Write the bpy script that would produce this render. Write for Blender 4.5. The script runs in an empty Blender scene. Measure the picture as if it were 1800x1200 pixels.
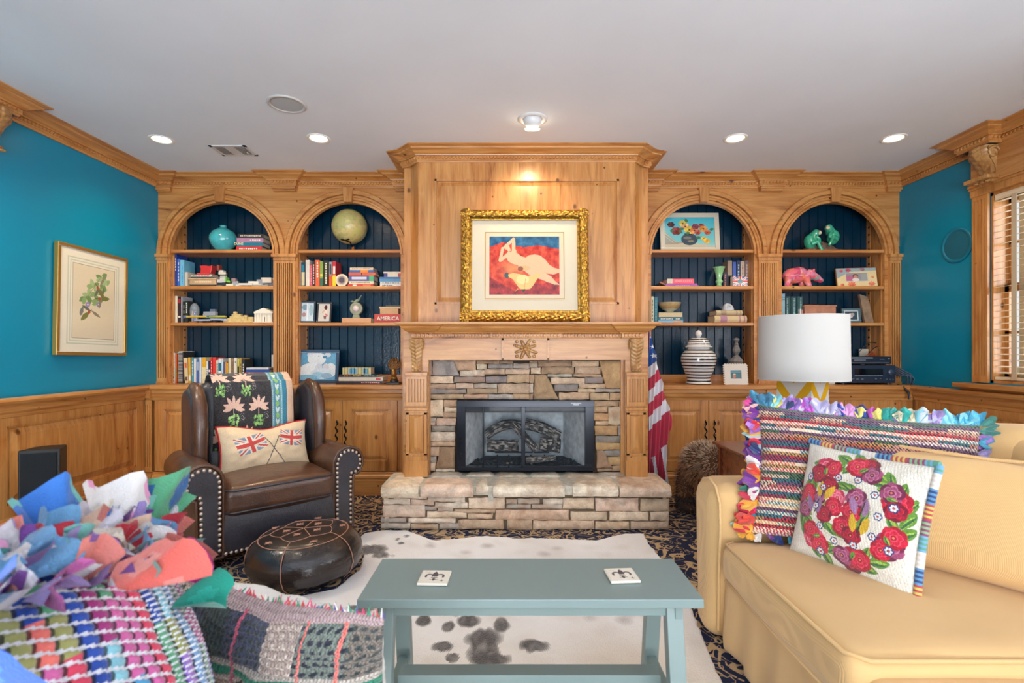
import bpy, math, random
import numpy as np
from mathutils import Vector, Matrix, noise
R = math.radians
PI = math.pi
C = bpy.context.scene.collection
sc = bpy.context.scene

# ---------------------------------------------------------------- camera, sky, daylight, added uplight, exposure
F = 880.0          # focal length in pixels of an 1800 px wide frame
HZ = 617.0         # row of the horizon
EYE = 1.21
cam_d = bpy.data.cameras.new('camera')
cam_d.sensor_width = 36.0
cam_d.lens = 36.0 * F / 1800.0
cam_d.shift_y = (HZ - 600.0) / 1800.0
cam_d.clip_start = 0.05
cam_d.dof.use_dof = True; cam_d.dof.focus_distance = 3.6; cam_d.dof.aperture_fstop = 4.0
cam = bpy.data.objects.new('camera', cam_d)
C.objects.link(cam)
cam.location = (0, 0, EYE)
cam.rotation_euler = (PI / 2, 0, 0)
sc.camera = cam

def PX(px, Y): return (px - 900.0) * Y / F
def PZ(py, Y): return EYE + (HZ - py) * Y / F

w = bpy.data.worlds.new('sky'); sc.world = w
w.use_nodes = True
wn = w.node_tree
bg = wn.nodes['Background']
bg.inputs[0].default_value = (0.80, 0.90, 1.0, 1)     # bright overcast daylight
bg.inputs[1].default_value = 1.3

def area(name, loc, rot, sx, sy, power, col, spread=PI):
    d = bpy.data.lights.new(name, 'AREA'); d.shape = 'RECTANGLE'
    d.size = sx; d.size_y = sy; d.energy = power; d.color = col; d.spread = spread
    o = bpy.data.objects.new(name, d); C.objects.link(o)
    o.location = loc; o.rotation_euler = rot
    return o
# daylight: through the wide glazed wall behind the camera and the windows of the right wall, plus an added uplight
area('daylight_rear', (0.2, -3.55, 1.5), (R(90), 0, 0), 5.2, 2.3, 190, (0.88, 0.94, 1.0))
area('added_ceiling_uplight', (0.2, -3.2, 0.32), (R(140), 0, 0), 5.0, 1.2, 410, (0.92, 0.95, 1.0))  # uplight added just inside the rear opening to brighten the ceiling
area('daylight_side_near', (3.75, 0.95, 1.70), (R(90), 0, R(90)), 1.5, 1.4, 85, (0.82, 0.91, 1.0))
area('daylight_side_back', (3.75, -1.35, 1.70), (R(90), 0, R(90)), 1.6, 1.4, 85, (0.82, 0.91, 1.0))
area('daylight_side_far', (4.3, 3.0, 1.75), (R(90), 0, R(90)), 1.6, 1.5, 60, (0.9, 0.95, 1.0))

sc.view_settings.view_transform = 'Standard'
sc.view_settings.look = 'None'
sc.view_settings.gamma = 1.0
sc.view_settings.use_curve_mapping = False
sc.view_settings.exposure = -0.42

# ---------------------------------------------------------------- colours and materials
def lin(c):
    out = []
    for v in c[:3]:
        v = max(0.0, min(255.0, v)) / 255.0
        out.append(v / 12.92 if v <= 0.04045 else ((v + 0.055) / 1.055) ** 2.4)
    return tuple(out)
def mixc(a, b, t): return tuple(a[i] * (1 - t) + b[i] * t for i in range(3))
def jit(c, rnd, k=12):
    d = rnd.uniform(-k, k)
    return tuple(max(0, min(255, c[i] + d + rnd.uniform(-k * .3, k * .3))) for i in range(3))

class NT:
    def __init__(s, name):
        s.m = bpy.data.materials.new(name); s.m.use_nodes = True
        s.t = s.m.node_tree; s.b = s.t.nodes['Principled BSDF']
    def n(s, typ, **kw):
        nd = s.t.nodes.new(typ)
        for k, v in kw.items(): setattr(nd, k, v)
        return nd
    def l(s, a, b): s.t.links.new(a, b)
    def set(s, **kw):
        for k, v in kw.items(): s.b.inputs[k.replace('_', ' ')].default_value = v
    def pos(s, scale=(1, 1, 1), rot=(0, 0, 0), obj=False):
        if obj:
            g = s.n('ShaderNodeTexCoord'); o = g.outputs['Object']
        else:
            g = s.n('ShaderNodeNewGeometry'); o = g.outputs['Position']
        mp = s.n('ShaderNodeMapping'); mp.inputs['Scale'].default_value = scale
        mp.inputs['Rotation'].default_value = rot
        s.l(o, mp.inputs['Vector']); return mp.outputs[0]
    def noise(s, vec, scale, detail=3, dist=0.0, rough=0.5):
        nd = s.n('ShaderNodeTexNoise'); s.l(vec, nd.inputs['Vector'])
        nd.inputs['Scale'].default_value = scale; nd.inputs['Detail'].default_value = detail
        nd.inputs['Distortion'].default_value = dist; nd.inputs['Roughness'].default_value = rough
        return nd.outputs['Fac']
    def ramp(s, fac, stops, interp='LINEAR'):
        r = s.n('ShaderNodeValToRGB'); s.l(fac, r.inputs[0]); cr = r.color_ramp; cr.interpolation = interp
        while len(cr.elements) < len(stops): cr.elements.new(0.5)
        for e, (p, c) in zip(cr.elements, stops):
            e.position = p
            if not isinstance(c, tuple): c = (c, c, c)
            e.color = (*c, 1)
        return r.outputs[0]
    def mix(s, fac, a, b, typ='MIX'):
        m = s.n('ShaderNodeMix', data_type='RGBA', blend_type=typ)
        for sock, v in ((m.inputs[0], fac), (m.inputs[6], a), (m.inputs[7], b)):
            if hasattr(v, 'is_linked'): s.l(v, sock)
            elif isinstance(v, (int, float)): sock.default_value = v
            else: sock.default_value = (*v, 1)
        return m.outputs[2]
    def math(s, op, a, b=None):
        m = s.n('ShaderNodeMath', operation=op)
        for i, v in enumerate((a, b)):
            if v is None: continue
            if hasattr(v, 'is_linked'): s.l(v, m.inputs[i])
            else: m.inputs[i].default_value = v
        return m.outputs[0]
    def bump(s, h, strength=0.3, dist=0.01):
        b = s.n('ShaderNodeBump'); b.inputs['Strength'].default_value = strength
        b.inputs['Distance'].default_value = dist; s.l(h, b.inputs['Height'])
        s.l(b.outputs[0], s.b.inputs['Normal'])
    def col(s, out): s.l(out, s.b.inputs['Base Color'])

_mc = {}
def mat(rough=0.5, metal=0.0, spec=0.5, bump=0.0, bscale=60.0, sheen=0.0, coat=0.0, mottle=0.0, emit=0.0, name=None, alpha=1.0, trans=0.0):
    """a material whose base colour is the colour stored on each face"""
    key = (rough, metal, spec, bump, bscale, sheen, coat, mottle, emit, alpha, trans)
    if key in _mc: return _mc[key]
    k = NT(name or 'painted_%d' % len(_mc))
    a = k.n('ShaderNodeAttribute'); a.attribute_name = 'Col'
    o = a.outputs['Color']
    if mottle:
        v = k.pos()
        o = k.mix(1.0, o, k.ramp(k.noise(v, bscale * .35, 4), [(0.25, 1 - mottle), (0.75, 1.0 + mottle * 0.3)]), 'MULTIPLY')
    k.col(o)
    k.set(Roughness=rough, Metallic=metal)
    k.b.inputs['Specular IOR Level'].default_value = spec
    if sheen: k.b.inputs['Sheen Weight'].default_value = sheen
    if coat: k.b.inputs['Coat Weight'].default_value = coat; k.b.inputs['Coat Roughness'].default_value = 0.08
    if bump: k.bump(k.noise(k.pos(), bscale, 4), bump, 0.01)
    if emit: k.l(o, k.b.inputs['Emission Color']); k.b.inputs['Emission Strength'].default_value = emit
    if alpha < 1: k.b.inputs['Alpha'].default_value = alpha
    if trans: k.b.inputs['Transmission Weight'].default_value = trans
    _mc[key] = k.m
    return k.m

def plain(m, c):
    n = m.copy(); t = n.node_tree; b = t.nodes['Principled BSDF']
    a = [x for x in t.nodes if x.type == 'ATTRIBUTE'][0]; rgb = t.nodes.new('ShaderNodeRGB'); rgb.outputs[0].default_value = (*c, 1)
    for l in list(a.outputs['Color'].links): t.links.new(rgb.outputs[0], l.to_socket)
    return n
def wood_mat(name, axis, light=(206, 147, 84), mid=(181, 117, 58), dark=(112, 64, 28), rough=0.33, knots=True, scale=1.0):
    k = NT(name)
    sc3 = [7.0 * scale] * 3; sc3[axis] = 0.9 * scale
    v = k.pos(tuple(sc3))
    n1 = k.noise(v, 1.6, 6, 1.3, 0.6)
    c = k.ramp(n1, [(0.24, lin(dark)), (0.38, lin(mid)), (0.60, lin(light)), (0.85, lin(mid))])
    sc4 = [60.0] * 3; sc4[axis] = 2.0
    fine = k.noise(k.pos(tuple(sc4)), 1.5, 3)
    c = k.mix(0.45, c, k.ramp(fine, [(0.3, 0.62), (0.65, 1.08)]), 'MULTIPLY')
    if knots:
        s5 = [3.3] * 3; s5[axis] = 2.2
        vo = k.n('ShaderNodeTexVoronoi'); k.l(k.pos(tuple(s5)), vo.inputs['Vector']); vo.inputs['Scale'].default_value = 1.4
        kf = k.ramp(vo.outputs['Distance'], [(0.0, 1.0), (0.045, 0.85), (0.085, 0.0)])
        c = k.mix(kf, c, lin((88, 46, 20)))
        vo2 = k.n('ShaderNodeTexVoronoi'); k.l(k.pos(), vo2.inputs['Vector']); vo2.inputs['Scale'].default_value = 7.5
        kf2 = k.ramp(vo2.outputs['Distance'], [(0.0, 0.95), (0.05, 0.85), (0.075, 0.0)])
        c = k.mix(kf2, c, lin((60, 34, 16)))
    k.col(c); k.set(Roughness=rough)
    k.b.inputs['Coat Weight'].default_value = 0.25; k.b.inputs['Coat Roughness'].default_value = 0.2
    k.bump(fine, 0.06, 0.004)
    return k.m

WZ = wood_mat('pine_grain_up', 2)
WX = wood_mat('pine_grain_across', 0)
WY = wood_mat('pine_grain_along', 1)
WD = wood_mat('pine_carved', 2, (196, 150, 92), (160, 108, 58), (108, 66, 30), 0.35, knots=False, scale=2.0)

def paint_mat(name, col, rough, bump=0.0, bscale=90):
    k = NT(name); k.set(Roughness=rough)
    v = k.pos()
    c = k.mix(0.25, lin(col), k.ramp(k.noise(v, 1.3, 4), [(0.3, 0.82), (0.7, 1.12)]), 'MULTIPLY')
    k.col(c)
    if bump: k.bump(k.noise(v, bscale, 3), bump, 0.003)
    return k.m
M_teal = paint_mat('teal_wall_paint', (2, 134, 168), 0.34, 0.08, 120)
M_ceil = paint_mat('white_ceiling_paint', (226, 231, 238), 0.9, 0.05, 200)
M_bead = paint_mat('dark_blue_gloss_paint', (7, 42, 62), 0.20, 0.5, 60)
M_white = paint_mat('white_plaster', (200, 200, 198), 0.8)

# carpet: navy ground with beige scrolls
def carpet():
    k = NT('scroll_carpet')
    v = k.pos((1, 1, 1))
    wv = k.noise(v, 3.2, 1, 0.0)
    wv2 = k.n('ShaderNodeTexNoise'); k.l(v, wv2.inputs['Vector']); wv2.inputs['Scale'].default_value = 5.0; wv2.inputs['Detail'].default_value = 1
    add = k.n('ShaderNodeVectorMath', operation='MULTIPLY_ADD')
    k.l(wv2.outputs['Color'], add.inputs[0]); add.inputs[1].default_value = (0.22, 0.22, 0.0); k.l(v, add.inputs[2])
    vo = k.n('ShaderNodeTexVoronoi'); k.l(add.outputs[0], vo.inputs['Vector']); vo.inputs['Scale'].default_value = 5.6
    vo.inputs['Randomness'].default_value = 0.75
    rings = k.math('SINE', k.math('MULTIPLY', vo.outputs['Distance'], 24.0))
    n2 = k.noise(v, 9.0, 1, 2.5)
    cut = k.ramp(n2, [(0.36, 0.0), (0.42, 1.0)])
    f = k.math('MULTIPLY', k.ramp(rings, [(0.60, 0.0), (0.72, 1.0)]), cut)
    n3 = k.noise(v, 9.0, 1, 2.0)
    strip = k.ramp(k.math('ABSOLUTE', k.math('SUBTRACT', n3, 0.5)), [(0.020, 1.0), (0.030, 0.0)])
    f = k.math('MAXIMUM', f, strip)
    fuzz = k.noise(v, 260.0, 2)
    navy = k.mix(0.5, lin((12, 26, 62)), k.ramp(fuzz, [(0.3, 0.5), (0.7, 1.5)]), 'MULTIPLY')
    beige = k.mix(0.6, lin((196, 166, 126)), k.ramp(fuzz, [(0.3, 0.6), (0.7, 1.2)]), 'MULTIPLY')
    k.col(k.mix(f, navy, beige)); k.set(Roughness=0.95)
    k.bump(k.math('ADD', fuzz, f), 0.5, 0.006)
    return k.m
M_carpet = carpet()

# ---------------------------------------------------------------- mesh builder
class MB:
    def __init__(s, col=(200, 200, 200), M=None):
        s.v = []; s.f = []; s.c = []; s.s = []; s.col = col; s.M = M or Matrix.Identity(4)
    def add(s, verts, faces, col=None, smooth=False, cols=None):
        b = len(s.v); M = s.M
        s.v.extend([tuple(M @ Vector(p)) for p in verts])
        cc = lin(col if col is not None else s.col)
        for i, f in enumerate(faces):
            s.f.append(tuple(b + j for j in f)); s.s.append(smooth)
            s.c.append(lin(cols[i]) if cols is not None else cc)
        return s
    def box(s, x0, x1, y0, y1, z0, z1, col=None):
        if x0 > x1: x0, x1 = x1, x0
        if y0 > y1: y0, y1 = y1, y0
        if z0 > z1: z0, z1 = z1, z0
        V = [(x0,y0,z0),(x1,y0,z0),(x1,y1,z0),(x0,y1,z0),(x0,y0,z1),(x1,y0,z1),(x1,y1,z1),(x0,y1,z1)]
        return s.add(V, [(0,3,2,1),(4,5,6,7),(0,1,5,4),(1,2,6,5),(2,3,7,6),(3,0,4,7)], col)
    def frus(s, a, b, y0, y1, col=None):
        """frustum facing -y: rect a=(x0,x1,z0,z1) at y0 (front), rect b at y1 (back)"""
        V = [(a[0],y0,a[2]),(a[1],y0,a[2]),(a[1],y0,a[3]),(a[0],y0,a[3]),(b[0],y1,b[2]),(b[1],y1,b[2]),(b[1],y1,b[3]),(b[0],y1,b[3])]
        return s.add(V, [(0,1,2,3),(4,7,6,5),(0,4,5,1),(1,5,6,2),(2,6,7,3),(3,7,4,0)], col)
    def prism(s, poly, axis, a, b, col=None, smooth=False):
        n = len(poly)
        def P(p, t):
            return {0: (t, p[0], p[1]), 1: (p[0], t, p[1]), 2: (p[0], p[1], t)}[axis]
        V = [P(p, a) for p in poly] + [P(p, b) for p in poly]
        s.add(V, [tuple(range(n)), tuple(range(2 * n - 1, n - 1, -1))], col)
        s.add(V, [(i, i + n, (i + 1) % n + n, (i + 1) % n) for i in range(n)], col, smooth)
        return s
    def lathe(s, prof, seg=24, col=None, smooth=True, center=(0, 0, 0), sx=1.0, sy=1.0, cols=None, caps=True):
        V = []; Fc = []; cl = []
        for r, z in prof:
            for k in range(seg):
                a = 2 * PI * k / seg
                V.append((center[0] + r * sx * math.cos(a), center[1] + r * sy * math.sin(a), center[2] + z))
        for i in range(len(prof) - 1):
            for k in range(seg):
                k2 = (k + 1) % seg
                Fc.append((i*seg+k, i*seg+k2, (i+1)*seg+k2, (i+1)*seg+k)); cl.append(cols[i] if cols else (col or s.col))
        s.add(V, Fc, col, smooth, cl)
        if caps:
            n = len(prof) - 1
            if prof[0][0] > 1e-5: s.add(V[:seg], [tuple(range(seg - 1, -1, -1))], cl[0])
            if prof[n][0] > 1e-5: s.add(V[n*seg:], [tuple(range(seg))], cl[-1])
        return s
    def sphere(s, c, r, seg=16, rings=10, col=None, fn=None):
        if not hasattr(r, '__len__'): r = (r, r, r)
        V = [(c[0], c[1], c[2] - r[2])]
        for i in range(1, rings):
            t = -PI / 2 + PI * i / rings
            for k in range(seg):
                a = 2 * PI * k / seg
                V.append((c[0] + r[0]*math.cos(t)*math.cos(a), c[1] + r[1]*math.cos(t)*math.sin(a), c[2] + r[2]*math.sin(t)))
        V.append((c[0], c[1], c[2] + r[2]))
        top = len(V) - 1; Fc = []
        for k in range(seg): Fc.append((0, 1 + (k + 1) % seg, 1 + k))
        for i in range(rings - 2):
            for k in range(seg):
                a = 1 + i * seg; b = a + seg; k2 = (k + 1) % seg
                Fc.append((a + k, a + k2, b + k2, b + k))
        a = 1 + (rings - 2) * seg
        for k in range(seg): Fc.append((a + k, a + (k + 1) % seg, top))
        if fn: V = [fn(p) for p in V]
        return s.add(V, Fc, col, True)
    def tube(s, pts, r, seg=8, col=None, caps=True, up=None):
        pts = [Vector(p) for p in pts]; n = len(pts)
        if not hasattr(r, '__len__'): r = [r] * n
        V = []; prev = None
        for i, p in enumerate(pts):
            t = (pts[min(i+1, n-1)] - pts[max(i-1, 0)])
            if t.length < 1e-9: t = Vector((0, 0, 1))
            t.normalize()
            if prev is None:
                a = Vector((0, 0, 1)) if abs(t.z) < .9 else Vector((1, 0, 0))
                u = t.cross(a).normalized()
            else:
                u = (prev - t * prev.dot(t)); u = u.normalized() if u.length > 1e-6 else t.orthogonal().normalized()
            prev = u; w_ = t.cross(u)
            for k in range(seg):
                an = 2 * PI * k / seg
                V.append(tuple(p + (u * math.cos(an) + w_ * math.sin(an)) * r[i]))
        Fc = [(i*seg+k, i*seg+(k+1)%seg, (i+1)*seg+(k+1)%seg, (i+1)*seg+k) for i in range(n-1) for k in range(seg)]
        s.add(V, Fc, col, True)
        if caps:
            s.add(V[:seg], [tuple(range(seg-1, -1, -1))], col); s.add(V[-seg:], [tuple(range(seg))], col)
        return s
    def grid(s, fn, nu, nv, col=None, colfn=None, smooth=True, flip=False):
        V = [fn(i / nu, j / nv) for j in range(nv + 1) for i in range(nu + 1)]
        Fc = []; cl = []
        for j in range(nv):
            for i in range(nu):
                a = j * (nu + 1) + i
                q = (a, a + 1, a + nu + 2, a + nu + 1)
                Fc.append(q[::-1] if flip else q)
                cl.append(colfn((i + .5) / nu, (j + .5) / nv) if colfn else (col or s.col))
        return s.add(V, Fc, None, smooth, cl)
    def sweep(s, prof, path, col=None, y_is_out=True, smooth=False):
        """prof: (out, z) points; path: (x, y) points; out = right hand side of the travel direction"""
        n = len(path); P = [Vector((p[0], p[1])) for p in path]; offs = []
        for i in range(n):
            def nrm(a, b):
                d = (b - a).normalized(); return Vector((d.y, -d.x))
            if i == 0: o = nrm(P[0], P[1])
            elif i == n - 1: o = nrm(P[-2], P[-1])
            else:
                a = nrm(P[i-1], P[i]); b = nrm(P[i], P[i+1]); o = (a + b)
                if o.length < 1e-4: o = a
                else: o = o.normalized() / max(0.3, o.normalized().dot(a))
            offs.append(o)
        m = len(prof); V = []
        for i in range(n):
            for (u, z) in prof: V.append((P[i].x + offs[i].x*u, P[i].y + offs[i].y*u, z))
        Fc = [(i*m+k, (i+1)*m+k, (i+1)*m+k+1, i*m+k+1) for i in range(n-1) for k in range(m-1)]
        s.add(V, Fc, col, smooth)
        s.add(V[:m], [tuple(range(m))], col); s.add(V[-m:], [tuple(range(m-1, -1, -1))], col)
        return s
    def rbox(s, cx, cy, cz, w, d, h, r, crown=0.0, n=10, col=None, fn=None):
        """cushion: rounded box centred at cx,cy,cz"""
        hx, hy, hz = w/2, d/2, h/2
        r = min(r, hx*.98, hy*.98, hz*.98)
        def co(hh):
            L = [-hh + r*(1-math.cos(k/3*PI/2))*1.0 for k in range(4)]
            inner = [-hh + r + (2*hh - 2*r)*k/n for k in range(1, n)]
            return L + inner + [-x for x in L[::-1]]
        X, Y, Z = co(hx), co(hy), co(hz)
        def mp(x, y, z):
            q = Vector((max(-hx+r, min(hx-r, x)), max(-hy+r, min(hy-r, y)), max(-hz+r, min(hz-r, z))))
            d_ = Vector((x, y, z)) - q
            p = q + d_.normalized()*r if d_.length > 1e-9 else Vector((x, y, z))
            if crown:
                p.z += crown * (1 - (p.x/hx)**2) * (1 - (p.y/hy)**2) * (1 if p.z > 0 else -1) * min(1, abs(p.z)/max(1e-4, hz-r*.5))
            p = Vector((p.x + cx, p.y + cy, p.z + cz))
            return tuple(fn(p)) if fn else tuple(p)
        def face(A, B, f3, flip):
            V = [mp(*f3(a, b)) for b in B for a in A]; na = len(A)
            Fc = []
            for j in range(len(B)-1):
                for i in range(na-1):
                    q = (j*na+i, j*na+i+1, (j+1)*na+i+1, (j+1)*na+i); Fc.append(q[::-1] if flip else q)
            s.add(V, Fc, col, True)
        face(X, Y, lambda a, b: (a, b, hz), False); face(X, Y, lambda a, b: (a, b, -hz), True)
        face(X, Z, lambda a, b: (a, -hy, b), False); face(X, Z, lambda a, b: (a, hy, b), True)
        face(Y, Z, lambda a, b: (hx, a, b), False); face(Y, Z, lambda a, b: (-hx, a, b), True)
        return s
    def build(s, name, m, parent=None, bevel=0.0, seg=2, weld=False, origin=None, disp=None, remesh=0.0, subsurf=0):
        if not s.v: return None
        pw = wloc(parent) if parent is not None else None
        if pw is None:
            if origin is None:
                a = np.array(s.v); origin = (float((a[:,0].min()+a[:,0].max())/2), float((a[:,1].min()+a[:,1].max())/2), float(a[:,2].min()))
            off = Vector(origin)
        else: off = pw
        me = bpy.data.meshes.new(name)
        me.from_pydata([(p[0]-off.x, p[1]-off.y, p[2]-off.z) for p in s.v], [], s.f)
        me.polygons.foreach_set('use_smooth', s.s)
        at = me.color_attributes.new('Col', 'FLOAT_COLOR', 'CORNER')
        cnt = np.array([len(f) for f in s.f]); ca = np.ones((len(s.f), 4), dtype=np.float32); ca[:, :3] = np.array(s.c, dtype=np.float32)
        at.data.foreach_set('color', np.repeat(ca, cnt, axis=0).ravel())
        me.materials.append(m)
        me.update()
        o = bpy.data.objects.new(name, me); C.objects.link(o)
        if parent is not None: o.parent = parent
        else: o.location = off
        if weld or bevel:
            md = o.modifiers.new('weld', 'WELD'); md.merge_threshold = 0.0004
        if remesh:
            me.materials.clear(); me.materials.append(plain(m, s.c[0]))
            md = o.modifiers.new('remesh', 'REMESH'); md.mode = 'VOXEL'; md.voxel_size = remesh; md.use_smooth_shade = True
        if bevel:
            md = o.modifiers.new('bevel', 'BEVEL'); md.width = bevel; md.segments = seg; md.limit_method = 'ANGLE'; md.angle_limit = R(40)
            md.harden_normals = False
        if subsurf:
            md = o.modifiers.new('sub', 'SUBSURF'); md.levels = subsurf; md.render_levels = subsurf
        return o

def wloc(o):
    v = Vector((0, 0, 0))
    while o is not None: v = v + o.location; o = o.parent
    return v
def tag(o, label=None, cat=None, group=None, kind=None):
    if label: o['label'] = label
    if cat: o['category'] = cat
    if group: o['group'] = group
    if kind: o['kind'] = kind
    return o
def thing(name, label, cat, loc, group=None):
    o = bpy.data.objects.new(name, None); o.empty_display_size = 0.05; C.objects.link(o); o.location = loc
    return tag(o, label, cat, group)
def struct(o, label=None):
    o['kind'] = 'structure'
    if label: o['label'] = label
    return o
def copy_tree(o, loc=None, parent=None):
    c = o.copy(); C.objects.link(c); c.parent = parent
    if loc is not None: c.location = loc
    for ch in o.children: copy_tree(ch, None, c)
    return c
def frame_M(origin, xdir, ydir=None, zdir=None):
    """matrix whose local x,y,z axes are given world directions"""
    x = Vector(xdir).normalized()
    if zdir is not None:
        z = Vector(zdir); z = (z - x*z.dot(x)).normalized(); y = z.cross(x)
    else:
        y = Vector(ydir); y = (y - x*y.dot(x)).normalized(); z = x.cross(y)
    M = Matrix.Identity(4)
    for i, a in enumerate((x, y, z)):
        for j in range(3): M[j][i] = a[j]
    M.translation = Vector(origin); return M
def TR(x, y, z, rz=0, rx=0, ry=0):
    return Matrix.Translation((x, y, z)) @ Matrix.Rotation(rz, 4, 'Z') @ Matrix.Rotation(ry, 4, 'Y') @ Matrix.Rotation(rx, 4, 'X')

# ---------------------------------------------------------------- canvases for prints, weaves and embroidery
class Canvas:
    """small colour raster, mapped one cell to one mesh face; u right, v up, both 0..1"""
    def __init__(s, nx, ny, bg, asp=1.0):
        s.nx, s.ny = nx, ny; s.a = np.zeros((ny, nx, 3)); s.a[:] = bg; s.asp = asp
        s.U, s.V = np.meshgrid((np.arange(nx) + .5)/nx, (np.arange(ny) + .5)/ny)
    def rect(s, u0, u1, v0, v1, c): s.a[(s.U >= u0) & (s.U <= u1) & (s.V >= v0) & (s.V <= v1)] = c; return s
    def ell(s, u, v, ru, rv, c, rot=0.0):
        du = (s.U-u); dv = (s.V-v); ca, sa = math.cos(rot), math.sin(rot)
        x = (du*ca*s.asp + dv*sa)/(ru*s.asp); y = (-du*sa*s.asp + dv*ca)/rv
        s.a[(x*x + y*y) <= 1] = c; return s
    def poly(s, pts, c):
        ins = np.zeros(s.U.shape, bool); n = len(pts)
        for i in range(n):
            x1, y1 = pts[i]; x2, y2 = pts[(i+1) % n]
            if y1 == y2: continue
            cond = ((y1 > s.V) != (y2 > s.V)) & (s.U < (x2-x1)*(s.V-y1)/(y2-y1)+x1)
            ins ^= cond
        s.a[ins] = c; return s
    def line(s, u0, v0, u1, v1, w, c):
        du, dv = (u1-u0)*s.asp, v1-v0; L = du*du+dv*dv+1e-12
        t = np.clip((((s.U-u0)*s.asp)*du + (s.V-v0)*dv)/L, 0, 1)
        d = np.hypot((s.U-u0)*s.asp - t*du, s.V-v0 - t*dv); s.a[d <= w] = c; return s
    def leaf(s, u, v, L, wd, ang, c):
        """leaf from base point along ang"""
        x = ((s.U-u)*s.asp*math.cos(ang) + (s.V-v)*math.sin(ang))/L
        y = (-(s.U-u)*s.asp*math.sin(ang) + (s.V-v)*math.cos(ang))/wd
        m = (x > 0) & (x < 1) & (np.abs(y) < np.sin(np.clip(x, 0, 1)*PI)**.8*.5); s.a[m] = c; return s
    def speck(s, k, seed=1):
        r = np.random.RandomState(seed); s.a = np.clip(s.a + r.uniform(-k, k, (s.ny, s.nx, 1)), 0, 255); return s
    def get(s, u, v):
        return tuple(s.a[min(s.ny-1, int(v*s.ny)), min(s.nx-1, int(u*s.nx))])

def panel_print(name, cv, M, w, h, m, parent, label=None):
    """flat print: local x right, z up, facing local -y"""
    b = MB(M=M)
    b.grid(lambda u, v: ((u-.5)*w, 0, v*h), cv.nx, cv.ny, colfn=cv.get, smooth=False)
    b.box(-w/2, w/2, 0.0005, 0.003, 0, h, (220, 215, 205))
    o = b.build(name, m, parent)
    if label: o['label'] = label
    return o

def text_mesh(mb, s, M, size, col, depth=0.0015, align='CENTER', bold=0.0, sx=1.0):
    cu = bpy.data.curves.new('t', 'FONT'); cu.body = s; cu.size = size; cu.extrude = depth; cu.align_x = align; cu.offset = bold
    o = bpy.data.objects.new('t', cu); C.objects.link(o)
    dg = bpy.context.evaluated_depsgraph_get(); ev = o.evaluated_get(dg); me = ev.to_mesh()
    T = M @ Matrix.Rotation(PI/2, 4, 'X') @ Matrix.Diagonal((sx, 1, 1, 1))
    save = mb.M; mb.M = save @ T
    mb.add([tuple(v.co) for v in me.vertices], [tuple(p.vertices) for p in me.polygons], col)
    mb.M = save
    ev.to_mesh_clear(); bpy.data.objects.remove(o); bpy.data.curves.remove(cu)
# ================================================================= THE ROOM
XL, XR, YB, YF, H = -3.11, 3.405, 4.66, -3.3, 2.745
Y1, Y2, YC = 4.40, 4.215, 4.18     # bookcase face, cabinet face, worktop edge
YBR = 3.81                         # front of the chimney breast
FX = 0.111                         # middle of the fireplace

b = MB(); b.box(XL-.12, XR+.12, YF-.1, YB+.1, -0.08, 0.0)
struct(b.build('floor', M_carpet), 'navy carpet with beige scroll pattern')
b = MB(); b.box(XL-.12, XR+.12, YF-.1, YB+.1, H, H+.08)
struct(b.build('ceiling', M_ceil), 'plain white ceiling')
b = MB(); b.box(XL-.12, XL, YF-.1, YB+.1, 0, H)
struct(b.build('wall_left', M_teal), 'teal painted wall')
WIN = [(2.42, 3.56), (0.25, 1.65), (-2.1, -0.6)]
WZ0, WZ1 = 0.985, 2.33
b = MB(); b.box(XR, XR+.14, YF-.1, YB+.1, 0, WZ0); b.box(XR, XR+.14, YF-.1, YB+.1, WZ1, H)
ed = [YB+.1] + [e for (a, c) in WIN for e in (c, a)] + [YF-.1]
for i in range(0, len(ed), 2): b.box(XR, XR+.14, ed[i+1], ed[i], WZ0, WZ1)
struct(b.build('wall_right', M_teal), 'teal painted wall with windows')
b = MB(); b.box(XL-.12, XR+.12, YB, YB+.1, 0, H)
struct(b.build('wall_back', M_white), 'wall behind the built-in bookcases')
b = MB(); b.box(XL, -2.5, YF-.1, YF, 0, H); b.box(2.9, XR, YF-.1, YF, 0, H); b.box(-2.5, 2.9, YF-.1, YF, 2.5, H); b.box(-2.5, 2.9, YF-.1, YF, 0, .25)
struct(b.build('wall_front', M_teal), 'wall behind the camera with wide opening')

# crown profile: (out, z)
def crown_prof(k=1.0, top=H):
    return [(0, top-.104), (.012, top-.104), (.014, top-.092), (.02, top-.088), (.022, top-.084), (.022, top-.060), (.034, top-.058),
            (.036, top-.052), (.046, top-.046), (.060, top-.036), (.082, top-.026), (.088, top-.024), (.092, top-.016), (.108, top-.010),
            (.122, top-.007), (.122, top-.0005), (0, top-.0005)]
def dentil(mb, path, z0, z1, out, pitch=.026, wd=.016, slant=.5, start=0):
    for i in range(len(path)-1):
        a = Vector(path[i]); c = Vector(path[i+1]); d = c-a; L = d.length
        if L < pitch*.8: continue
        d.normalize(); nr = Vector((d.y, -d.x)); n = max(1, int(L/pitch)); st = L/n
        for k in range(n):
            p = a + d*(st*(k+.5)) + nr*(out)
            w2 = wd/2; dp = .010; zz = (z0+z1)/2; hh = (z1-z0)/2
            V = []
            for (s1, s2) in ((-1,-1),(1,-1),(1,1),(-1,1)):
                for o2 in (0, dp):
                    q = p + d*(s1*w2*(1 if o2 == 0 else .7) + s2*hh*slant) + nr*o2
                    V.append((q.x, q.y, zz + s2*hh*(1 if o2 == 0 else .75)))
            mb.add(V, [(1,3,5,7),(0,2,3,1),(2,4,5,3),(4,6,7,5),(6,0,1,7)])
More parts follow.
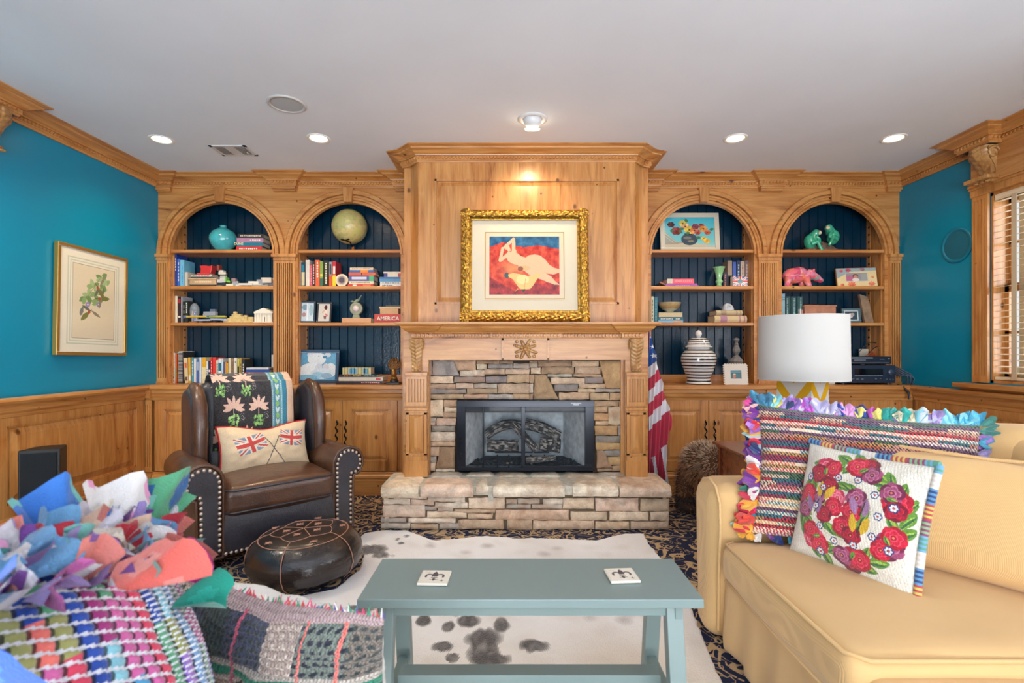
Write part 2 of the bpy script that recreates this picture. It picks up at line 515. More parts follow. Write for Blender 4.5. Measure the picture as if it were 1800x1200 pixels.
def crown(path, name='crown', parent=None, m=None, top=H, extra=None):
    mb = MB(); mb.sweep(crown_prof(top=top), path)
    off = path  # beads sit on the band
    P = [Vector(p) for p in path]
    dentil(mb, path, top-.082, top-.062, .022)
    if extra: extra(mb)
    return mb.build(name, m or WX, parent)

# left wall crown with breakout near the camera, right wall crown with window breakout
struct(crown([(XL, YF), (XL, 1.9), (XL+.085, 1.9), (XL+.085, 3.05), (XL, 3.05), (XL, Y1-.02)], 'trim_1', m=WY), 'carved pine crown on the left wall')
struct(crown([(XR, Y1-.02), (XR, 3.66), (XR-.13, 3.66), (XR-.13, 3.44), (XR-.04, 3.44), (XR-.04, 2.2), (XR, 2.2), (XR, YF)], 'trim_2', m=WY), 'carved pine crown on the right wall')

# panelled dado on a side wall, built in local x along the wall facing -y, then turned
def raised(mb, x0, x1, z0, z1, y, rail=.075, bev=.05, t=.014):
    """frame and raised field; front plane of the frame at y (faces -y)"""
    mb.box(x0, x1, y, y+.02, z0, z0+rail); mb.box(x0, x1, y, y+.02, z1-rail, z1)
    mb.box(x0, x0+rail, y, y+.02, z0+rail, z1-rail); mb.box(x1-rail, x1, y, y+.02, z0+rail, z1-rail)
    a0, a1, c0, c1 = x0+rail, x1-rail, z0+rail, z1-rail
    # sticking bead sloping in
    mb.frus((a0+.008, a1-.008, c0+.008, c1-.008), (a0+.008, a1-.008, c0+.008, c1-.008), y+t, y+t+.004)
    for (p, q) in ((( a0, c0), (a0+.012, c1)), ((a1-.012, c0), (a1, c1)), ((a0, c0), (a1, c0+.012)), ((a0, c1-.012), (a1, c1))):
        mb.box(p[0], q[0], y+.005, y+.018, p[1], q[1])
    mb.frus((a0+.018+bev, a1-.018-bev, c0+.018+bev, c1-.018-bev), (a0+.018, a1-.018, c0+.018, c1-.018), y+.002, y+t+.001)
CAPZ = 0.925
base_prof = [(0, .0), (.022, .0), (.022, .125), (.018, .135), (.024, .15), (.020, .165), (.010, .175), (.006, .19), (0, .195)]
rail_prof = [(0, CAPZ-.125), (.012, CAPZ-.12), (.014, CAPZ-.10), (.024, CAPZ-.085), (.028, CAPZ-.07), (.022, CAPZ-.055), (.022, CAPZ-.04),
             (.050, CAPZ-.036), (.058, CAPZ-.02), (.055, CAPZ-.004), (.045, CAPZ), (0, CAPZ)]
def side_dado(M, ys, suffix):
    mb = MB(M=M)
    mb.box(-8, 0, .022, .03, .02, CAPZ-.02)
    for (a, c) in ys: raised(mb, a-.09, c+.09, .195, CAPZ-.10, .0, rail=.085, bev=.045)
    return mb
# local x -> world -Y for the left wall (faces +X); right wall faces -X
ML = frame_M((XL+.035, 4.2, 0), (0, 1, 0), ydir=(-1, 0, 0))   # local y points into the wall
mb = MB(M=ML)
segs = [(-1.15, -.095), (-2.45, -1.30), (-3.75, -2.60), (-5.05, -3.90), (-6.3, -5.2)]
for (a, c) in segs: raised(mb, a-.075, c+.075, .19, CAPZ-.10, .0, rail=.075, bev=.045)
mb.box(-7.5, 0.02, .018, .035, .02, CAPZ-.02)
struct(mb.build('trim_3', WZ), 'pine raised panel dado on the left wall')
mb = MB(); mb.sweep(rail_prof, [(XL+.03, YF), (XL+.03, YC+.01)]); struct(mb.build('trim_4', WY), 'pine chair rail on the left wall')
mb = MB(); mb.sweep(base_prof, [(XL+.03, YF), (XL+.03, Y2-.01)]); struct(mb.build('baseboard_left', WY), 'tall pine baseboard')
MR = frame_M((XR-.035, 4.2, 0), (0, -1, 0), ydir=(1, 0, 0))
mb = MB(M=MR)
for (a, c) in ((.095, 1.15), (1.30, 2.45), (2.60, 3.75), (3.90, 5.05), (5.2, 6.3)): raised(mb, a-.075, c+.075, .19, CAPZ-.10, .0, rail=.075, bev=.045)
mb.box(-.02, 7.5, .018, .035, .02, CAPZ-.02)
struct(mb.build('trim_5', WZ), 'pine raised panel dado on the right wall')
mb = MB(); mb.sweep(rail_prof, [(XR-.03, YC+.01), (XR-.03, YF)]); struct(mb.build('trim_6', WY), 'pine chair rail on the right wall')
mb = MB(); mb.sweep(base_prof, [(XR-.03, Y2-.01), (XR-.03, YF)]); struct(mb.build('baseboard_right', WY), 'tall pine baseboard')

# ---- windows of the right wall
def fluted(mb, x0, x1, z0, z1, y, n, depth=.006, end=.05, dots=False):
    """fluted face, front plane at y, facing -y; flutes are gaps between raised strips"""
    mb.box(x0, x1, y+depth, y+depth+.012, z0, z1)
    mb.box(x0, x1, y, y+depth, z0, z0+end); mb.box(x0, x1, y, y+depth, z1-end, z1)
    wt = (x1-x0); m = wt*.12; g = (wt-2*m)/(2*n-1)*.9; st = (wt-2*m-g*n)/(n-1) if n > 1 else 0
    mb.box(x0, x0+m, y, y+depth, z0+end, z1-end); mb.box(x1-m, x1, y, y+depth, z0+end, z1-end)
    for i in range(n-1):
        a = x0+m+g*(i+1)+st*i; mb.box(a, a+st, y, y+depth, z0+end, z1-end)
M_blind = wood_mat('pale_blind_slats', 1, (238, 222, 194), (228, 206, 170), (206, 178, 140), .5, knots=False)
k = NT('window_glass'); k.set(Roughness=0.0, Base_Color=(1, 1, 1, 1)); k.b.inputs['Transmission Weight'].default_value = 1.0; k.b.inputs['IOR'].default_value = 1.02
M_pane = k.m
for wi, (a, c) in enumerate(WIN):
    mid = (a+c)/2
    MW = frame_M((XR, c, 0), (0, -1, 0), ydir=(1, 0, 0)); W = c-a     # local x from far to near, y outward
    fr = MB(M=MW)
    for s_ in (0, 1):
        x0 = -.115 if s_ == 0 else W-.005
        fluted(fr, x0, x0+.12, WZ0, WZ1+.02, -.03, 4)
    fr.box(-.125, W+.125, -.035, 0.0, WZ1, WZ1+.05)
    fr.box(-.125, W+.125, -.045, 0.0, WZ1+.05, WZ1+.075)
    fr.box(0, W, 0, .14, WZ1-.02, WZ1); fr.box(0, W, 0, .14, WZ0, WZ0+.02)
    fr.box(0, .02, 0, .14, WZ0, WZ1); fr.box(W-.02, W, 0, .14, WZ0, WZ1)
    wo = struct(fr.build('window_%d' % (wi+1), WZ), 'pine framed window with fluted casing')
    si = MB(M=MW); si.box(-.19, W+.19, -.11, .02, WZ0-.04, WZ0-.008)
    si.sweep([(0, WZ0-.12), (.02, WZ0-.115), (.03, WZ0-.09), (.055, WZ0-.06), (.075, WZ0-.045), (.08, WZ0-.04), (0, WZ0-.04)], [(-.17, 0), (W+.17, 0)])
    si.build('window_sill', WY, wo, bevel=.006)
    sa = MB(M=MW)
    for (z0, z1) in ((WZ0+.02, (WZ0+WZ1)/2+.02), ((WZ0+WZ1)/2-.02, WZ1-.02)):
        yy = .08 if z0 < 1.3 else .11
        sa.box(.02, .05, yy, yy+.02, z0, z1); sa.box(W-.05, W-.02, yy, yy+.02, z0, z1)
        sa.box(.02, W-.02, yy, yy+.025, z0, z0+.05); sa.box(.02, W-.02, yy, yy+.025, z1-.05, z1)
        sa.box(W/2-.008, W/2+.008, yy, yy+.012, z0, z1); sa.box(.02, W-.02, yy, yy+.02, (z0+z1)/2-.01, (z0+z1)/2+.01)
    sa.build('sash', WZ, wo)
    gl = MB(M=MW); gl.box(.06, W-.06, .07, .073, WZ0+.03, WZ1-.03); gl.build('pane', M_pane, wo)
    if wi == 0:
        bl = MB(M=MW)
        z = WZ1-.07; bl.box(.03, W-.03, .0, .05, WZ1-.06, WZ1-.02)
        while z > WZ0+.06:
            bl.add([(.03, -.002, z-.001), (W-.03, -.002, z-.001), (W-.03, .046, z+.006), (.03, .046, z+.006),
                    (.03, -.002, z+.0015), (W-.03, -.002, z+.0015), (W-.03, .046, z+.0085), (.03, .046, z+.0085)],
                   [(0,1,2,3),(4,7,6,5),(0,4,5,1),(1,5,6,2),(2,6,7,3),(3,7,4,0)])
            z -= .043
        bl.box(.03, W-.03, .0, .046, WZ0+.025, WZ0+.045)
        bo = bl.build('blind_slats', M_blind, wo)
        tp = MB((196, 178, 148), M=MW)
        for x in (.17, W/2, W-.17): tp.box(x-.018, x+.018, -.006, -.003, WZ0+.03, WZ1-.05); tp.box(x-.018, x+.018, .049, .051, WZ0+.03, WZ1-.05)
        tp.build('blind_tape', mat(.8), wo)
mb = MB((196, 160, 116))
for y_ in (4.30,): mb.box(5.0, 5.16, y_, y_+.16, 0, 3.2)
mb.box(4.98, 5.1, 1.8, 5.6, .95, 1.05)
tag(mb.build('porch_rail', mat(.7), None), 'tan timber porch posts outside the window', 'porch')
# header board above the far window with its carved bracket
mb = MB(M=frame_M((XR, 3.60, 0), (0, -1, 0), ydir=(1, 0, 0)))
mb.box(-.06, 1.25, -.05, 0, WZ1+.075, H-.10); mb.box(-.08, 1.27, -.058, 0, WZ1+.066, WZ1+.085)
struct(mb.build('trim_7', WY), 'pine header board above the window')

def corbel(mb, w, h, d, M, leaves=5):
    """carved acanthus bracket: hangs from z=0 down to -h, projects d towards local -y"""
    save = mb.M; mb.M = save @ M
    n = 26
    def prof(t):   # t 0 top .. 1 bottom -> projection
        return d*(0.94 - 0.52*(.5-.5*math.cos(PI*min(1, t*1.25))) + .10*math.sin(t*PI*2.4)) if t < .82 else d*(.42 + .22*math.sin((t-.82)/.18*PI))
    def fn(u, v):
        t = 1-v; p = prof(t); x = (u-.5)*w*(1-.28*t)
        e = abs(u-.5)*2
        leaf = .008*abs(math.sin(t*PI*leaves*1.5 + e*2.6)) * (1-e*.3) + .007*max(0, 1-e*5)
        return (x, -(p*(1-.25*e**3) + leaf), -h*t)
    mb.grid(fn, 14, n*2)
    for sgn in (-1, 1):
        pts = [(sgn*w*.5*(1-.28*i/n), -prof(i/n)*.74, -h*i/n) for i in range(n+1)]
        V = pts + [(p[0], 0, p[2]) for p in pts]
        mb.add(V, [(i, i+1, n+2+i, n+1+i) if sgn > 0 else (i, n+1+i, n+2+i, i+1) for i in range(n)], None)
        sp = [(sgn*(w*.5*(1-.2*t/20.)+.003), -d*.45+math.cos(t*.62)*d*.30*(1-t/24.), -h*.2+math.sin(t*.62)*h*.16*(1-t/24.)) for t in range(20)]
        mb.tube(sp, .006*(w/.09), 5)
    for q in (-.28, 0, .28): mb.sphere((q*w, -prof(.97)-.004, -h*.965), (w*.15, d*.12, h*.035), 8, 6)
    mb.M = save
mb = MB()
corbel(mb, .15, .25, .13, frame_M((XR-.02, 3.53, H-.106), (0, -1, 0), ydir=(1, 0, 0)))
mb.box(XR-.14, XR, 3.44, 3.62, WZ1+.075, WZ1+.10)
tag(mb.build('corbel', WD), 'carved acanthus wood bracket under the crown beside the window header', 'bracket')
mb = MB()
corbel(mb, .16, .25, .13, frame_M((XL+.02, 2.915, H-.106), (0, 1, 0), ydir=(-1, 0, 0)))
tag(mb.build('corbel', WD), 'carved wood bracket under the crown on the left wall at the photo edge', 'bracket')

# ---- wall speaker, ceiling fittings
mb = MB((0, 118, 146)); Mw = frame_M((XR, 3.83, 2.02), (0, -1, 0), ydir=(1, 0, 0))
Mw = Mw @ Matrix.Rotation(PI/2, 4, 'X')
mb.M = Mw; mb.lathe([(.135, 0), (.135, .006), (.128, .011), (.112, .011), (.110, .006), (.0, .006)], 40)
root = thing('wall_speaker', 'round flush speaker painted teal on the right wall', 'speaker', (XR, 3.83, 2.02))
mb.build('rim', mat(.45), root)
g = MB((0, 104, 130), M=Mw); g.lathe([(.108, .0065), (.05, .010), (0, .011)], 40); g.build('grille', mat(.7, bump=.6, bscale=500), root)

def ceil_pt(px, py): 
    Y = F*(H-EYE)/(HZ-py); return PX(px, Y), Y
M_bulb = mat(.5, emit=14.0, name='lit_bulb')
def spot(name, loc, power, col, size=R(95), blend=.9, rot=(0, 0, 0), r=.05):
    d = bpy.data.lights.new(name, 'SPOT'); d.energy = power; d.color = col; d.spot_size = size; d.spot_blend = blend; d.shadow_soft_size = r
    o = bpy.data.objects.new(name, d); C.objects.link(o); o.location = loc; o.rotation_euler = rot; return o
CANS = [(284, 245, 'far left ceiling downlight, first from the left wall', 60), (560, 243, 'ceiling downlight in front of the left bookcase, beside the air vent', 60),
        (1293, 243, 'ceiling downlight in front of the right bookcase, nearer the fireplace', 42), (1571, 243, 'ceiling downlight nearest the right wall and window', 32)]
WARM = (1.0, .74, .45)
for px, py, lb, pw in CANS:
    x, y = ceil_pt(px, py)
    root = thing('recessed_light', lb, 'ceiling light', (x, y, H), 'recessed downlights')
    mb = MB((235, 232, 226)); mb.lathe([(.082, 0), (.082, -.004), (.074, -.007), (.064, -.004), (.058, .0)], 32, center=(x, y, H), caps=False); mb.build('trim_ring', mat(.4), root)
    mb = MB((255, 236, 200)); mb.lathe([(.060, -.001), (.045, -.004), (0, -.005)], 24, center=(x, y, H)); mb.build('bulb', M_bulb, root)
    spot('downlight_lamp', (x, y, H-.03), pw, WARM, R(140), 1.0, (R(8), 0, 0))
for x, y, pw, wh in ((-2.62, 2.30, 125, 'beside the left wall'), (-1.40, 1.75, 30, 'above the foreground rag cushion'), (1.62, 1.75, 30, 'above the yellow sofa'), (2.76, 1.75, 30, 'near the right window')):  # unseen row of downlights, added to light the walls
    root = thing('recessed_light', 'added ceiling downlight in the unseen row nearer the camera, ' + wh, 'ceiling light', (x, y, H), 'recessed downlights')
    mb = MB((235, 232, 226)); mb.lathe([(.082, 0), (.082, -.004), (.074, -.007), (.064, -.004), (.058, .0)], 32, center=(x, y, H), caps=False); mb.build('trim_ring', mat(.4), root)
    mb = MB((255, 236, 200)); mb.lathe([(.060, -.001), (.045, -.004), (0, -.005)], 24, center=(x, y, H)); mb.build('bulb', M_bulb, root)
    spot('downlight_lamp', (x, y, H-.03), pw, (1, .88, .72), R(150), 1.0)
x, y = ceil_pt(936, 209)
root = thing('eyeball_light', 'white eyeball ceiling light aimed at the picture over the fireplace', 'ceiling light', (x, y, H))
mb = MB((222, 222, 222)); mb.lathe([(.098, 0), (.096, -.006), (.075, -.010), (.064, -.006), (.06, 0)], 36, center=(x, y, H), caps=False); mb.build('trim_ring', mat(.4), root)
mb = MB((215, 215, 216)); mb.sphere((x, y, H-.005), (.062, .062, .058), 24, 14); mb.build('eyeball', mat(.3), root)
mb = MB((255, 240, 210), M=TR(x, y+.012, H-.028, 0, R(32))); mb.lathe([(.052, -.03), (.045, -.038), (0, -.04)], 24); mb.build('bulb', M_bulb, root)
spot('eyeball_lamp', (x, y+.06, H-.075), 34, WARM, R(105), 1.0, (R(34), 0, 0))
x, y = ceil_pt(504, 182.8)
root = thing('ceiling_speaker', 'round white speaker set flush in the ceiling', 'speaker', (x, y, H))
mb = MB((196, 194, 190)); mb.lathe([(.114, 0), (.114, -.004), (.108, -.008), (.096, -.008), (.094, -.003), (0, -.003)], 40, center=(x, y, H)); mb.build('rim', mat(.5), root)
mb = MB((186, 188, 190)); mb.lathe([(.093, -.0035), (.05, -.006), (0, -.007)], 40, center=(x, y, H)); mb.build('grille', mat(.7, bump=.5, bscale=600), root)
x0, y0 = ceil_pt(366, 255); x1, _ = ceil_pt(433, 255); y1 = F*(H-EYE)/(HZ-273)
x1 = x0 + .275
root = thing('air_vent', 'white rectangular ceiling air vent with louvres', 'vent', ((x0+x1)/2, (y0+y1)/2, H))
mb = MB((205, 203, 200)); t = .022
mb.box(x0, x1, y0, y0+t, H-.006, H); mb.box(x0, x1, y1-t, y1, H-.006, H); mb.box(x0, x0+t, y0, y1, H-.006, H); mb.box(x1-t, x1, y0, y1, H-.006, H)
w3 = (x1-x0-2*t)/3; mb.box(x0+t+w3, x1-t-w3, y0+t, y1-t, H-.005, H)
mb.build('frame', mat(.45), root)
mb = MB((60, 58, 56)); mb.box(x0+t, x1-t, y0+t, y1-t, H-.0015, H); mb.build('duct', mat(.8), root)
mb = MB((200, 198, 196))
for side in (0, 1):
    for i in range(7):
        xx = (x0+t if side == 0 else x1-t-w3) + w3*(i+.5)/7
        dx = .006 if side == 0 else -.002
        mb.add([(xx-dx-.003, y0+t, H-.001), (xx+dx+.003, y0+t, H-.008), (xx+dx+.003, y1-t, H-.008), (xx-dx-.003, y1-t, H-.001),
                (xx-dx-.0015, y0+t, H-.001), (xx+dx+.0045, y0+t, H-.008), (xx+dx+.0045, y1-t, H-.008), (xx-dx-.0015, y1-t, H-.001)], [(0,1,2,3),(4,7,6,5),(1,5,6,2),(0,3,7,4)])
mb.box(x1-.05, x1-.044, y1-.08, y1-.055, H-.014, H-.006)
mb.build('louvre', mat(.45), root)
# ================================================================= BUILT-IN BOOKCASES
def BX(px): return (px-900)/200.0          # x on the bookcase face (Y = 4.40)
SPR = 2.06; RI = .452; RO = .565
SH = [2.104, 1.783, 1.461]                 # shelf tops
TH = .028
YBK = 4.63
BSX0, BSX1 = -.844, 1.066                  # sides of the chimney breast

def arch_front(mb, x0, x1, cx, y0, y1, ztop):
    """board with a round-headed opening between x0 and x1"""
    N = 40
    xs = [x0] + [cx - RI*math.cos(PI*i/N) for i in range(N+1)] + [x1]
    zs = [SPR] + [SPR + RI*math.sin(PI*i/N) for i in range(N+1)] + [SPR]
    for i in range(len(xs)-1):
        a, c = xs[i], xs[i+1]
        if c-a < 1e-5: continue
        V = [(a, y0, zs[i]), (c, y0, zs[i+1]), (c, y0, ztop), (a, y0, ztop), (a, y1, zs[i]), (c, y1, zs[i+1]), (c, y1, ztop), (a, y1, ztop)]
        mb.add(V, [(0,1,2,3), (0,4,5,1), (4,7,6,5)])
def arch_ring(mb, cx):
    prof = [(RI-.002, .03), (RI-.002, -.012), (.466, -.012), (.468, -.002), (.474, -.002), (.476, -.019), (.492, -.019), (.497, -.027), (.508, -.027), (.511, -.002), (.520, -.002),
            (.523, -.030), (.555, -.030), (.562, -.024), (RO, -.0), (RO, .0)]
    N = 48; m = len(prof); V = []
    for i in range(N+1):
        a = PI*i/N
        for r, y in prof: V.append((cx - r*math.cos(a), Y1+y, SPR + r*math.sin(a)))
    mb.add(V, [(i*m+k, i*m+k+1, (i+1)*m+k+1, (i+1)*m+k) for i in range(N) for k in range(m-1)], None, False)
    for e in (0, N): mb.add(V[e*m:(e+1)*m], [tuple(range(m))])
    for i_ in range(m): pass

def bookcase(name, label, xs0, xs1, centers, pil, blocks, zb=CAPZ):
    """xs0,xs1 outer limits; centers of the two arches; pil: (x0,x1,n) pilasters"""
    root = thing(name, label, 'bookcase', ((xs0+xs1)/2, (Y1+YB)/2, zb))
    # beadboard back
    mb = MB(); mb.box(xs0, xs1, YBK+.006, YBK+.02, zb, H-.02)
    x = xs0+.012
    while x < xs1-.01:
        e = min(x+.0715, xs1)
        mb.frus((x+.004, e-.004, zb+.06, H-.02), (x, e, zb+.06, H-.02), YBK-.004, YBK+.006); x += .0795
    mb.build('beadboard_back', M_bead, root)
    mb = MB(); mb.box(xs0, xs1, YBK-.014, YBK+.01, zb, zb+.07); mb.box(xs0, xs1, YBK-.02, YBK+.01, zb+.058, zb+.07); mb.build('back_rail', WX, root)
    # face frame
    fr = MB(); lim = [xs0, (centers[0]+centers[1])/2, xs1]
    for i, c in enumerate(centers):
        arch_front(fr, lim[i], lim[i+1], c, Y1, Y1+.02, H-.02)
        fr.box(lim[i], c-RI, Y1, Y1+.02, zb, SPR); fr.box(c+RI, lim[i+1], Y1, Y1+.02, zb, SPR)
    fr.build('face_frame', WX, root)
    sd = MB()
    for c in centers:
        for s_ in (-1, 1):
            a = c+s_*RI; sd.box(a, a+s_*.018, Y1+.02, YBK, zb, H-.02)
            for zz in (1.12, 1.2, 1.28, 1.6, 1.68, 1.92, 2.2, 2.28):    # shelf peg holes strip
                pass
            for yy in (Y1+.045, YBK-.045): sd.box(a-s_*.004, a, yy-.009, yy+.009, zb+.07, 2.45)
    sd.build('side_panel', WZ, root)
    nt = MB((30, 18, 12))
    for c in centers:
        for s_ in (-1, 1):
            a = c+s_*RI
            for i in range(22):
                zz = zb+.14+i*.067
                for yy in (YBK-.045,): nt.add([(a-s_*.0055, yy-.012, zz), (a-s_*.0055, yy+.012, zz-.008), (a-s_*.0055, yy+.012, zz+.014), (a-s_*.0055, yy-.012, zz+.008)], [(0,1,2,3)])
    nt.build('shelf_notch', mat(.8), root)['kind'] = 'stuff'
    for c in centers:
        for z in SH:
            mb = MB(); mb.box(c-RI-.0, c+RI+.0, Y1+.004, YBK-.001, z-TH, z); mb.build('shelf', WX, root, bevel=.004)
    for c in centers:
        mb = MB(); arch_ring(mb, c); mb.build('arch_trim', WX, root)
        mb = MB(); mb.prism([(c-.036, SPR+RI-.004), (c+.036, SPR+RI-.004), (c+.047, SPR+RO+.012), (c-.047, SPR+RO+.012)], 1, Y1-.05, Y1)
        mb.build('keystone', WZ, root, bevel=.004)
    for (x0, x1, n) in pil:
        mb = MB()
        fluted(mb, x0, x1, zb, SPR-.03, Y1-.022, n, depth=.014, end=.05)
        mb.box(x0-.004, x1+.004, Y1-.008, Y1+.002, zb, SPR-.03)
        mb.box(x0-.006, x1+.006, Y1-.030, Y1, SPR-.055, SPR-.028)
        mb.box(x0-.018, x1+.018, Y1-.046, Y1, SPR-.028, SPR-.002)
        mb.box(x0-.006, x1+.006, Y1-.028, Y1, zb, zb+.018)
        mb.build('pilaster', WZ, root)
    def ex(m2):
        for (x0, x1, o) in blocks:
            m2.box(x0-.002, x1+.002, Y1-o-.006, Y1, H-.125, H-.10); m2.box(x0+.004, x1-.004, Y1-o+.004, Y1, H-.140, H-.125)
    path = [(xs0, Y1)]
    for (x0, x1, o) in blocks:
        if x0 > xs0+.01: path += [(x0, Y1), (x0, Y1-o)]
        else: path = [(xs0, Y1-o)]
        if x1 < xs1-.01: path += [(x1, Y1-o), (x1, Y1)]
        else: path += [(xs1, Y1-o)]
    if path[-1][0] < xs1-.01: path.append((xs1, Y1))
    crown(path, 'crown', root, WX, extra=ex)
    return root

LC = [BX(390), BX(614)]; RC = [BX(1235), BX(1464.5)]
bookcase('bookcase', 'pine bookcase with two round arches left of the fireplace, dark blue beadboard back', XL, BSX0, LC,
         [(XL+.002, BX(297), 4), (BX(484), BX(520), 8)], [(XL, BX(303), .03), (BX(483), BX(523), .05), (BX(696), BSX0, .05)])
bookcase('bookcase', 'pine bookcase with two round arches right of the fireplace, by the window wall', BSX1, XR, RC,
         [(BX(1332), BX(1367), 9), (BX(1562), XR-.002, 4)], [(BSX1, BX(1156), .05), (BX(1333), BX(1372), .05), (BX(1556), XR, .03)])
# plain frieze post on top of corner pilasters is part of the frames

# worktops
def worktop(x0, x1, label):
    mb = MB(); mb.box(x0, x1, YC, YB-.04, CAPZ-.038, CAPZ-.004)
    mb.sweep([(-.02, CAPZ-.038), (.0, CAPZ-.038), (.006, CAPZ-.03), (.006, CAPZ-.01), (0, CAPZ-.0), (-.02, CAPZ)], [(x0, YC), (x1, YC)])
    mb.box(x0, x1, YC+.01, YB-.04, CAPZ-.01, CAPZ)
    return tag(mb.build('worktop', WX, None), label, 'worktop')
worktop(XL, BSX0, 'pine worktop ledge under the left bookcase')
worktop(BSX1, XR, 'pine worktop ledge under the right bookcase')

# base cabinets
M_iron = mat(.35, .6, name='black_iron')
def handle(x, z0, z1, parent):
    mb = MB((18, 18, 20)); n = 28; pts = []; r = []
    for i in range(n+1):
        t = i/n; pts.append((x + .008*math.sin(t*PI*7), Y2-.028-.01*math.sin(t*PI), z0+(z1-z0)*t)); r.append(.0028 + .0048*abs(math.sin(t*PI*3.5)))
    mb.tube(pts, r, 7)
    mb.tube([(x, Y2, z0+.02), (x, Y2-.03, z0+.02)], .004, 6); mb.tube([(x, Y2, z1-.02), (x, Y2-.03, z1-.02)], .004, 6)
    for t in (0, 1): mb.sphere((x, Y2-.026, z0+(z1-z0)*t), (.006, .006, .014), 8, 6)
    return mb.build('handle', M_iron, parent)
def cabinet(x0, x1, doors, pils, label, hx=None):
    root = thing('base_cabinet', label, 'cabinet', ((x0+x1)/2, Y2+.1, 0))
    mb = MB(); mb.box(x0, x1, Y2+.02, YB-.04, .0, CAPZ-.038)
    mb.build('carcass', WZ, root)
    mb = MB(); mb.box(x0, x1, Y2+.0, Y2+.02, CAPZ-.13, CAPZ-.038)
    mb.sweep([(0, .80), (.006, .80), (.008, .815), (.018, .83), (.020, .85), (.026, .86), (.026, .886), (0, .886)], [(x0, Y2), (x1, Y2)])
    mb.build('top_moulding', WX, root)
    mb = MB(); mb.sweep(base_prof, [(x0, Y2), (x1, Y2)]); mb.build('plinth', WX, root)
    for i, (a, c) in enumerate(doors):
        mb = MB(); raised(mb, a, c, .202, .797, Y2-.004, rail=.078, bev=.028)
        d = mb.build('door', WZ, root, bevel=.002)
        if hx is not None:
            handle(c-.035 if i == 0 else a+.035, .40, .62, d)
    for (a, c, n) in pils:
        mb = MB(); fluted(mb, a, c, .20, .80, Y2-.018, n, depth=.009, end=.04); mb.box(a, c, Y2-.006, Y2+.01, .195, .80)
        mb.box(a-.003, c+.003, Y2-.028, Y2, .0, .14); mb.box(a-.006, c+.006, Y2-.034, Y2, .14, .185); mb.box(a-.004, c+.004, Y2-.04, Y2, .82, .885)
        mb.build('pilaster', WZ, root)
    return root
def CX(px): return (px-900)*Y2/F
cabinet(XL, CX(462), [(CX(273), CX(366.5)), (CX(367.5), CX(461))], [(XL+.004, CX(269), 4)], 'pine base cabinet in the left corner, mostly hidden by the leather chair', 1)
cabinet(CX(462), BSX0, [(CX(506), CX(601.3)), (CX(602.2), CX(698))], [(CX(463), CX(503), 6)], 'pine base cabinet with two doors between the leather chair and the fireplace', 1)
cabinet(BSX1, CX(1343), [(CX(1152), CX(1245.3)), (CX(1246.2), CX(1342))], [], 'pine base cabinet with two doors right of the fireplace, behind the flag and the bear', 1)
cabinet(CX(1343), XR, [(CX(1388), CX(1484)), (CX(1485), CX(1581))], [(CX(1345), CX(1385), 6)], 'pine base cabinet in the right corner under the stereo', 1)

# ================================================================= CHIMNEY BREAST
br = thing('chimney_breast', 'tall pine panelled chimney breast over the mantel with dentilled crown', 'panelling', (FX, YBR+.3, 1.2))
outl = [(BSX0, YB-.05), (BSX0, 3.92), (-.789, 3.92), (-.713, YBR), (.935, YBR), (1.011, 3.92), (BSX1, 3.92), (BSX1, YB-.05)]
mb = MB(); V = outl + [(p[0]+(.02 if p[0] < FX else -.02), p[1]+.02) for p in outl[::-1]]
mb.prism(V, 2, 1.30, H-.01); mb.build('side_board', WZ, br)
# lower returns beside the stone
for (xa, xb, xc, xd) in ((BSX0, BSX0+.03, -.805, -.60), (BSX1-.03, BSX1, .80, 1.002)):
    mb = MB(); mb.box(xa, xb, 3.92, YB-.05, 0, 1.30); mb.box(xc, xd, 3.68, 3.70, 0.3, 1.30); e_ = xc if xc < 0 else xd; mb.box(e_-(.0 if xc < 0 else .025), e_+(.025 if xc < 0 else 0), 3.70, 3.93, 0.3, 1.30); mb.box(min(xa, e_), max(xb, e_), 3.92, 3.94, 0, 1.30); mb.build('lower_side_board', WZ, br)
zt = H-.10
mb = MB()
a0, a1, z0, z1 = -.713, .935, 1.40, zt
mb.box(a0+.002, -.586, YBR-.014, YBR, z0, zt); mb.box(.81, a1-.002, YBR-.014, YBR, z0, zt)
mb.box(-.586, .81, YBR-.014, YBR, 2.513, zt); mb.box(-.586, .81, YBR-.014, YBR, z0, 1.565)
mb.build('panel_frame', WZ, br)
mb = MB()
for (p, q) in (((-.586, 1.565), (-.571, 2.513)), ((.795, 1.565), (.81, 2.513)), ((-.586, 1.565), (.81, 1.58)), ((-.586, 2.498), (.81, 2.513))):
    mb.box(p[0], q[0], YBR-.019, YBR, p[1], q[1])
mb.frus((-.535, .759, 1.616, 2.462), (-.565, .789, 1.586, 2.492), YBR-.010, YBR+.0)
mb.build('centre_panel', WZ, br)
mb = MB()
for (p, q) in (((-.789, 3.92), (-.713, YBR)), ((.935, YBR), (1.011, 3.92))):
    P = Vector(p); Q = Vector(q); d = (Q-P).normalized(); n_ = Vector((d.y, -d.x)); L = (Q-P).length
    Mx = frame_M((p[0], p[1], 0), (d.x, d.y, 0), ydir=(-n_.x, -n_.y, 0)); s2 = MB(M=Mx)
    s2.box(.012, L-.012, -.007, 0, 1.42, zt-.0); mb.v += []; 
    mb.add(s2.v, s2.f)
mb.build('chamfer_pilaster', WZ, br)
crown([(BSX0, Y1), (BSX0, 3.92), (-.80, 3.90), (-.713, YBR-.005), (.935, YBR-.005), (1.022, 3.90), (BSX1, 3.92), (BSX1, Y1)], 'crown', br, WX)

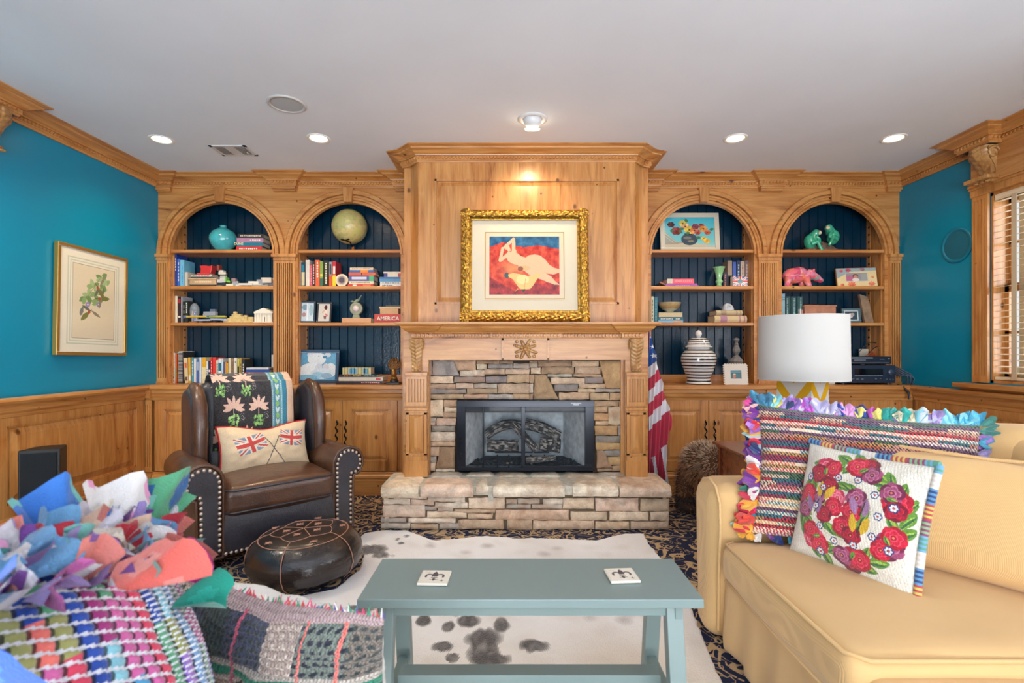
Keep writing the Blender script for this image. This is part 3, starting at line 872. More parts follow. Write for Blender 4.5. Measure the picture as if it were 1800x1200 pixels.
# ================================================================= MANTEL
mt = thing('mantelpiece', 'carved pine mantelpiece framing the stone fireplace', 'mantel', (FX, 3.65, .31))
mb = MB(); mb.box(FX-.925, FX+.925, 3.47, YBR, 1.398, 1.415); mb.build('mantel_shelf', WX, mt, bevel=.004)
LX = [(-.762, -.612), (.824, .962)]
YM = 3.625
bz = 1.398
mprof = [(0, 1.303), (.012, 1.303), (.014, 1.310), (.014, 1.334), (.03, 1.337), (.034, 1.345), (.05, 1.352), (.07, 1.366), (.078, 1.372), (.086, 1.385), (.10, 1.390), (.105, 1.398), (0, 1.398)]
path = [(FX-.815, 3.82), (FX-.815, YM-.045), (-.585, YM-.045), (-.585, YM), (PX(866, YM), YM), (PX(866, YM), YM-.035), (PX(983, YM), YM-.035), (PX(983, YM), YM), (.795, YM), (.795, YM-.045), (FX+.815, YM-.045), (FX+.815, 3.82)]
mb = MB(); mb.sweep([(o*.95, z) for o, z in mprof], path)
dentil(mb, path, 1.311, 1.334, .013, pitch=.024, wd=.018, slant=0)
mb.build('crown_moulding', WX, mt)
mb = MB(); mb.box(-.785, .985, YM, YM+.03, 1.145, 1.40)
mb.box(-.785, -.605, YM+.005, YM+.035, .31, 1.15); mb.box(.822, .985, YM+.005, YM+.035, .31, 1.15)
mb.build('frieze_board', WX, mt)
mb = MB(); x0, x1 = PX(882, YM), PX(965, YM)
mb.box(x0, x1, YM-.012, YM, 1.148, 1.30)
for (a, c, e, f_) in ((x0, x0+.014, 1.148, 1.303), (x1-.014, x1, 1.148, 1.303), (x0, x1, 1.29, 1.303), (x0, x1, 1.148, 1.158)): mb.box(a, c, YM-.022, YM, e, f_)
ctr = mb.build('centre_block', WX, mt)
mb = MB(); cxr = (x0+x1)/2; czr = 1.226
for i in range(8):
    a = i*PI/4+PI/8; L = .062 if i % 2 else .052
    for t in range(6):
        q = t/5; r_ = .012+L*q
        mb.sphere((cxr+math.cos(a)*r_*1.12, YM-.018-.008*math.sin(q*PI), czr+math.sin(a)*r_*.95), (.016-.004*q, .010, .013-.003*q), 8, 6)
mb.sphere((cxr, YM-.026, czr), (.016, .012, .016), 10, 8)
for s1 in (-1, 1):
    for s2 in (-1, 1): mb.sphere((cxr+s1*.062, YM-.018, czr+s2*.052), (.014, .010, .012), 8, 6)
mb.build('rosette', WD, ctr)
for (a, c) in LX:
    mb = MB()
    fluted(mb, a, c, .655*1.0+.28-.12, 1.04, YM-.03, 6, depth=.013, end=.03)
    mb.box(a, c, YM-.015, YM+.01, .31, 1.05)
    mb.box(a-.006, c+.006, YM-.048, YM, 1.04, 1.058); mb.box(a-.003, c+.003, YM-.036, YM, 1.028, 1.04)
    mb.box(a-.008, c+.008, YM-.044, YM, .785, .803); mb.box(a-.004, c+.004, YM-.036, YM, .770, .785)
    # lower raised panel
    mb.box(a, a+.022, YM-.03, YM, .46, .77); mb.box(c-.022, c, YM-.03, YM, .46, .77); mb.box(a, c, YM-.03, YM, .455, .475); mb.box(a, c, YM-.03, YM, .752, .772)
    mb.frus((a+.060, c-.060, .52, .73), (a+.026, c-.026, .48, .748), YM-.034, YM-.018)
    mb.box(a-.004, c+.004, YM-.040, YM, .425, .455); mb.box(a-.008, c+.008, YM-.046, YM, .405, .427)
    mb.box(a-.008, c+.008, YM-.046, YM+.01, .31, .405)
    lg = mb.build('mantel_leg', WZ, mt, bevel=.002)
    mb = MB(); cc = (a+c)/2
    corbel(mb, .088, .235, .058, TR(cc, YM, 1.300), 6)
    mb.build('carved_corbel', WD, mt)

# ================================================================= STONEWORK
def stone_mat():
    k = NT('fieldstone'); a = k.n('ShaderNodeAttribute'); a.attribute_name = 'Col'
    v = k.pos(); n1 = k.noise(v, 14, 5, .6); n2 = k.noise(v, 5, 3, 1.0); n3 = k.noise(v, 90, 4)
    c = k.mix(1.0, a.outputs['Color'], k.ramp(n1, [(0.28, 0.74), (0.5, 1.05), (0.72, 1.28)]), 'MULTIPLY')
    c = k.mix(k.ramp(n2, [(0.5, 0.0), (0.68, 0.45)]), c, lin((164, 120, 88)))
    c = k.mix(0.5, c, k.ramp(n3, [(0.3, 0.75), (0.7, 1.15)]), 'MULTIPLY')
    k.col(c); k.set(Roughness=0.85); k.bump(k.math('ADD', n1, k.math('MULTIPLY', n3, .5)), .55, .012)
    return k.m
M_stone = stone_mat()
M_mortar = mat(.95, bump=.7, bscale=80, mottle=.35)
rs = random.Random(7)
TAN = [(202, 172, 142), (184, 156, 128), (208, 184, 156), (176, 150, 126), (192, 160, 130)]
GRY = [(140, 136, 132), (158, 152, 146), (122, 120, 120), (172, 164, 152)]
PNK = [(200, 170, 148), (190, 160, 142)]
BRN = [(152, 124, 100), (166, 136, 106)]
LGT = [(220, 204, 182), (212, 198, 180), (222, 200, 172)]
def stone(mb, quad, yf, depth, col, bulge=.014, n=7, seed=0):
    """quad: (x,z) of bl, br, tr, tl on the wall; front at yf, runs back by depth"""
    bl, br_, tr, tl = [Vector(q) for q in quad]
    w_ = max((br_-bl).length, (tr-tl).length); h_ = max((tl-bl).length, (tr-br_).length)
    nu = max(4, min(22, int(w_/.016))); nv = max(3, min(18, int(h_/.014))); g = []
    off = Vector((seed*3.1, seed*1.7, 0))
    def at(u, v):
        p = (bl*(1-u) + br_*u)*(1-v) + (tl*(1-u) + tr*u)*v
        ed = min(u*w_, (1-u)*w_, v*h_, (1-v)*h_)
        inset = 0.0
        q = Vector((p.x*17, p.y*17, seed*2.3))
        y = yf - bulge*min(1, ed/.012)**.5*.9 - noise.noise(q)*.008 - noise.noise(q*2.7)*.004
        jx = noise.noise(q*1.3+off)*.005; jz = noise.noise(q*1.3-off)*.005
        return (p.x+jx, y, p.y+jz)
    mb.grid(lambda u, v: at(u, v), nu, nv, col)
    rim = [at(i/nu, 0) for i in range(nu+1)] + [at(1, j/nv) for j in range(1, nv+1)] + [at(1-i/nu, 1) for i in range(1, nu+1)] + [at(0, 1-j/nv) for j in range(1, nv)]
    V = rim + [(p[0], p[1]+depth, p[2]) for p in rim]; m = len(rim)
    mb.add(V, [(i, i+m, (i+1) % m+m, (i+1) % m) for i in range(m)], col, True)

YS = 3.70
def sx(cx, base): return PX(base+cx/4.0, YS)
def sz(cy): return PZ(550+cy/4.0, YS)
# left crop stones (x0,x1,z-top row,z-bottom row[, quad override]); numbers measured on the wall face
Ls = [(240,277,335,438,'g'),('q',(278,470,440),(282,425,332),'g'),('q',(455,585,402),(425,585,332),'t'),(590,660,358,397,'l'),(590,750,333,356,'b'),(755,845,335,355,'b'),
 (670,846,358,390,'g'),(850,962,355,390,'g'),(474,643,403,443,'l'),(645,790,395,431,'t'),(793,962,394,429,'p'),(245,427,446,493,'l'),(432,650,448,490,'g'),(656,803,446,490,'g'),
 (808,962,433,490,'t'),(242,440,500,532,'t'),(445,570,496,530,'l'),(573,735,496,528,'g'),(740,962,496,565,'t'),(242,371,533,567,'g'),(373,518,536,567,'g'),(523,735,531,567,'t'),
 (242,498,571,603,'t'),(502,672,571,604,'t'),(675,848,571,604,'g'),(850,962,569,604,'b'),
 (245,356,613,730,'t'),(361,455,613,658,'t'),(365,455,662,695,'l'),(354,450,698,735,'t'),(245,305,736,765,'g'),(309,445,739,790,'p'),(245,302,768,788,'p'),(245,268,793,833,'g'),(272,440,793,833,'g'),
 (243,438,838,903,'l'),(243,262,906,938,'l'),(265,438,906,938,'t'),(243,325,944,1005,'t'),('q',(303,436,1096),(330,436,944),'b'),(243,306,1009,1052,'g'),(245,300,1056,1112,'t'),(305,432,1099,1116,'l')]
Rs = [(2,60,338,350,'b'),(2,60,353,382,'g'),(64,299,336,377,'b'),(303,492,338,377,'t'),('q',(541,666,528),(497,666,338),'y'),(15,84,386,429,'l'),(90,318,380,428,'b'),(322,505,378,427,'t'),
 (2,33,434,490,'t'),('q',(33,209,608),(37,122,434),'b'),(132,308,430,450,'g'),(314,510,430,450,'t'),(155,393,455,498,'t'),(397,520,453,495,'g'),(2,29,495,562,'l'),(180,346,502,550,'g'),(352,536,497,529,'t'),
 (345,465,533,558,'t'),(468,666,532,557,'g'),(2,29,567,608,'b'),(213,426,560,609,'t'),(430,565,562,612,'t'),(570,666,562,612,'y'),
 (460,630,619,656,'b'),(633,668,620,672,'b'),(450,553,660,702,'b'),(558,668,662,786,'t'),(455,560,706,756,'y'),(468,560,760,788,'t'),(463,624,793,860,'y'),(628,669,793,862,'g'),(470,650,866,912,'g'),
 (472,643,915,961,'y'),(646,669,866,961,'y'),('q',(475,588,1090),(480,525,966),'b'),(530,662,967,1008,'g'),(558,669,1012,1070,'y'),(590,668,1074,1112,'b'),(480,586,1094,1114,'b')]
PAL = {'t': TAN, 'g': GRY, 'l': LGT, 'b': BRN, 'p': PNK, 'y': [(200, 162, 112), (192, 152, 106), (182, 148, 110)]}
st = thing('stone_surround', 'stacked ledgestone surround around the firebox', 'stonework', (FX, YS, .31))
mb = MB(); i = 0
for base, L in ((690, Ls), (930, Rs)):
    for t in L:
        i += 1
        if t[0] == 'q':
            (xa, xb, yb_), (xc, xd, yt_) = t[1], t[2]; cc = t[3]
            q = [(sx(xa, base), sz(yb_)), (sx(xb, base), sz(yb_)), (sx(xd, base), sz(yt_)), (sx(xc, base), sz(yt_))]
        else:
            xa, xb, yt_, yb_, cc = t
            q = [(sx(xa, base), sz(yb_)), (sx(xb, base), sz(yb_)), (sx(xb, base), sz(yt_)), (sx(xa, base), sz(yt_))]
        c_ = mixc(jit(rs.choice(PAL[cc]), rs, 10), (146, 116, 90), .22)
        stone(mb, q, YS+.010+rs.uniform(-.006, .006), .03, c_, seed=i)
mb.build('stones', M_stone, st)
FB = (PX(803.4, YS), PX(1043.4, YS), PZ(825, YS), PZ(703, YS))   # firebox opening
mb = MB((72, 58, 44)); xL_, xR_ = PX(748, YS), PX(1100, YS)
mb.box(xL_, FB[0], YS+.034, YS+.07, .30, 1.16); mb.box(FB[1], xR_, YS+.034, YS+.07, .30, 1.16); mb.box(FB[0], FB[1], YS+.034, YS+.07, FB[3], 1.16)
mb.build('mortar', M_mortar, st)

# hearth
YH = 3.38
def hx(cx): return PX(650+cx/3.0, YH)
def hz(cy): return PZ(800+cy/3.0, YH)
he = thing('stone_hearth', 'raised fieldstone hearth with thick pale cap stones', 'hearth', (FX, 3.55, 0))
rows = [(65,120,213,229,'l'),(122,300,213,232,'l'),(302,500,218,248,'l'),(70,212,234,261,'l'),(215,338,236,265,'p'),(343,515,251,281,'l'),(520,711,226,284,'l'),(720,776,232,258,'b'),(780,896,230,258,'g'),
 (915,1018,232,261,'l'),(720,850,261,284,'g'),(856,1016,261,284,'g'),(1020,1184,228,284,'t'),(1192,1419,230,297,'p'),(1430,1582,232,298,'t'),(66,289,265,330,'p'),(291,353,271,295,'g'),(356,439,276,300,'g'),
 (445,661,286,308,'b'),(300,511,299,332,'t'),(515,648,311,338,'b'),(664,1049,290,343,'t'),(1062,1251,300,346,'t'),(1265,1473,300,347,'l'),(1484,1580,300,347,'t'),(56,190,333,357,'g'),(200,451,335,361,'l'),
 (58,210,361,389,'g'),(216,359,366,393,'b'),(366,470,361,391,'g'),(464,706,342,391,'b'),(726,856,345,394,'b'),(862,1186,347,398,'t'),(1190,1371,352,400,'b'),(1378,1580,351,401,'b')]
mb = MB()
for j, (xa, xb, yt_, yb_, cc) in enumerate(rows):
    q = [(hx(xa), max(.004, hz(yb_))), (hx(xb), max(.004, hz(yb_))), (hx(xb), hz(yt_)), (hx(xa), hz(yt_))]
    stone(mb, q, YH+.012, .05, mixc(jit(rs.choice(PAL[cc]), rs, 9), (228, 202, 176), .42), bulge=.014, seed=100+j)
mb.build('face_stones', M_stone, he)
mb = MB((126, 110, 88)); x0h, x1h = hx(66), hx(1578)
mb.box(x0h+.01, x1h-.01, YH+.036, 3.74, 0, .30)
# end stones on both sides
mb.build('core', M_mortar, he)
mb = MB()
for s_, xx in ((-1, x0h), (1, x1h)):
    Ms = frame_M((xx, 3.39 if s_ > 0 else 3.74, 0), (0, 1 if s_ > 0 else -1, 0), zdir=(0, 0, 1)); z = .0; mb.M = Ms
    for r_ in range(4):
        x = 0.0
        while x < .33:
            w_ = rs.uniform(.09, .2); stone(mb, [(x+.004, z+.004), (min(.35, x+w_), z+.004), (min(.35, x+w_), z+.052), (x+.004, z+.052)], .012, .03, mixc(rs.choice(TAN), (214, 196, 166), .3), seed=200+r_*7); x += w_
        z += .056
mb.M = Matrix.Identity(4); mb.build('end_stones', M_stone, he)
caps = [(60,258,140,208),(268,545,150,212),(560,624,140,200),(652,1028,152,214),(1072,1312,160,222),(1318,1590,152,228)]
mb = MB()
def slab(mb, q0, q1, ztop, zbot, xa0, xa1, ya, xb0, xb1, yb2, col, seed):
    """thick cap stone: front edge xa0..xa1 at ya, back edge xb0..xb1 at yb2"""
    def P(u, v, side=0):
        x = (xa0*(1-u)+xa1*u)*(1-v) + (xb0*(1-u)+xb1*u)*v; y = ya*(1-v)+yb2*v
        q = Vector((x*9, y*9, seed)); e = min(u*(xa1-xa0), (1-u)*(xa1-xa0), v*(yb2-ya))
        z = ztop + noise.noise(q)*.006 - .012*max(0, 1-e/.02)**2
        return (x + noise.noise(q*1.7)*.006, y + noise.noise(q*2.1)*.006, z)
    nu = max(6, int((xa1-xa0)/.025)); nv = 10
    mb.grid(lambda u, v: P(u, v), nu, nv, col)
    top = [P(i/nu, 0) for i in range(nu+1)]
    def fr_(u, v):
        p = top[min(nu, int(round(u*nu)))]; q = Vector((p[0]*22, v*6, seed))
        return (p[0], p[1] - .012*math.sin(v*PI) - noise.noise(q)*.010, p[2] + (zbot-p[2])*v)
    mb.grid(fr_, nu, 7, col, flip=True)
    for (uu, fl) in ((0, False), (1, True)):
        L = [P(uu, j/nv) for j in range(nv+1)]; V = L + [(p[0], p[1], zbot) for p in L]; n1 = len(L)
        mb.add(V, [((k, k+n1, k+1+n1, k+1) if not fl else (k, k+1, k+1+n1, k+n1)) for k in range(nv)], col, True)
for j, (xa, xb, yt_, yb_) in enumerate(caps):
    a, c = PX(650+xa/3., 3.35), PX(650+xb/3., 3.35); rr = rs.uniform(-.02, .02)
    slab(mb, 0, 0, .312, .235+(.02 if j == 2 else 0), a, c, 3.345+(.015 if j in (2, 4) else 0), a*1.0+.02+rr, c-.015+rr, 3.565+rs.uniform(-.03, .02) if j not in (0, 5) else 3.70, mixc(jit(rs.choice(LGT+PNK[:1]), rs, 8), (230, 210, 188), .4), 300+j)
for j in range(6):
    a = -.60 + j*.245; 
    slab(mb, 0, 0, .313, .28, a+rs.uniform(0, .02), a+.225, 3.605+rs.uniform(-.02, .02), a+rs.uniform(-.03, .03), a+.23+rs.uniform(-.03, .02), 3.72, mixc(rs.choice(LGT), (210, 200, 180), .4), 320+j)
mb.build('cap_stones', M_stone, he)
mb = MB((205, 198, 182)); mb.box(hx(62), hx(1586), 3.375, 3.74, .24, .302); mb.box(PX(650+625/3., 3.36), PX(650+652/3., 3.36), 3.37, 3.5, .2, .297)
mb.build('cap_mortar', M_mortar, he)

# ================================================================= FIREBOX INSERT
fi = thing('fireplace_insert', 'black metal firebox insert with glass doors and mesh curtain', 'fireplace', ((FB[0]+FB[1])/2, YS, FB[2]))
M_blk = mat(.22, .35, name='black_enamel')
x0, x1, z0, z1 = FB; yf = YS-.02; dep = .42
def mull(px): return PX(780+px/6.207, YS)
def mz(py): return PZ(680+py/6.207, YS)
mb = MB((14, 22, 36))
mb.box(x0, mull(238), yf, YS+.03, z0, z1); mb.box(mull(1540), x1, yf, YS+.03, z0, z1)
mb.box(x0, x1, yf-.006, YS+.03, mz(215), z1); mb.box(x0, x1, yf-.012, YS+.03, mz(168), mz(150))
mb.box(x0, x1, yf-.02, YS+.03, z0, mz(865)); mb.box(mull(860), x1-.02, yf-.026, yf, mz(868), mz(845))
mb.box(mull(845), mull(888), yf-.004, yf+.01, mz(865), mz(215)); mb.box(mull(425), mull(440), yf, yf+.008, mz(865), mz(215))
fr = mb.build('door_frame', M_blk, fi, bevel=.002)
mb = MB((3, 4, 6))
for i in range(5):
    mb.lathe([(0, 0), (.0065, 0)], 14, center=(0, 0, 0), caps=False) if False else None
    mb.M = TR(mull(188), yf-.0005, mz(560+i*53), 0, PI/2); mb.lathe([(0, .0), (.0072, .0), (.0072, .002), (0, .002)], 14)
mb.M = Matrix.Identity(4); mb.build('vent_hole', mat(.9), fr)
mb = MB((200, 205, 210)); mb.box(mull(1385), mull(1495), yf-.0068, yf-.006, mz(178), mz(168)); mb.box(mull(1410), mull(1468), yf-.0068, yf-.006, mz(196), mz(184)); mb.build('maker_plate', mat(.4), fr)
k = NT('door_glass'); k.set(Roughness=0.03); k.b.inputs['Base Color'].default_value = (*lin((70, 92, 112)), 1); k.b.inputs['Alpha'].default_value = .04; k.b.inputs['Specular IOR Level'].default_value = .9
mb = MB(); mb.box(mull(238), mull(1540), yf+.002, yf+.005, mz(865), mz(215)); mb.build('glass_door', k.m, fi)
# box inside
mb = MB((150, 158, 164))
bx0, bx1 = mull(470)-.02, mull(1300)+.07
yb3 = YS+dep
kx = (YS+dep)/YS
IX0, IX1 = mull(238)-.012, mull(1540)+.012; JX0, JX1 = PX(780+455/6.207, yb3), PX(780+1300/6.207, yb3); Z0, Z1 = z0+.015, z1-.02
for i in range(12):
    pass
V = [(IX0, YS+.03, Z0), (IX0, YS+.03, Z1), (JX0, yb3, Z1), (JX0, yb3, Z0), (IX1, YS+.03, Z0), (IX1, YS+.03, Z1), (JX1, yb3, Z1), (JX1, yb3, Z0)]
mb.add(V, [(0, 3, 2, 1), (4, 5, 6, 7)], (232, 236, 238)); mb.add(V, [(3, 7, 6, 2)], (226, 234, 238)); mb.add(V, [(1, 2, 6, 5)], (40, 44, 48)); mb.add(V, [(0, 4, 7, 3)], (44, 44, 46))
mb.build('refractory_panel', mat(.9, bump=.5, bscale=60, mottle=.4), fi)
mb = MB((30, 34, 40)); mb.box(IX0, IX1, YS+.035, YS+.05, mz(285), mz(200)); mb.build('hood', mat(.5), fi)
k = NT('mesh_curtain'); k.set(Roughness=.5, Metallic=.4); k.b.inputs['Base Color'].default_value = (*lin((40, 50, 62)), 1); k.b.inputs['Alpha'].default_value = .08
def mesh_c(xa, xb, nm, amp=.006):
    mb = MB(); mb.grid(lambda u, v: (xa+(xb-xa)*u, YS+.024+amp*math.sin(u*(xb-xa)*110), mz(860)+(mz(230)-mz(860))*v), int(abs(xb-xa)*260)+4, 2); return mb.build(nm, k.m, fi)
mesh_c(mull(240), mull(1538), 'mesh_curtain', .002); mesh_c(mull(242), mull(440), 'gathered_mesh', .008)
# ember bed
rr = random.Random(5); mb = MB()
for i in range(420):
    yy = YS+.06+rr.random()*.22; xx = IX0+.06+(IX1-IX0-.12)*rr.random(); c = rr.choice([(40, 40, 42), (60, 58, 56), (26, 26, 28), (150, 136, 112)] if .35 < (xx-IX0)/(IX1-IX0) < .6 and yy < YS+.14 else [(40, 40, 42), (26, 26, 28), (54, 54, 56)])
    s3 = rr.uniform(.006, .014); mb.sphere((xx, yy, Z0+.004+rr.random()*.012), (s3, s3*.8, s3*.6), 6, 4, c)
o = mb.build('ember_bed', mat(.9), None); tag(o, 'bed of dark lava cinders under the ceramic logs', 'embers', kind='stuff')
def log(pts, r, lb, ends=True, col=(62, 58, 56)):
    root = thing('fire_log', lb, 'log', pts[0], 'ceramic logs in the firebox')
    mb = MB(col); n = 30; P0, P1 = Vector(pts[0]), Vector(pts[-1]); mid = Vector(pts[1]) if len(pts) > 2 else (P0+P1)/2
    d = (P1-P0).normalized(); u = d.orthogonal().normalized(); w2 = d.cross(u); seg = 28; V = []
    for i in range(n+1):
        t = i/n; c = P0*(1-t)**2 + mid*2*t*(1-t) + P1*t*t
        for k2 in range(seg):
            a = 2*PI*k2/seg; q = Vector((math.cos(a)*2.2, math.sin(a)*2.2, t*3.0+lb.__len__()))
            rad = r*(1 + .10*noise.noise(q) + .13*abs(noise.noise(Vector((math.cos(a)*5, math.sin(a)*5, t*2.5)))) )
            V.append(tuple(c + (u*math.cos(a)+w2*math.sin(a))*rad))
    Fc = [(i*seg+k2, i*seg+(k2+1) % seg, (i+1)*seg+(k2+1) % seg, (i+1)*seg+k2) for i in range(n) for k2 in range(seg)]
    cl = []
    for i in range(n):
        for k2 in range(seg):
            v_ = noise.noise(Vector((k2*.9, i*.25, r*90))); cl.append((170, 160, 148) if v_ > .18 else ((52, 50, 50) if v_ < -.1 else (104, 98, 92)))
    mb.add(V, Fc, None, True, cl); mb.build('bark', mat(.9, bump=.8, bscale=120), root)
    e = MB((172, 140, 110)); e.add(V[:seg], [tuple(range(seg-1, -1, -1))], (150, 124, 102)); e.add(V[-seg:], [tuple(range(seg))], (140, 116, 96)); e.build('cut_end', mat(.9, bump=.6, bscale=90), root)
def fp(px, py, dy): Y = YS+dy; return (PX(780+px/6.207, Y), Y, PZ(680+py/6.207, Y))
log([fp(470, 640, .20), fp(820, 640, .20)], .046, 'ceramic log lying low at the front left of the firebox')
log([fp(1050, 620, .20), fp(1270, 640, .20)], .052, 'ceramic log lying low at the front right of the firebox')
log([fp(470, 520, .30), fp(660, 360, .28), fp(860, 420, .26)], .040, 'curved ceramic log with pale cut end at upper left')
log([fp(880, 400, .27), fp(1060, 420, .26), fp(1270, 540, .24)], .044, 'ceramic log with knot sloping down to the right')
log([fp(760, 400, .16), fp(900, 560, .12), fp(1010, 690, .10)], .030, 'slim ceramic log crossing diagonally in front')
log([fp(900, 800, .07), fp(1220, 770, .08)], .022, 'small grey ceramic log at the front of the firebox floor')
mb = MB((20, 20, 22))
for px in (585, 710, 950, 1100):
    a = fp(px, 700, .12); mb.tube([(a[0], a[1], Z0), (a[0], a[1], Z0+.07)], .006, 6)
mb.tube([fp(560, 712, .12), fp(1150, 712, .12)], .006, 6)
for px in (590, 1120):
    a = fp(px, 712, .12); mb.tube([a, (a[0], a[1]+.16, a[2])], .006, 6)
tag(mb.build('log_grate', M_iron, None), 'black iron grate carrying the logs', 'grate')
# ================================================================= FURNITURE
def leather(name, c1, c2, rough=.32):
    k = NT(name); v = k.pos()
    n = k.noise(v, 6, 4, .5); n2 = k.noise(v, 120, 3)
    k.col(k.mix(1.0, k.ramp(n, [(0.3, lin(c1)), (0.7, lin(c2))]), k.ramp(n2, [(0.3, .8), (0.7, 1.1)]), 'MULTIPLY'))
    k.set(Roughness=rough); k.b.inputs['Coat Weight'].default_value = .35; k.b.inputs['Coat Roughness'].default_value = .18; k.bump(k.math('ADD', n2, k.math('MULTIPLY', k.noise(v, 14, 3, 1.0), 2.5)), .28, .006); return k.m
M_lea = leather('brown_leather', (66, 40, 28), (98, 64, 44), .34)
M_leaf = leather('dark_leather', (44, 42, 48), (60, 58, 66), .34)
M_pouf = leather('black_pouf_leather', (30, 24, 24), (50, 40, 36), .24)
M_nail = mat(.3, .55, name='aged_brass_nails')

def superpillow(mb, M, w, h, T, col=None, colfn=None, back=None, nu=40, nv=40, k=.07, dent=0.0, ex=2.6, disp=None, wr=0.0):
    """knife-edge pillow; local x right, z up, front faces -y"""
    save = mb.M; mb.M = save @ M
    def P(u, v, sgn):
        a, c = 2*u-1, 2*v-1
        x = w/2*a*(1-k*(1-c*c)*abs(a)); z = h/2*c*(1-k*(1-a*a)*abs(c))
        t = T/2*(max(0, (1-abs(a)**ex)*(1-abs(c)**ex)))**.55
        z -= dent*math.exp(-(a/.45)**2)*max(0, c)**2
        if disp: t += disp(u, v)*min(1, t/(T*.2)+.05)
        if wr: t += wr*noise.noise(Vector((a*4, c*4, w*7)))*min(1, t/(T*.15))
        return (x, -sgn*t, z)
    mb.grid(lambda u, v: P(u, v, 1), nu, nv, col, colfn=colfn)
    mb.grid(lambda u, v: P(u, v, -1), max(10, nu//3), max(10, nv//3), back or col, flip=True)
    mb.M = save
    return P

# ---- wing armchair
CH = TR(-1.335, 2.93, 0, R(42)) @ Matrix.Diagonal((.93, .95, .96, 1))
ch = thing('wing_armchair', 'brown and black leather wing armchair with nailhead trim and rolled arms', 'armchair', (-1.62, 3.30, 0))
W2 = .50
mb = MB(M=CH)
mb.box(-W2+.045, W2-.045, .06, .80, .10, .33)
mb.build('frame', M_leaf, ch, bevel=.02, seg=3)
mb = MB(M=CH); mb.grid(lambda u, v: (-W2+.17+(2*W2-.34)*u, .03-.012*math.sin(v*PI), .095+(.33-.095)*v), 12, 6)
mb.box(-W2+.17, W2-.17, .03, .08, .095, .33); mb.build('front_rail', M_leaf, ch)
def arm_outline(cx, cz, r, s_, zb, xi, xo):
    """front view outline of a rolled arm, s_=+1 right arm"""
    P = [(xi, zb), (xi, cz-.02)]
    for i in range(15):
        a = PI - (PI*1.28)*i/14
        P.append((cx + r*math.cos(a), cz + r*math.sin(a)))
    P += [(xo+.004, cz-r*.85), (xo, cz-r*1.3), (xo, zb)]
    return [(s_*p[0], p[1]) for p in P]
for s_ in (-1, 1):
    out = arm_outline(.435, .515, .105, s_, .085, .33, .468)
    mb = MB(M=CH); mb.prism(out, 1, .035, .70, smooth=False)
    ar = mb.build('arm', M_lea, ch, bevel=.018, seg=4)
    for f_ in ar.data.polygons: f_.use_smooth = True
    # darker front facing
    inn = arm_outline(.435, .515, .082, s_, .10, .352, .446)
    mb = MB(M=CH); mb.prism(inn, 1, .022, .04); mb.build('arm_facing', M_leaf, ar, bevel=.006, seg=2)
    mb = MB(M=CH); full = [(p[0], .030, p[1]) for p in out] ; mb.tube(full+[full[0]], .010, 8); mb.build('arm_welt', M_lea, ar)
    nb = MB(M=CH); L = inn+[inn[0]]; acc = 0
    for i in range(len(L)-1):
        A = Vector(L[i]); B_ = Vector(L[i+1]); d = (B_-A).length; t = (.030-acc) if acc else 0
        while t < d:
            p = A.lerp(B_, t/d)
            if p.y > .11: nb.sphere((p.x, .018, p.y), (.0105, .008, .0105), 8, 5, (206, 186, 172))
            t += .030
        acc = d-(t-.030)
    nb.build('nailhead_trim', M_nail, ar)
nb = MB(M=CH)
for i in range(24): nb.sphere((-W2+.18+(2*W2-.36)*i/23, .016, .105), (.0105, .008, .0105), 8, 5, (206, 186, 172))
nb.build('nailhead_trim', M_nail, ch)
def seatfn(p):
    return Vector((p.x, p.y, p.z))
mb = MB(M=CH); mb.rbox(0, .30, .395, .655, .64, .17, .05, crown=.035, n=12)
se = mb.build('seat_cushion', M_lea, ch)
mb = MB(M=CH)
for zz in (.462, .335):
    e = [(-.315, .58, zz), (-.322, .02, zz), (-.29, -.016, zz), (.29, -.016, zz), (.322, .02, zz), (.315, .58, zz)]; mb.tube(e, .006, 6)
mb.build('welt', M_leaf, se)
# back, reclined
mb = MB(M=CH @ TR(0, .66, .36, 0, R(-9)))
mb.rbox(0, .06, .34, .66, .15, .70, .065, n=10, fn=lambda p: Vector((p.x, p.y - .03*(1-(p.x/.33)**2), p.z + .035*(1-(p.x/.33)**2)*(1 if p.z > .5 else 0))))
mb.build('backrest', M_leaf, ch)
mb = MB(M=CH); mb.box(-.40, .40, .76, .84, .12, .95); mb.build('outer_back', M_lea, ch, bevel=.02)
for s_ in (-1, 1):
    pts = [(.42, .46), (.40, .60), (.395, .78), (.42, .92), (.50, 1.005), (.62, 1.03), (.76, 1.00), (.82, .94), (.80, .46)]
    mb = MB(M=CH); mb.prism(pts, 0, s_*.335, s_*.425, smooth=False)
    wg = mb.build('wing', M_leaf, ch, bevel=.035, seg=4)
    for f_ in wg.data.polygons: f_.use_smooth = True
    mb = MB(M=CH); mb.tube([(s_*.38, p[0]-.006, p[1]) for p in pts[:7]], [.036, .040, .042, .042, .038, .03, .02], 10); mb.build('wing_roll', M_lea, wg)
for (x, y) in ((-.40, .10), (.40, .10), (-.38, .76), (.38, .76)):
    mb = MB((34, 22, 18), M=CH); mb.lathe([(.03, 0), (.052, .02), (.055, .05), (.04, .08), (.035, .11)], 18, center=(x, y, 0)) if y < .5 else mb.prism([(x-.025, y-.02), (x+.025, y-.02), (x+.025, y+.03), (x-.025, y+.03)], 2, 0, .13)
    mb.build('leg', mat(.25, coat=.3), ch)

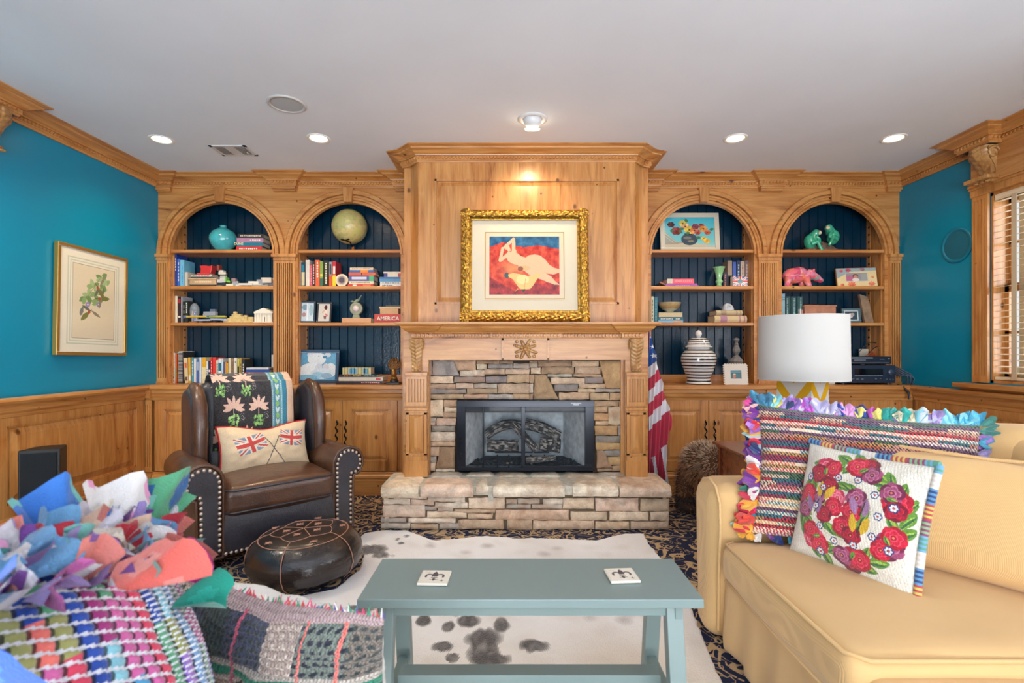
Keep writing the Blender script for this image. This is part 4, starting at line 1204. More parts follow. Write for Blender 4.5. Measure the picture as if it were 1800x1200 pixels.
# blanket over the back of the chair
cv = Canvas(150, 190, (52, 50, 54), asp=.56/.72); cv.speck(14, 3)
rp = random.Random(3)
for j in range(5):
    for i in range(3):
        u = .08+i*.30+(.15 if j % 2 else 0); v = .04+j*.22
        if u > .62: continue
        for a in (PI/2, PI/2-.6, PI/2+.6, PI/2-1.25, PI/2+1.25, PI/2-1.75, PI/2+1.75):
            cv.leaf(u+.01*math.cos(a), v+.035, .095, .030, a, (226, 186, 166))
        cv.line(u, v-.03, u, v+.06, .004, (222, 186, 160))
        for q in range(26):
            cv.ell(u+rp.uniform(-.055, .055), v-.055+rp.uniform(-.042, .042), .012, .010, rp.choice([(150, 196, 110), (176, 214, 140), (104, 150, 84), (120, 170, 96)]))
        for t in range(26):
            a = t*.42; rr_ = .006+.0012*t; cv.ell(u+.10+rr_*math.cos(a), v-.03+rr_*math.sin(a), .003, .003, (150, 146, 140))
cv.rect(.70, .735, 0, 1, (120, 170, 182)); cv.rect(.735, .82, 0, 1, (84, 140, 160)); cv.rect(.82, .845, 0, 1, (130, 176, 186)); cv.rect(.845, .91, 0, 1, (56, 128, 152)); cv.rect(.91, 1, 0, 1, (226, 186, 156))
for j in range(11):
    v = .04+j*.09; cv.ell(.777, v, .024, .022, (140, 188, 110)); cv.leaf(.777, v+.02, .05, .02, 1.2, (206, 220, 210)); cv.leaf(.777, v+.02, .05, .02, 1.9, (206, 220, 210))
for j in range(60): cv.ell(.718, j/60, .005, .004, (220, 214, 200)); cv.ell(.832, j/60, .005, .004, (220, 214, 200))
cv.speck(10, 4)
bp = [(-.040, .60), (-.030, .72), (-.012, .86), (.002, .98), (.02, 1.045), (.055, 1.085), (.11, 1.105), (.17, 1.09), (.205, 1.05), (.215, .98), (.218, .90), (.22, .80)]
def bl_path(t):
    L = [0]; 
    for i in range(1, len(bp)): L.append(L[-1]+math.hypot(bp[i][0]-bp[i-1][0], bp[i][1]-bp[i-1][1]))
    s_ = t*L[-1]
    for i in range(1, len(bp)):
        if s_ <= L[i] or i == len(bp)-1:
            q = (s_-L[i-1])/(L[i]-L[i-1]); return bp[i-1][0]*(1-q)+bp[i][0]*q, bp[i-1][1]*(1-q)+bp[i][1]*q
mb = MB(M=CH)
def blf(off):
    def f(u, v):
        y, z = bl_path(v); x = -.275+.53*u + .012*math.sin(v*4)
        wv = .006*math.sin(u*21+v*3)+.004*noise.noise(Vector((u*9, v*9, 1)))
        return (x, .655+y*1.0 - .045*(1-(x/.33)**2)*(1 if v < .5 else -.2) - wv - off, z - .02*(abs(x)/.3)**2*0 + .0)
    return f
mb.grid(blf(.014), 150, 190, colfn=cv.get)
mb.grid(blf(.007), 30, 40, (90, 84, 84), flip=True)
tag(mb.build('throw_blanket', mat(.95, sheen=.3, bump=.4, bscale=300), None), 'dark woven throw with pink leaves and a blue border over the leather chair back', 'blanket')

# union flag cushion
cv = Canvas(170, 100, (222, 196, 160), asp=1.75)
def uflag(u0, v0, w_, h_, rot, bend):
    ca, sa = math.cos(rot), math.sin(rot); U = (cv.U-u0)*cv.asp; V = cv.V-v0
    X = (U*ca+V*sa)/w_; Y = (-U*sa+V*ca)/h_ - bend*(X**2-.25)
    ins = (abs(X) < .5) & (abs(Y) < .5); a = cv.a
    def put(m, c): a[ins & m] = c
    put(np.ones_like(X, bool), (132, 142, 164))
    d1 = abs(X*1 - Y); d2 = abs(X+Y)
    put((d1 < .13) | (d2 < .13), (228, 216, 196)); put((d1 < .045) | (d2 < .045), (196, 78, 74))
    put((abs(X) < .12) | (abs(Y) < .20), (228, 216, 196)); put((abs(X) < .065) | (abs(Y) < .11), (204, 72, 66))
uflag(.305, .60, .56, .36, .28, .35); uflag(.78, .66, .52, .34, -.16, .45)
cv.line(.46, .70, .70, .02, .008, (70, 66, 70)); cv.line(.62, .70, .44, .0, .008, (70, 66, 70))
cv.speck(7, 9)
UC = CH @ TR(.015, .43, .615, R(4), R(-16), R(1))
cu = thing('union_flag_cushion', 'cream lumbar cushion with two crossed union flags and red piping on the leather chair', 'cushion', (CH @ Vector((0, .43, .47))))
mb = MB(); P = superpillow(mb, UC, .60, .32, .15, colfn=cv.get, back=(206, 184, 150), nu=170, nv=100, k=.07, dent=.035, wr=.008)
mb.build('cover', mat(.9, sheen=.2, bump=.25, bscale=300), cu)
mb = MB((186, 30, 34), M=UC); ring = [(i/30, 0) for i in range(30)]+[(1, j/16) for j in range(16)]+[(1-i/30, 1) for i in range(30)]+[(0, 1-j/16) for j in range(17)]
mb.tube([P(u, v, 1) for u, v in ring[46:]], .007, 6); mb.build('piping', mat(.9), cu)

# ---- pouf
PF = TR(-1.105, 2.705, 0, R(18)) @ Matrix.Diagonal((.97, .97, .74, 1)); pf = thing('leather_pouf', 'round black leather pouf with pink stitched star pattern in front of the armchair', 'pouf', (-1.105, 2.705, 0))
prof = [(.0, .004), (.20, .004), (.235, .02), (.285, .075), (.305, .14), (.300, .20), (.280, .255), (.245, .300), (.215, .322), (.18, .333), (.09, .343), (.0, .346)]
mb = MB(M=PF @ Matrix.Rotation(R(-3), 4, 'Y')); 
pp = []
for i in range(len(prof)-1):
    for q in range(3): t = q/3; pp.append((prof[i][0]*(1-t)+prof[i+1][0]*t, prof[i][1]*(1-t)+prof[i+1][1]*t))
pp.append(prof[-1]); mb.lathe(pp, 64); body = mb.build('body', M_pouf, pf)
def ptop(r):
    for i in range(5, len(prof)-1):
        (r0, z0), (r1, z1) = prof[i], prof[i+1]
        if r1 <= r <= r0: t = (r-r0)/(r1-r0) if r1 != r0 else 0; return z0+(z1-z0)*t
    return .346
mb = MB((176, 128, 108), M=PF @ Matrix.Rotation(R(-3), 4, 'Y')); ns = 10
def pt(r, a): return (r*math.cos(a), r*math.sin(a), ptop(r)+.0015)
mb.tube([pt(.232, 2*PI*i/60) for i in range(61)], .0028, 5)
for k_ in range(ns):
    a = 2*PI*k_/ns
    if k_ % 2 == 0: mb.tube([pt(.005+.13*t/6, a) for t in range(7)], .0022, 5)
    a1 = a + (2*PI/ns)
    mb.tube([pt((.135 if k_ % 2 == 0 else .175)*(1-t/6)+(.175 if k_ % 2 == 0 else .135)*t/6, a*(1-t/6)+a1*t/6) for t in range(7)], .0022, 5)
    if k_ % 2 == 1:
        mb.tube([pt(.175+.057*t/4, a) for t in range(5)], .0022, 5)
        mb.tube([(r_*math.cos(a)*1.004, r_*math.sin(a)*1.004, z_) for r_, z_ in ((.233, .31), (.262, .29), (.285, .255), (.302, .20), (.307, .14), (.287, .075), (.24, .02))], .0026, 5)
    for (rr_, aa, on) in ((.088, a+(2*PI/ns), k_ % 2 == 0), (.20, a, k_ % 2 == 0)):
        if on:
            c = pt(rr_, aa)
            for q in range(8):
                b_ = q*PI/4; L = .021 if q % 2 else .016
                mb.tube([c, (c[0]+math.cos(b_)*L*1.25, c[1]+math.sin(b_)*L*1.25, c[2]+.0012)], [.0052, .0012], 5)
mb.build('stitching', mat(.7), body)

# ---- bench coffee table
def bt(px, py, h): Y = F*(EYE-h)/(py-HZ); return PX(px, Y), Y
TZ = .46
xa, ya = bt(628, 1053.5, TZ); xb, yb = bt(671.6, 981, TZ); xc, _ = bt(1238, 1053.5, TZ)
TX0, TX1 = (xa+bt(671.6, 981, TZ)[0])/2, (xc+bt(1181.8, 981, TZ)[0])/2
M_duck = paint_mat('duck_egg_paint', (124, 142, 140), .40)
tb = thing('bench_table', 'long narrow blue-grey painted trestle coffee table', 'coffee table', ((TX0+TX1)/2, (ya+yb)/2, 0))
mb = MB(); mb.box(TX0, TX1, ya, yb, TZ-.028, TZ); mb.build('tabletop', M_duck, tb, bevel=.003)
mb = MB(); mb.box(TX0+.10, TX1-.10, ya+.035, ya+.055, TZ-.068, TZ-.028); mb.box(TX0+.10, TX1-.10, yb-.055, yb-.035, TZ-.068, TZ-.028); mb.build('apron', M_duck, tb, bevel=.002)
for s_ in (0, 1):
    xx = TX0+.055 if s_ == 0 else TX1-.055-.05
    for (yt_, yb2) in ((ya+.03, ya-.045), (yb-.075, yb+.0)):
        mb = MB(); V = []
        for z_, y_ in ((0.006, yb2), (TZ-.028, yt_)): V += [(xx, y_, z_), (xx+.05, y_, z_), (xx+.05, y_+.045, z_), (xx, y_+.045, z_)]
        mb.add(V, [(0,3,2,1),(4,5,6,7),(0,1,5,4),(1,2,6,5),(2,3,7,6),(3,0,4,7)]); mb.build('leg', M_duck, tb, bevel=.002)
    mb = MB(); mb.box(xx+.01, xx+.04, ya-.01, yb-.0, .085, .120); mb.build('cross_rail', M_duck, tb, bevel=.002)
    mb = MB(); mb.box(xx+.005 if s_ == 0 else xx+.025, xx+.025 if s_ == 0 else xx+.045, ya+.02, ya+.035, TZ-.07, TZ-.028); mb.build('peg', M_duck, tb)
mb = MB(); mb.box(TX0+.095, TX1-.095, (ya+yb)/2-.03, (ya+yb)/2+.03, .120, .153); mb.build('stretcher', M_duck, tb, bevel=.002)
mb.M = Matrix.Identity(4)
def coaster(px, py, rot, lb, z=TZ, cat='coaster', Yo=None):
    x, y = bt(px, py, z+.008) if Yo is None else (px, Yo)
    M = TR(x, y, z, rot); root = thing('tile_coaster', lb, cat, (x, y, z+.0005), 'fleur de lis tile coasters')
    mb = MB((226, 218, 202), M=M); mb.box(-.049, .049, -.049, .049, .001, .010); t_ = mb.build('tile', mat(.35, coat=.3), root, bevel=.003)
    cv = Canvas(60, 60, (226, 220, 206)); D = (74, 74, 84)
    cv.poly([(.5, .44), (.40, .66), (.42, .80), (.5, .92), (.58, .80), (.60, .66)], D)
    for s_ in (-1, 1):
        for i in range(20):
            a = PI*(.0+i/19*1.15); cx, cz = .5+s_*.20, .52; cv.ell(cx-s_*.13*math.cos(a), cz+.16*math.sin(a), .045-.015*abs(i/19-.6), .04, D)
    cv.rect(.38, .62, .38, .43, D); cv.poly([(.5, .38), (.42, .26), (.5, .14), (.58, .26)], D); cv.line(.36, .25, .64, .25, .012, D)
    cv.line(.76, .17, .88, .17, .012, D); cv.line(.82, .10, .82, .24, .014, D); cv.line(.10, .86, .28, .84, .008, (150, 140, 130)); cv.speck(6, 5)
    mb = MB(M=M); mb.grid(lambda u, v: ((u-.5)*.088, (v-.5)*.088, .0105), 60, 60, colfn=cv.get, smooth=False); mb.build('lily_print', mat(.35), t_)
coaster(764, 1014, R(-2), 'square tile coaster with a dark lily motif, left one on the bench table')
coaster(1093, 1010, R(4), 'square tile coaster with a dark lily motif, right one on the bench table')

# ---- cowhide
rc = random.Random(11)
outl = [(640, 937), (672, 932), (712, 932), (735, 940), (760, 950), (800, 947), (850, 942), (905, 945), (960, 946), (1010, 948), (1050, 950), (1080, 942), (1100, 938), (1132, 938), (1140, 955), (1150, 966), (1165, 985),
        (1190, 1010), (1210, 1040), (1218, 1075), (1232, 1110), (1252, 1160), (1290, 1240), (1300, 1400), (1240, 1500), (1100, 1440), (900, 1430), (700, 1480), (560, 1440), (520, 1300), (540, 1180), (520, 1110), (500, 1070), (520, 1050), (590, 1035), (632, 1000), (640, 975), (620, 955)]
G = [bt(px, py, .006) for px, py in outl]
cxh = sum(p[0] for p in G)/len(G); cyh = sum(p[1] for p in G)/len(G)
def hide_r(a):
    best = None
    for i in range(len(G)):
        x1, y1 = G[i][0]-cxh, G[i][1]-cyh; x2, y2 = G[(i+1) % len(G)][0]-cxh, G[(i+1) % len(G)][1]-cyh
        dx, dy = math.cos(a), math.sin(a); den = dx*(y2-y1)-dy*(x2-x1)
        if abs(den) < 1e-9: continue
        t = (x1*(y2-y1)-y1*(x2-x1))/den; s_ = (x1*dy-y1*dx)/den
        if t > 0 and -1e-6 <= s_ <= 1+1e-6: best = t if best is None else max(best, t)
    return best or 1.0
spots = [(850, 1130, 34, 26), (822, 1092, 20, 12), (790, 1100, 14, 10), (880, 1095, 15, 14), (930, 1133, 26, 14), (745, 1090, 14, 9), (800, 1075, 14, 8), (780, 1135, 20, 10), (793, 1155, 12, 9), (860, 1160, 34, 12), (850, 1195, 26, 8), (900, 1200, 24, 7), (885, 1070, 14, 5),
         (655, 965, 26, 9), (668, 975, 20, 6), (702, 948, 4, 3), (718, 943, 4, 3), (708, 955, 6, 2.5), (915, 945, 16, 4), (632, 1070, 30, 8), (560, 1085, 40, 10), (700, 1300, 60, 60), (1000, 1330, 90, 60)]
SP = []
for px, py, rx, ry in spots:
    x, y = bt(px, py, .006); x2, _ = bt(px+rx, py, .006); _, y2 = bt(px, py-ry, .006); SP.append((x, y, abs(x2-x), abs(y2-y)))
faint = [bt(px, py, .006) for px, py in ((980, 965), (960, 975), (860, 960), (1105, 1080), (1125, 1078), (1095, 1090), (1140, 1085), (1035, 1085), (760, 960), (820, 972))]
def hide_col(x, y):
    n1 = noise.noise(Vector((x*2.3, y*2.3, 3))); n2 = noise.noise(Vector((x*38, y*14, 1))); n3 = noise.noise(Vector((x*9, y*9, 5)))
    c = mixc(mixc((244, 236, 224), (232, 212, 186), max(0, min(1, n1+.4))), mixc((248, 248, 250), (232, 228, 226), max(0, min(1, n1+.4))), max(0, min(1, (y-1.6)/.7)))
    c = mixc(c, (186, 166, 144), .25*max(0, n3))
    for (sx_, sy_, rx, ry) in SP:
        d = math.hypot((x-sx_)/rx, (y-sy_)/ry) + .38*n3 + .34*n2
        if d < 1.0: t = min(1, (1.05-d)*2.6)*(.85+.5*n2); c = mixc(c, (50, 44, 42), max(0, min(.93, t)))
    for (sx_, sy_) in faint:
        d = math.hypot((x-sx_)/.05, (y-sy_)/.05)+.5*n3
        if d < 1: c = mixc(c, (150, 136, 132), .45*(1-d))
    return c
mb = MB(); NA, NR = 420, 150
rad = [hide_r(2*PI*i/NA)*(1+.012*noise.noise(Vector((i*.35, 0, 0)))) for i in range(NA)]
V = [(cxh, cyh, .008)]; cl = []; Fc = []
for j in range(1, NR+1):
    t = j/NR
    for i in range(NA):
        a = 2*PI*i/NA; r_ = rad[i]*t; x, y = cxh+r_*math.cos(a), cyh+r_*math.sin(a)
        z = .009+.002*noise.noise(Vector((x*3, y*3, 0))) if j < NR else .0012
        V.append((x, y, z))
for i in range(NA): Fc.append((0, 1+i, 1+(i+1) % NA)); cl.append(hide_col(cxh, cyh))
for j in range(NR-1):
    for i in range(NA):
        a = 1+j*NA; b_ = a+NA; i2 = (i+1) % NA; Fc.append((a+i, b_+i, b_+i2, a+i2)); p = V[a+i]; cl.append(hide_col(p[0], p[1]))
mb.add(V, Fc, None, True, cl)
tag(mb.build('cowhide_rug', mat(.75, sheen=.4, bump=.6, bscale=160), None), 'white cowhide rug with dark brown spots under the bench table', 'rug')

# ---- yellow sofa on the right
def ycloth(name, c1, axis=1, sc=900):
    k = NT(name); v = k.pos()
    wv = k.n('ShaderNodeTexWave'); wv.wave_type = 'BANDS'; wv.bands_direction = 'XYZ'[axis]; k.l(v, wv.inputs['Vector']); wv.inputs['Scale'].default_value = sc/6.28; wv.inputs['Distortion'].default_value = .3
    n = k.noise(v, 3, 4)
    c = k.mix(1.0, lin(c1), k.ramp(wv.outputs['Fac'], [(0.2, .93), (0.8, 1.03)]), 'MULTIPLY'); c = k.mix(.4, c, k.ramp(n, [(.3, .88), (.7, 1.06)]), 'MULTIPLY')
    k.col(c); k.set(Roughness=.9); k.b.inputs['Sheen Weight'].default_value = .2
    k.bump(k.math('ADD', wv.outputs['Fac'], k.math('MULTIPLY', k.noise(v, 5, 3, 1), 2.2)), .22, .004); return k.m
M_y = ycloth('buttercream_slipcover', (214, 174, 118), 1); M_yx = ycloth('buttercream_slipcover_across', (214, 174, 118), 0)
so = thing('yellow_sofa', 'buttercream slipcovered sofa with ribbed cushions along the right side', 'sofa', (1.45, 1.7, 0))
SX = .885
def wrk(p, k_=.008, f_=5): return Vector((p.x+k_*noise.noise(p*f_), p.y+k_*noise.noise(p*f_+Vector((9, 0, 0))), p.z+k_*noise.noise(p*f_+Vector((0, 9, 0)))))
mb = MB(); mb.rbox(SX+.50, 1.60, .20, 1.0, .98, .38, .04, n=16, fn=lambda p: Vector((p.x - (.035*(1-p.z/.4) if p.x < 1.0 else 0) + .016*math.sin(p.y*34)*(1-p.z/.42)*(1 if p.x < 1.0 else 0), p.y, max(.002, p.z)))); mb.build('base_skirt', M_y, so)
mb = MB(); mb.rbox(SX+.43, 1.655, .355, .93, .80, .165, .05, crown=.03, n=16, fn=lambda p: wrk(p, .006)); sc_ = mb.build('seat_cushion', M_yx, so)
mb = MB()
for zz in (.428, .285): mb.tube([(SX+.85, 1.262, zz), (SX+.02, 1.262, zz), (SX-.022, 1.30, zz), (SX-.026, 1.66, zz), (SX-.022, 2.02, zz), (SX+.02, 2.045, zz)], .006, 6)
mb.build('piping', M_y, sc_)
# far arm
def arm_fn(p):
    z = p.z; bul = .02*math.sin(min(1, max(0, z/.62))*PI)
    return Vector((p.x - .02*(1-z/.65) + .012*math.sin(z*9+p.y*14)*(1-z/.7), p.y + (.035 if p.y > 2.19 else -.015)*max(0, (z-.42)/.22), max(.002, z)))
mb = MB(); mb.rbox(SX+.42, 2.185, .325, .94, .24, .65, .085, n=14, fn=arm_fn); a_ = mb.build('arm', M_yx, so)
mb = MB(); pz = [(.0, .07), (.0, .3), (-.012, .5), (.0, .59), (.045, .645), (.12, .662), (.19, .645), (.245, .59), (.25, .5), (.24, .3)]
mb.tube([(SX-.045+.002*i+.01, 2.062+p[0], p[1]-.006) for i, p in enumerate(pz)], .006, 6); mb.build('piping', M_y, a_)
mb = MB(); mb.rbox(1.90, 1.65, .47, .24, 1.25, .90, .09, n=14, fn=lambda p: wrk(p, .008)); mb.build('backrest', M_y, so)
mb = MB(); mb.rbox(0, 0, 0, .70, .20, .52, .085, n=12, fn=lambda p: wrk(p, .01), crown=0); 
mb2 = MB(); 
def placed_rbox(M, w_, d_, h_, r_, name, m, parent, k_=.01, bul=.05):
    q = MB(M=M); q.rbox(0, 0, 0, w_, d_, h_, r_, n=14, fn=lambda p: wrk(Vector((p.x*(1-.03*(1-(2*p.z/h_)**2)), p.y + bul*(1-(2*p.x/w_)**2)*(1-(2*p.z/h_)**2)*(1 if p.y > 0 else -1), p.z*(1-.04*(1-(2*p.x/w_)**2)))), k_, 6)); return q.build(name, m, parent)
# loose back cushion turned towards the camera, and the one behind it
M_yd = ycloth('buttercream_ribbed', (214, 174, 118), 0, 600)
M1 = frame_M((1.615, 1.685, .640), (.37, -.415, 0), zdir=(.13, .115, .42))
c1 = placed_rbox(M1, .68, .18, .43, .085, 'back_cushion', M_yd, so, bul=.035)
q = MB(M=M1); q.tube([(-.35, -.07, -.16), (-.355, -.07, .17), (-.31, -.068, .205), (0, -.066, .192), (.31, -.068, .205), (.36, -.07, .16)], .006, 6); q.build('piping', M_yd, c1)
M2 = frame_M((1.80, 2.02, .72), (.35, -.94, 0), zdir=(.15, .0, 1)); placed_rbox(M2, .60, .20, .46, .09, 'back_cushion', M_y, so)

# ---- side table of brown wood behind the sofa arm
M_mah = wood_mat('brown_mahogany', 0, (132, 72, 44), (108, 54, 34), (70, 34, 24), .22, knots=False, scale=1.4)
stt = thing('side_table', 'brown mahogany box side table behind the sofa arm', 'side table', (1.57, 2.88, 0))
mb = MB(); mb.box(1.235, 2.0, 2.68, 3.09, .640, .655); mb.box(1.25, 1.99, 2.695, 3.08, .628, .640); mb.build('tabletop', M_mah, stt, bevel=.004)
mb = MB(); mb.box(1.275, 1.97, 2.72, 3.06, .06, .628); mb.build('box_body', M_mah, stt, bevel=.003)
for (xa_, ya_) in ((1.265, 2.71), (1.96, 2.71), (1.265, 3.045), (1.96, 3.045)): mb = MB(); mb.box(xa_, xa_+.02, ya_, ya_+.025, 0, .628); mb.build('corner_post', M_mah, stt)
mb = MB((60, 44, 34)); mb.sphere((1.33, 2.717, .60), (.005, .006, .005), 8, 6); mb.build('catch', mat(.3, .8), stt)
coaster(1.445, 0, R(6), 'tile coaster with a lily motif on the brown side table', z=.655, Yo=2.82)

# ---- lamp
lp = thing('table_lamp', 'table lamp with white drum shade and yellow chevron base on the side table', 'lamp', (1.718, 2.93, .655))
LM = TR(1.700, 2.93, .655, R(33))
cv = Canvas(120, 110, (226, 226, 222), asp=1.0)
def chev(cv, n, amp, per, ph=0.0):
    tri = 1-np.abs(((cv.U*n+ph) % 1.0)*2-1)
    y = (cv.V + tri*amp) / per
    cv.a[(y % 1.0) < .46] = (232, 178, 30)
chev(cv, 1.0, .34, .42, .0)
mb = MB(M=LM); a = .098; hh = PZ(667, 2.93)-.655+.012
mb.box(-a+.002, a-.002, -a+.002, a-.002, 0, hh-.002, (226, 226, 222))
for q_ in range(4):
    mb.M = LM @ Matrix.Rotation(q_*PI/2, 4, 'Z'); mb.grid(lambda u, v: ((u-.5)*2*a, -a, v*hh), 120, 110, colfn=cv.get, smooth=False)
mb.M = LM; mb.box(-a, a, -a, a, hh-.001, hh+.001, (226, 226, 222)); mb.build('base', mat(.12, coat=.5), lp)
mb = MB((190, 160, 90), M=LM); mb.lathe([(.02, hh), (.012, hh+.03), (.012, hh+.16), (.02, hh+.18)], 14); mb.build('stem', mat(.3, .9), lp)
k = NT('lamp_shade_linen'); k.b.inputs['Base Color'].default_value = (*lin((196, 194, 190)), 1); k.set(Roughness=.9)
k.bump(k.noise(k.pos((1, 1, 1)), 300, 2), .15, .002)
mb = MB(M=LM); h0, h1 = .075+.20, .61+.045; A, B_ = .238, .238
S0 = (PZ(667, 2.93)-.655); S1 = (PZ(556, 2.93)-.655)
mb.lathe([(A, S0), (A-.005, S1)], 64, caps=False); mb.lathe([(A-.009, S1), (A-.004, S0)], 64, caps=False)
mb.lathe([(A+.001, S0-.001), (A+.001, S0+.006), (A-.006, S0+.006), (A-.006, S0-.001)], 64, caps=False); mb.lathe([(A-.004, S1-.006), (A-.004, S1+.001), (A-.011, S1+.001), (A-.011, S1-.006)], 64, caps=False)
sh_ = mb.build('lamp_shade', k.m, lp)
mb = MB((190, 160, 90), M=LM)
for q_ in range(3): aa = q_*2*PI/3; mb.tube([(0, 0, S0+.12), (math.cos(aa)*(A-.01), math.sin(aa)*(A-.01), S1-.01)], .0022, 5)
mb.build('shade_ring', mat(.3, .9), sh_)

# ---- bear footstool
def fur(mb, ells, n, L, colf, seed, droop=.35, skip=None):
    r_ = random.Random(seed); tot = sum(e[1][0]*e[1][2]+e[1][1]*e[1][0] for e in ells)
    for (c, rr_, rot) in ells:
        k_ = int(n*(rr_[0]*rr_[2]+rr_[1]*rr_[0])/tot); Mx = Matrix.Rotation(rot, 3, 'X')
        for _ in range(k_):
            v = Vector((r_.gauss(0, 1), r_.gauss(0, 1), r_.gauss(0, 1))).normalized()
            p = Mx @ Vector((v.x*rr_[0], v.y*rr_[1], v.z*rr_[2])) + Vector(c); nn = (Mx @ Vector((v.x/rr_[0], v.y/rr_[1], v.z/rr_[2]))).normalized()
            ins = False
            for (c2, r2, t2) in ells:
                if c2 is c: continue
                q = Matrix.Rotation(-t2, 3, 'X') @ (p-Vector(c2))
                if (q.x/r2[0])**2+(q.y/r2[1])**2+(q.z/r2[2])**2 < .85: ins = True; break
            if ins: continue
            d = (nn + Vector((r_.uniform(-.3, .3), r_.uniform(-.3, .3), -droop*1.3))).normalized(); s_ = nn.cross(d)
            s_ = s_.normalized()*.0035 if s_.length > .05 else Vector((.0035, 0, 0)); l_ = L*r_.uniform(.6, 1.3)
            cc = colf(p, r_); m_ = p + nn*l_*.35 + d*l_*.3; t_ = p + nn*l_*.25 + d*l_
            mb.add([tuple(p-s_), tuple(p+s_), tuple(m_+s_*.7), tuple(t_), tuple(m_-s_*.7)], [(0, 1, 2, 4), (4, 2, 3)], cc)
be = thing('toy_bear', 'brown furry bear standing on all fours between the cabinet and the sofa arm', 'bear', (1.46, 3.62, 0))
BM = TR(1.475, 3.60, 0, R(12))
# head hangs low towards the camera; local -y is forward
E = [((0, .10, .365), (.175, .24, .165), 0), ((0, -.06, .40), (.155, .14, .145), 0), ((-.015, -.215, .27), (.105, .12, .115), .6), ((-.015, -.275, .185), (.055, .07, .06), .9),
     ((-.10, -.09, .17), (.062, .066, .17), 0), ((.10, -.09, .17), (.062, .066, .17), 0), ((-.10, .26, .17), (.066, .072, .17), 0), ((.10, .26, .17), (.066, .072, .17), 0),
     ((-.10, -.13, .038), (.066, .09, .038), 0), ((.10, -.13, .038), (.066, .09, .038), 0), ((-.10, .22, .038), (.066, .09, .038), 0), ((.10, .22, .038), (.066, .09, .038), 0), ((-.11, -.17, .355), (.040, .020, .042), 0), ((.085, -.17, .355), (.040, .020, .042), 0)]
def bcol(p, r_):
    c = (150, 98, 56) if p.z > .12 else (34, 28, 26)
    if p.z > .33 and p.y > -.16: c = mixc(c, (206, 184, 160), min(1, (p.z-.33)/.13))
    return jit(mixc(c, (160, 104, 56), r_.random()*.35), r_, 22)
mb = MB((96, 62, 40), M=BM)
for c, rr_, rot in E:
    Mx = Matrix.Rotation(rot, 4, 'X'); mb.sphere((0, 0, 0), rr_, 18, 12, (96, 62, 40) if c[2] > .1 else (30, 25, 24), fn=lambda p, Mx=Mx, c=c: tuple((Mx @ Vector(p)) + Vector(c)))
bb = mb.build('body', mat(.95), be, remesh=.012)
mb = MB(M=BM); fur(mb, E, 15000, .026, bcol, 3); mb.build('fur', mat(.9, sheen=.3), be)
mb = MB((14, 12, 12), M=BM)
for s_ in (-1, 1): mb.sphere((-.015+s_*.045, -.30, .265), (.011, .011, .011), 10, 8)
mb.build('eye', mat(.1), be); mb = MB((20, 16, 16), M=BM); mb.sphere((-.015, -.335, .165), (.02, .016, .014), 10, 8); mb.build('nose', mat(.2), be)
mb = MB((58, 46, 42), M=BM)
for s_ in (-1, 1): mb.sphere((-.0125+s_*.0975, -.186, .350), (.022, .012, .026), 10, 8)
mb.build('inner_ear', mat(.9), be)

# ---- floor speaker by the left wall
sp = thing('floor_speaker', 'black floor loudspeaker with dark grille against the left dado', 'speaker', (-2.93, 3.10, 0))
SM = TR(-2.87, 3.08, 0, R(22)) @ Matrix.Diagonal((.74, .8, 1, 1))
mb = MB((22, 24, 26), M=SM); mb.prism([(-.135, -.10), (.135, -.10), (.10, .11), (-.03, .11), (-.10, .06)], 2, 0, .618); mb.build('cabinet_box', mat(.45, bump=.2, bscale=300), sp, bevel=.006)
mb = MB((14, 26, 34), M=SM); mb.box(-.118, .118, -.112, -.101, .015, .600); mb.build('grille', mat(.8, bump=.6, bscale=700), sp, bevel=.004)

# ---- small round wooden stand in the foreground
ws = thing('round_stand', 'small round polished wood table top between the cushions and the armchair', 'side table', (-1.075, 1.47, 0))
M_ch = wood_mat('cherry_wood', 0, (150, 84, 46), (128, 64, 34), (92, 44, 26), .22, knots=False)
mb = MB(); mb.lathe([(0, .528), (.15, .528), (.160, .533), (.165, .542), (.160, .549), (.152, .552), (0, .552)], 48, center=(-1.075, 1.47, 0)); mb.build('tabletop', M_ch, ws)
mb = MB(); mb.lathe([(.02, .528), (.028, .50), (.018, .45), (.03, .38), (.016, .3), (.026, .2), (.035, .14), (.02, .10)], 20, center=(-1.075, 1.47, 0)); mb.build('pedestal', M_ch, ws)
for q_ in range(3):
    aa = q_*2*PI/3+.4; mb = MB(); mb.tube([(-1.075, 1.47, .16), (-1.075+math.cos(aa)*.08, 1.47+math.sin(aa)*.08, .10), (-1.075+math.cos(aa)*.17, 1.47+math.sin(aa)*.17, .014)], [.018, .016, .012], 8); mb.build('leg', M_ch, ws)

# ---- botanical print on the left wall
wp = thing('bird_print', 'gold framed botanical print with hummingbirds on the teal wall', 'picture', (XL, 3.69, 1.18))
PM = frame_M((XL+.028, 3.69, 1.565), (0, 1, 0), ydir=(-1, 0, 0)) @ Matrix.Rotation(R(1.2), 4, 'Y')
w_, h_ = .615, .775; f_ = .024
mb = MB((196, 156, 84), M=PM)
for (a0, a1, c0, c1) in ((-w_/2, w_/2, h_/2-f_, h_/2), (-w_/2, w_/2, -h_/2, -h_/2+f_), (-w_/2, -w_/2+f_, -h_/2+f_, h_/2-f_), (w_/2-f_, w_/2, -h_/2+f_, h_/2-f_)): mb.box(a0, a1, -.012, .022, c0, c1)
mb.build('frame', mat(.3, .75), wp, bevel=.004)
cv = Canvas(140, 180, (226, 222, 204), asp=.567/.727); 
for i_, c in ((.10, (190, 196, 176)), (.115, (226, 222, 204)), (.135, (196, 200, 182)), (.15, (226, 222, 204)), (.17, (150, 146, 128)), (.178, (218, 206, 178))): cv.rect(i_, 1-i_, i_*.78, 1-i_*.78, c)
rq = random.Random(8)
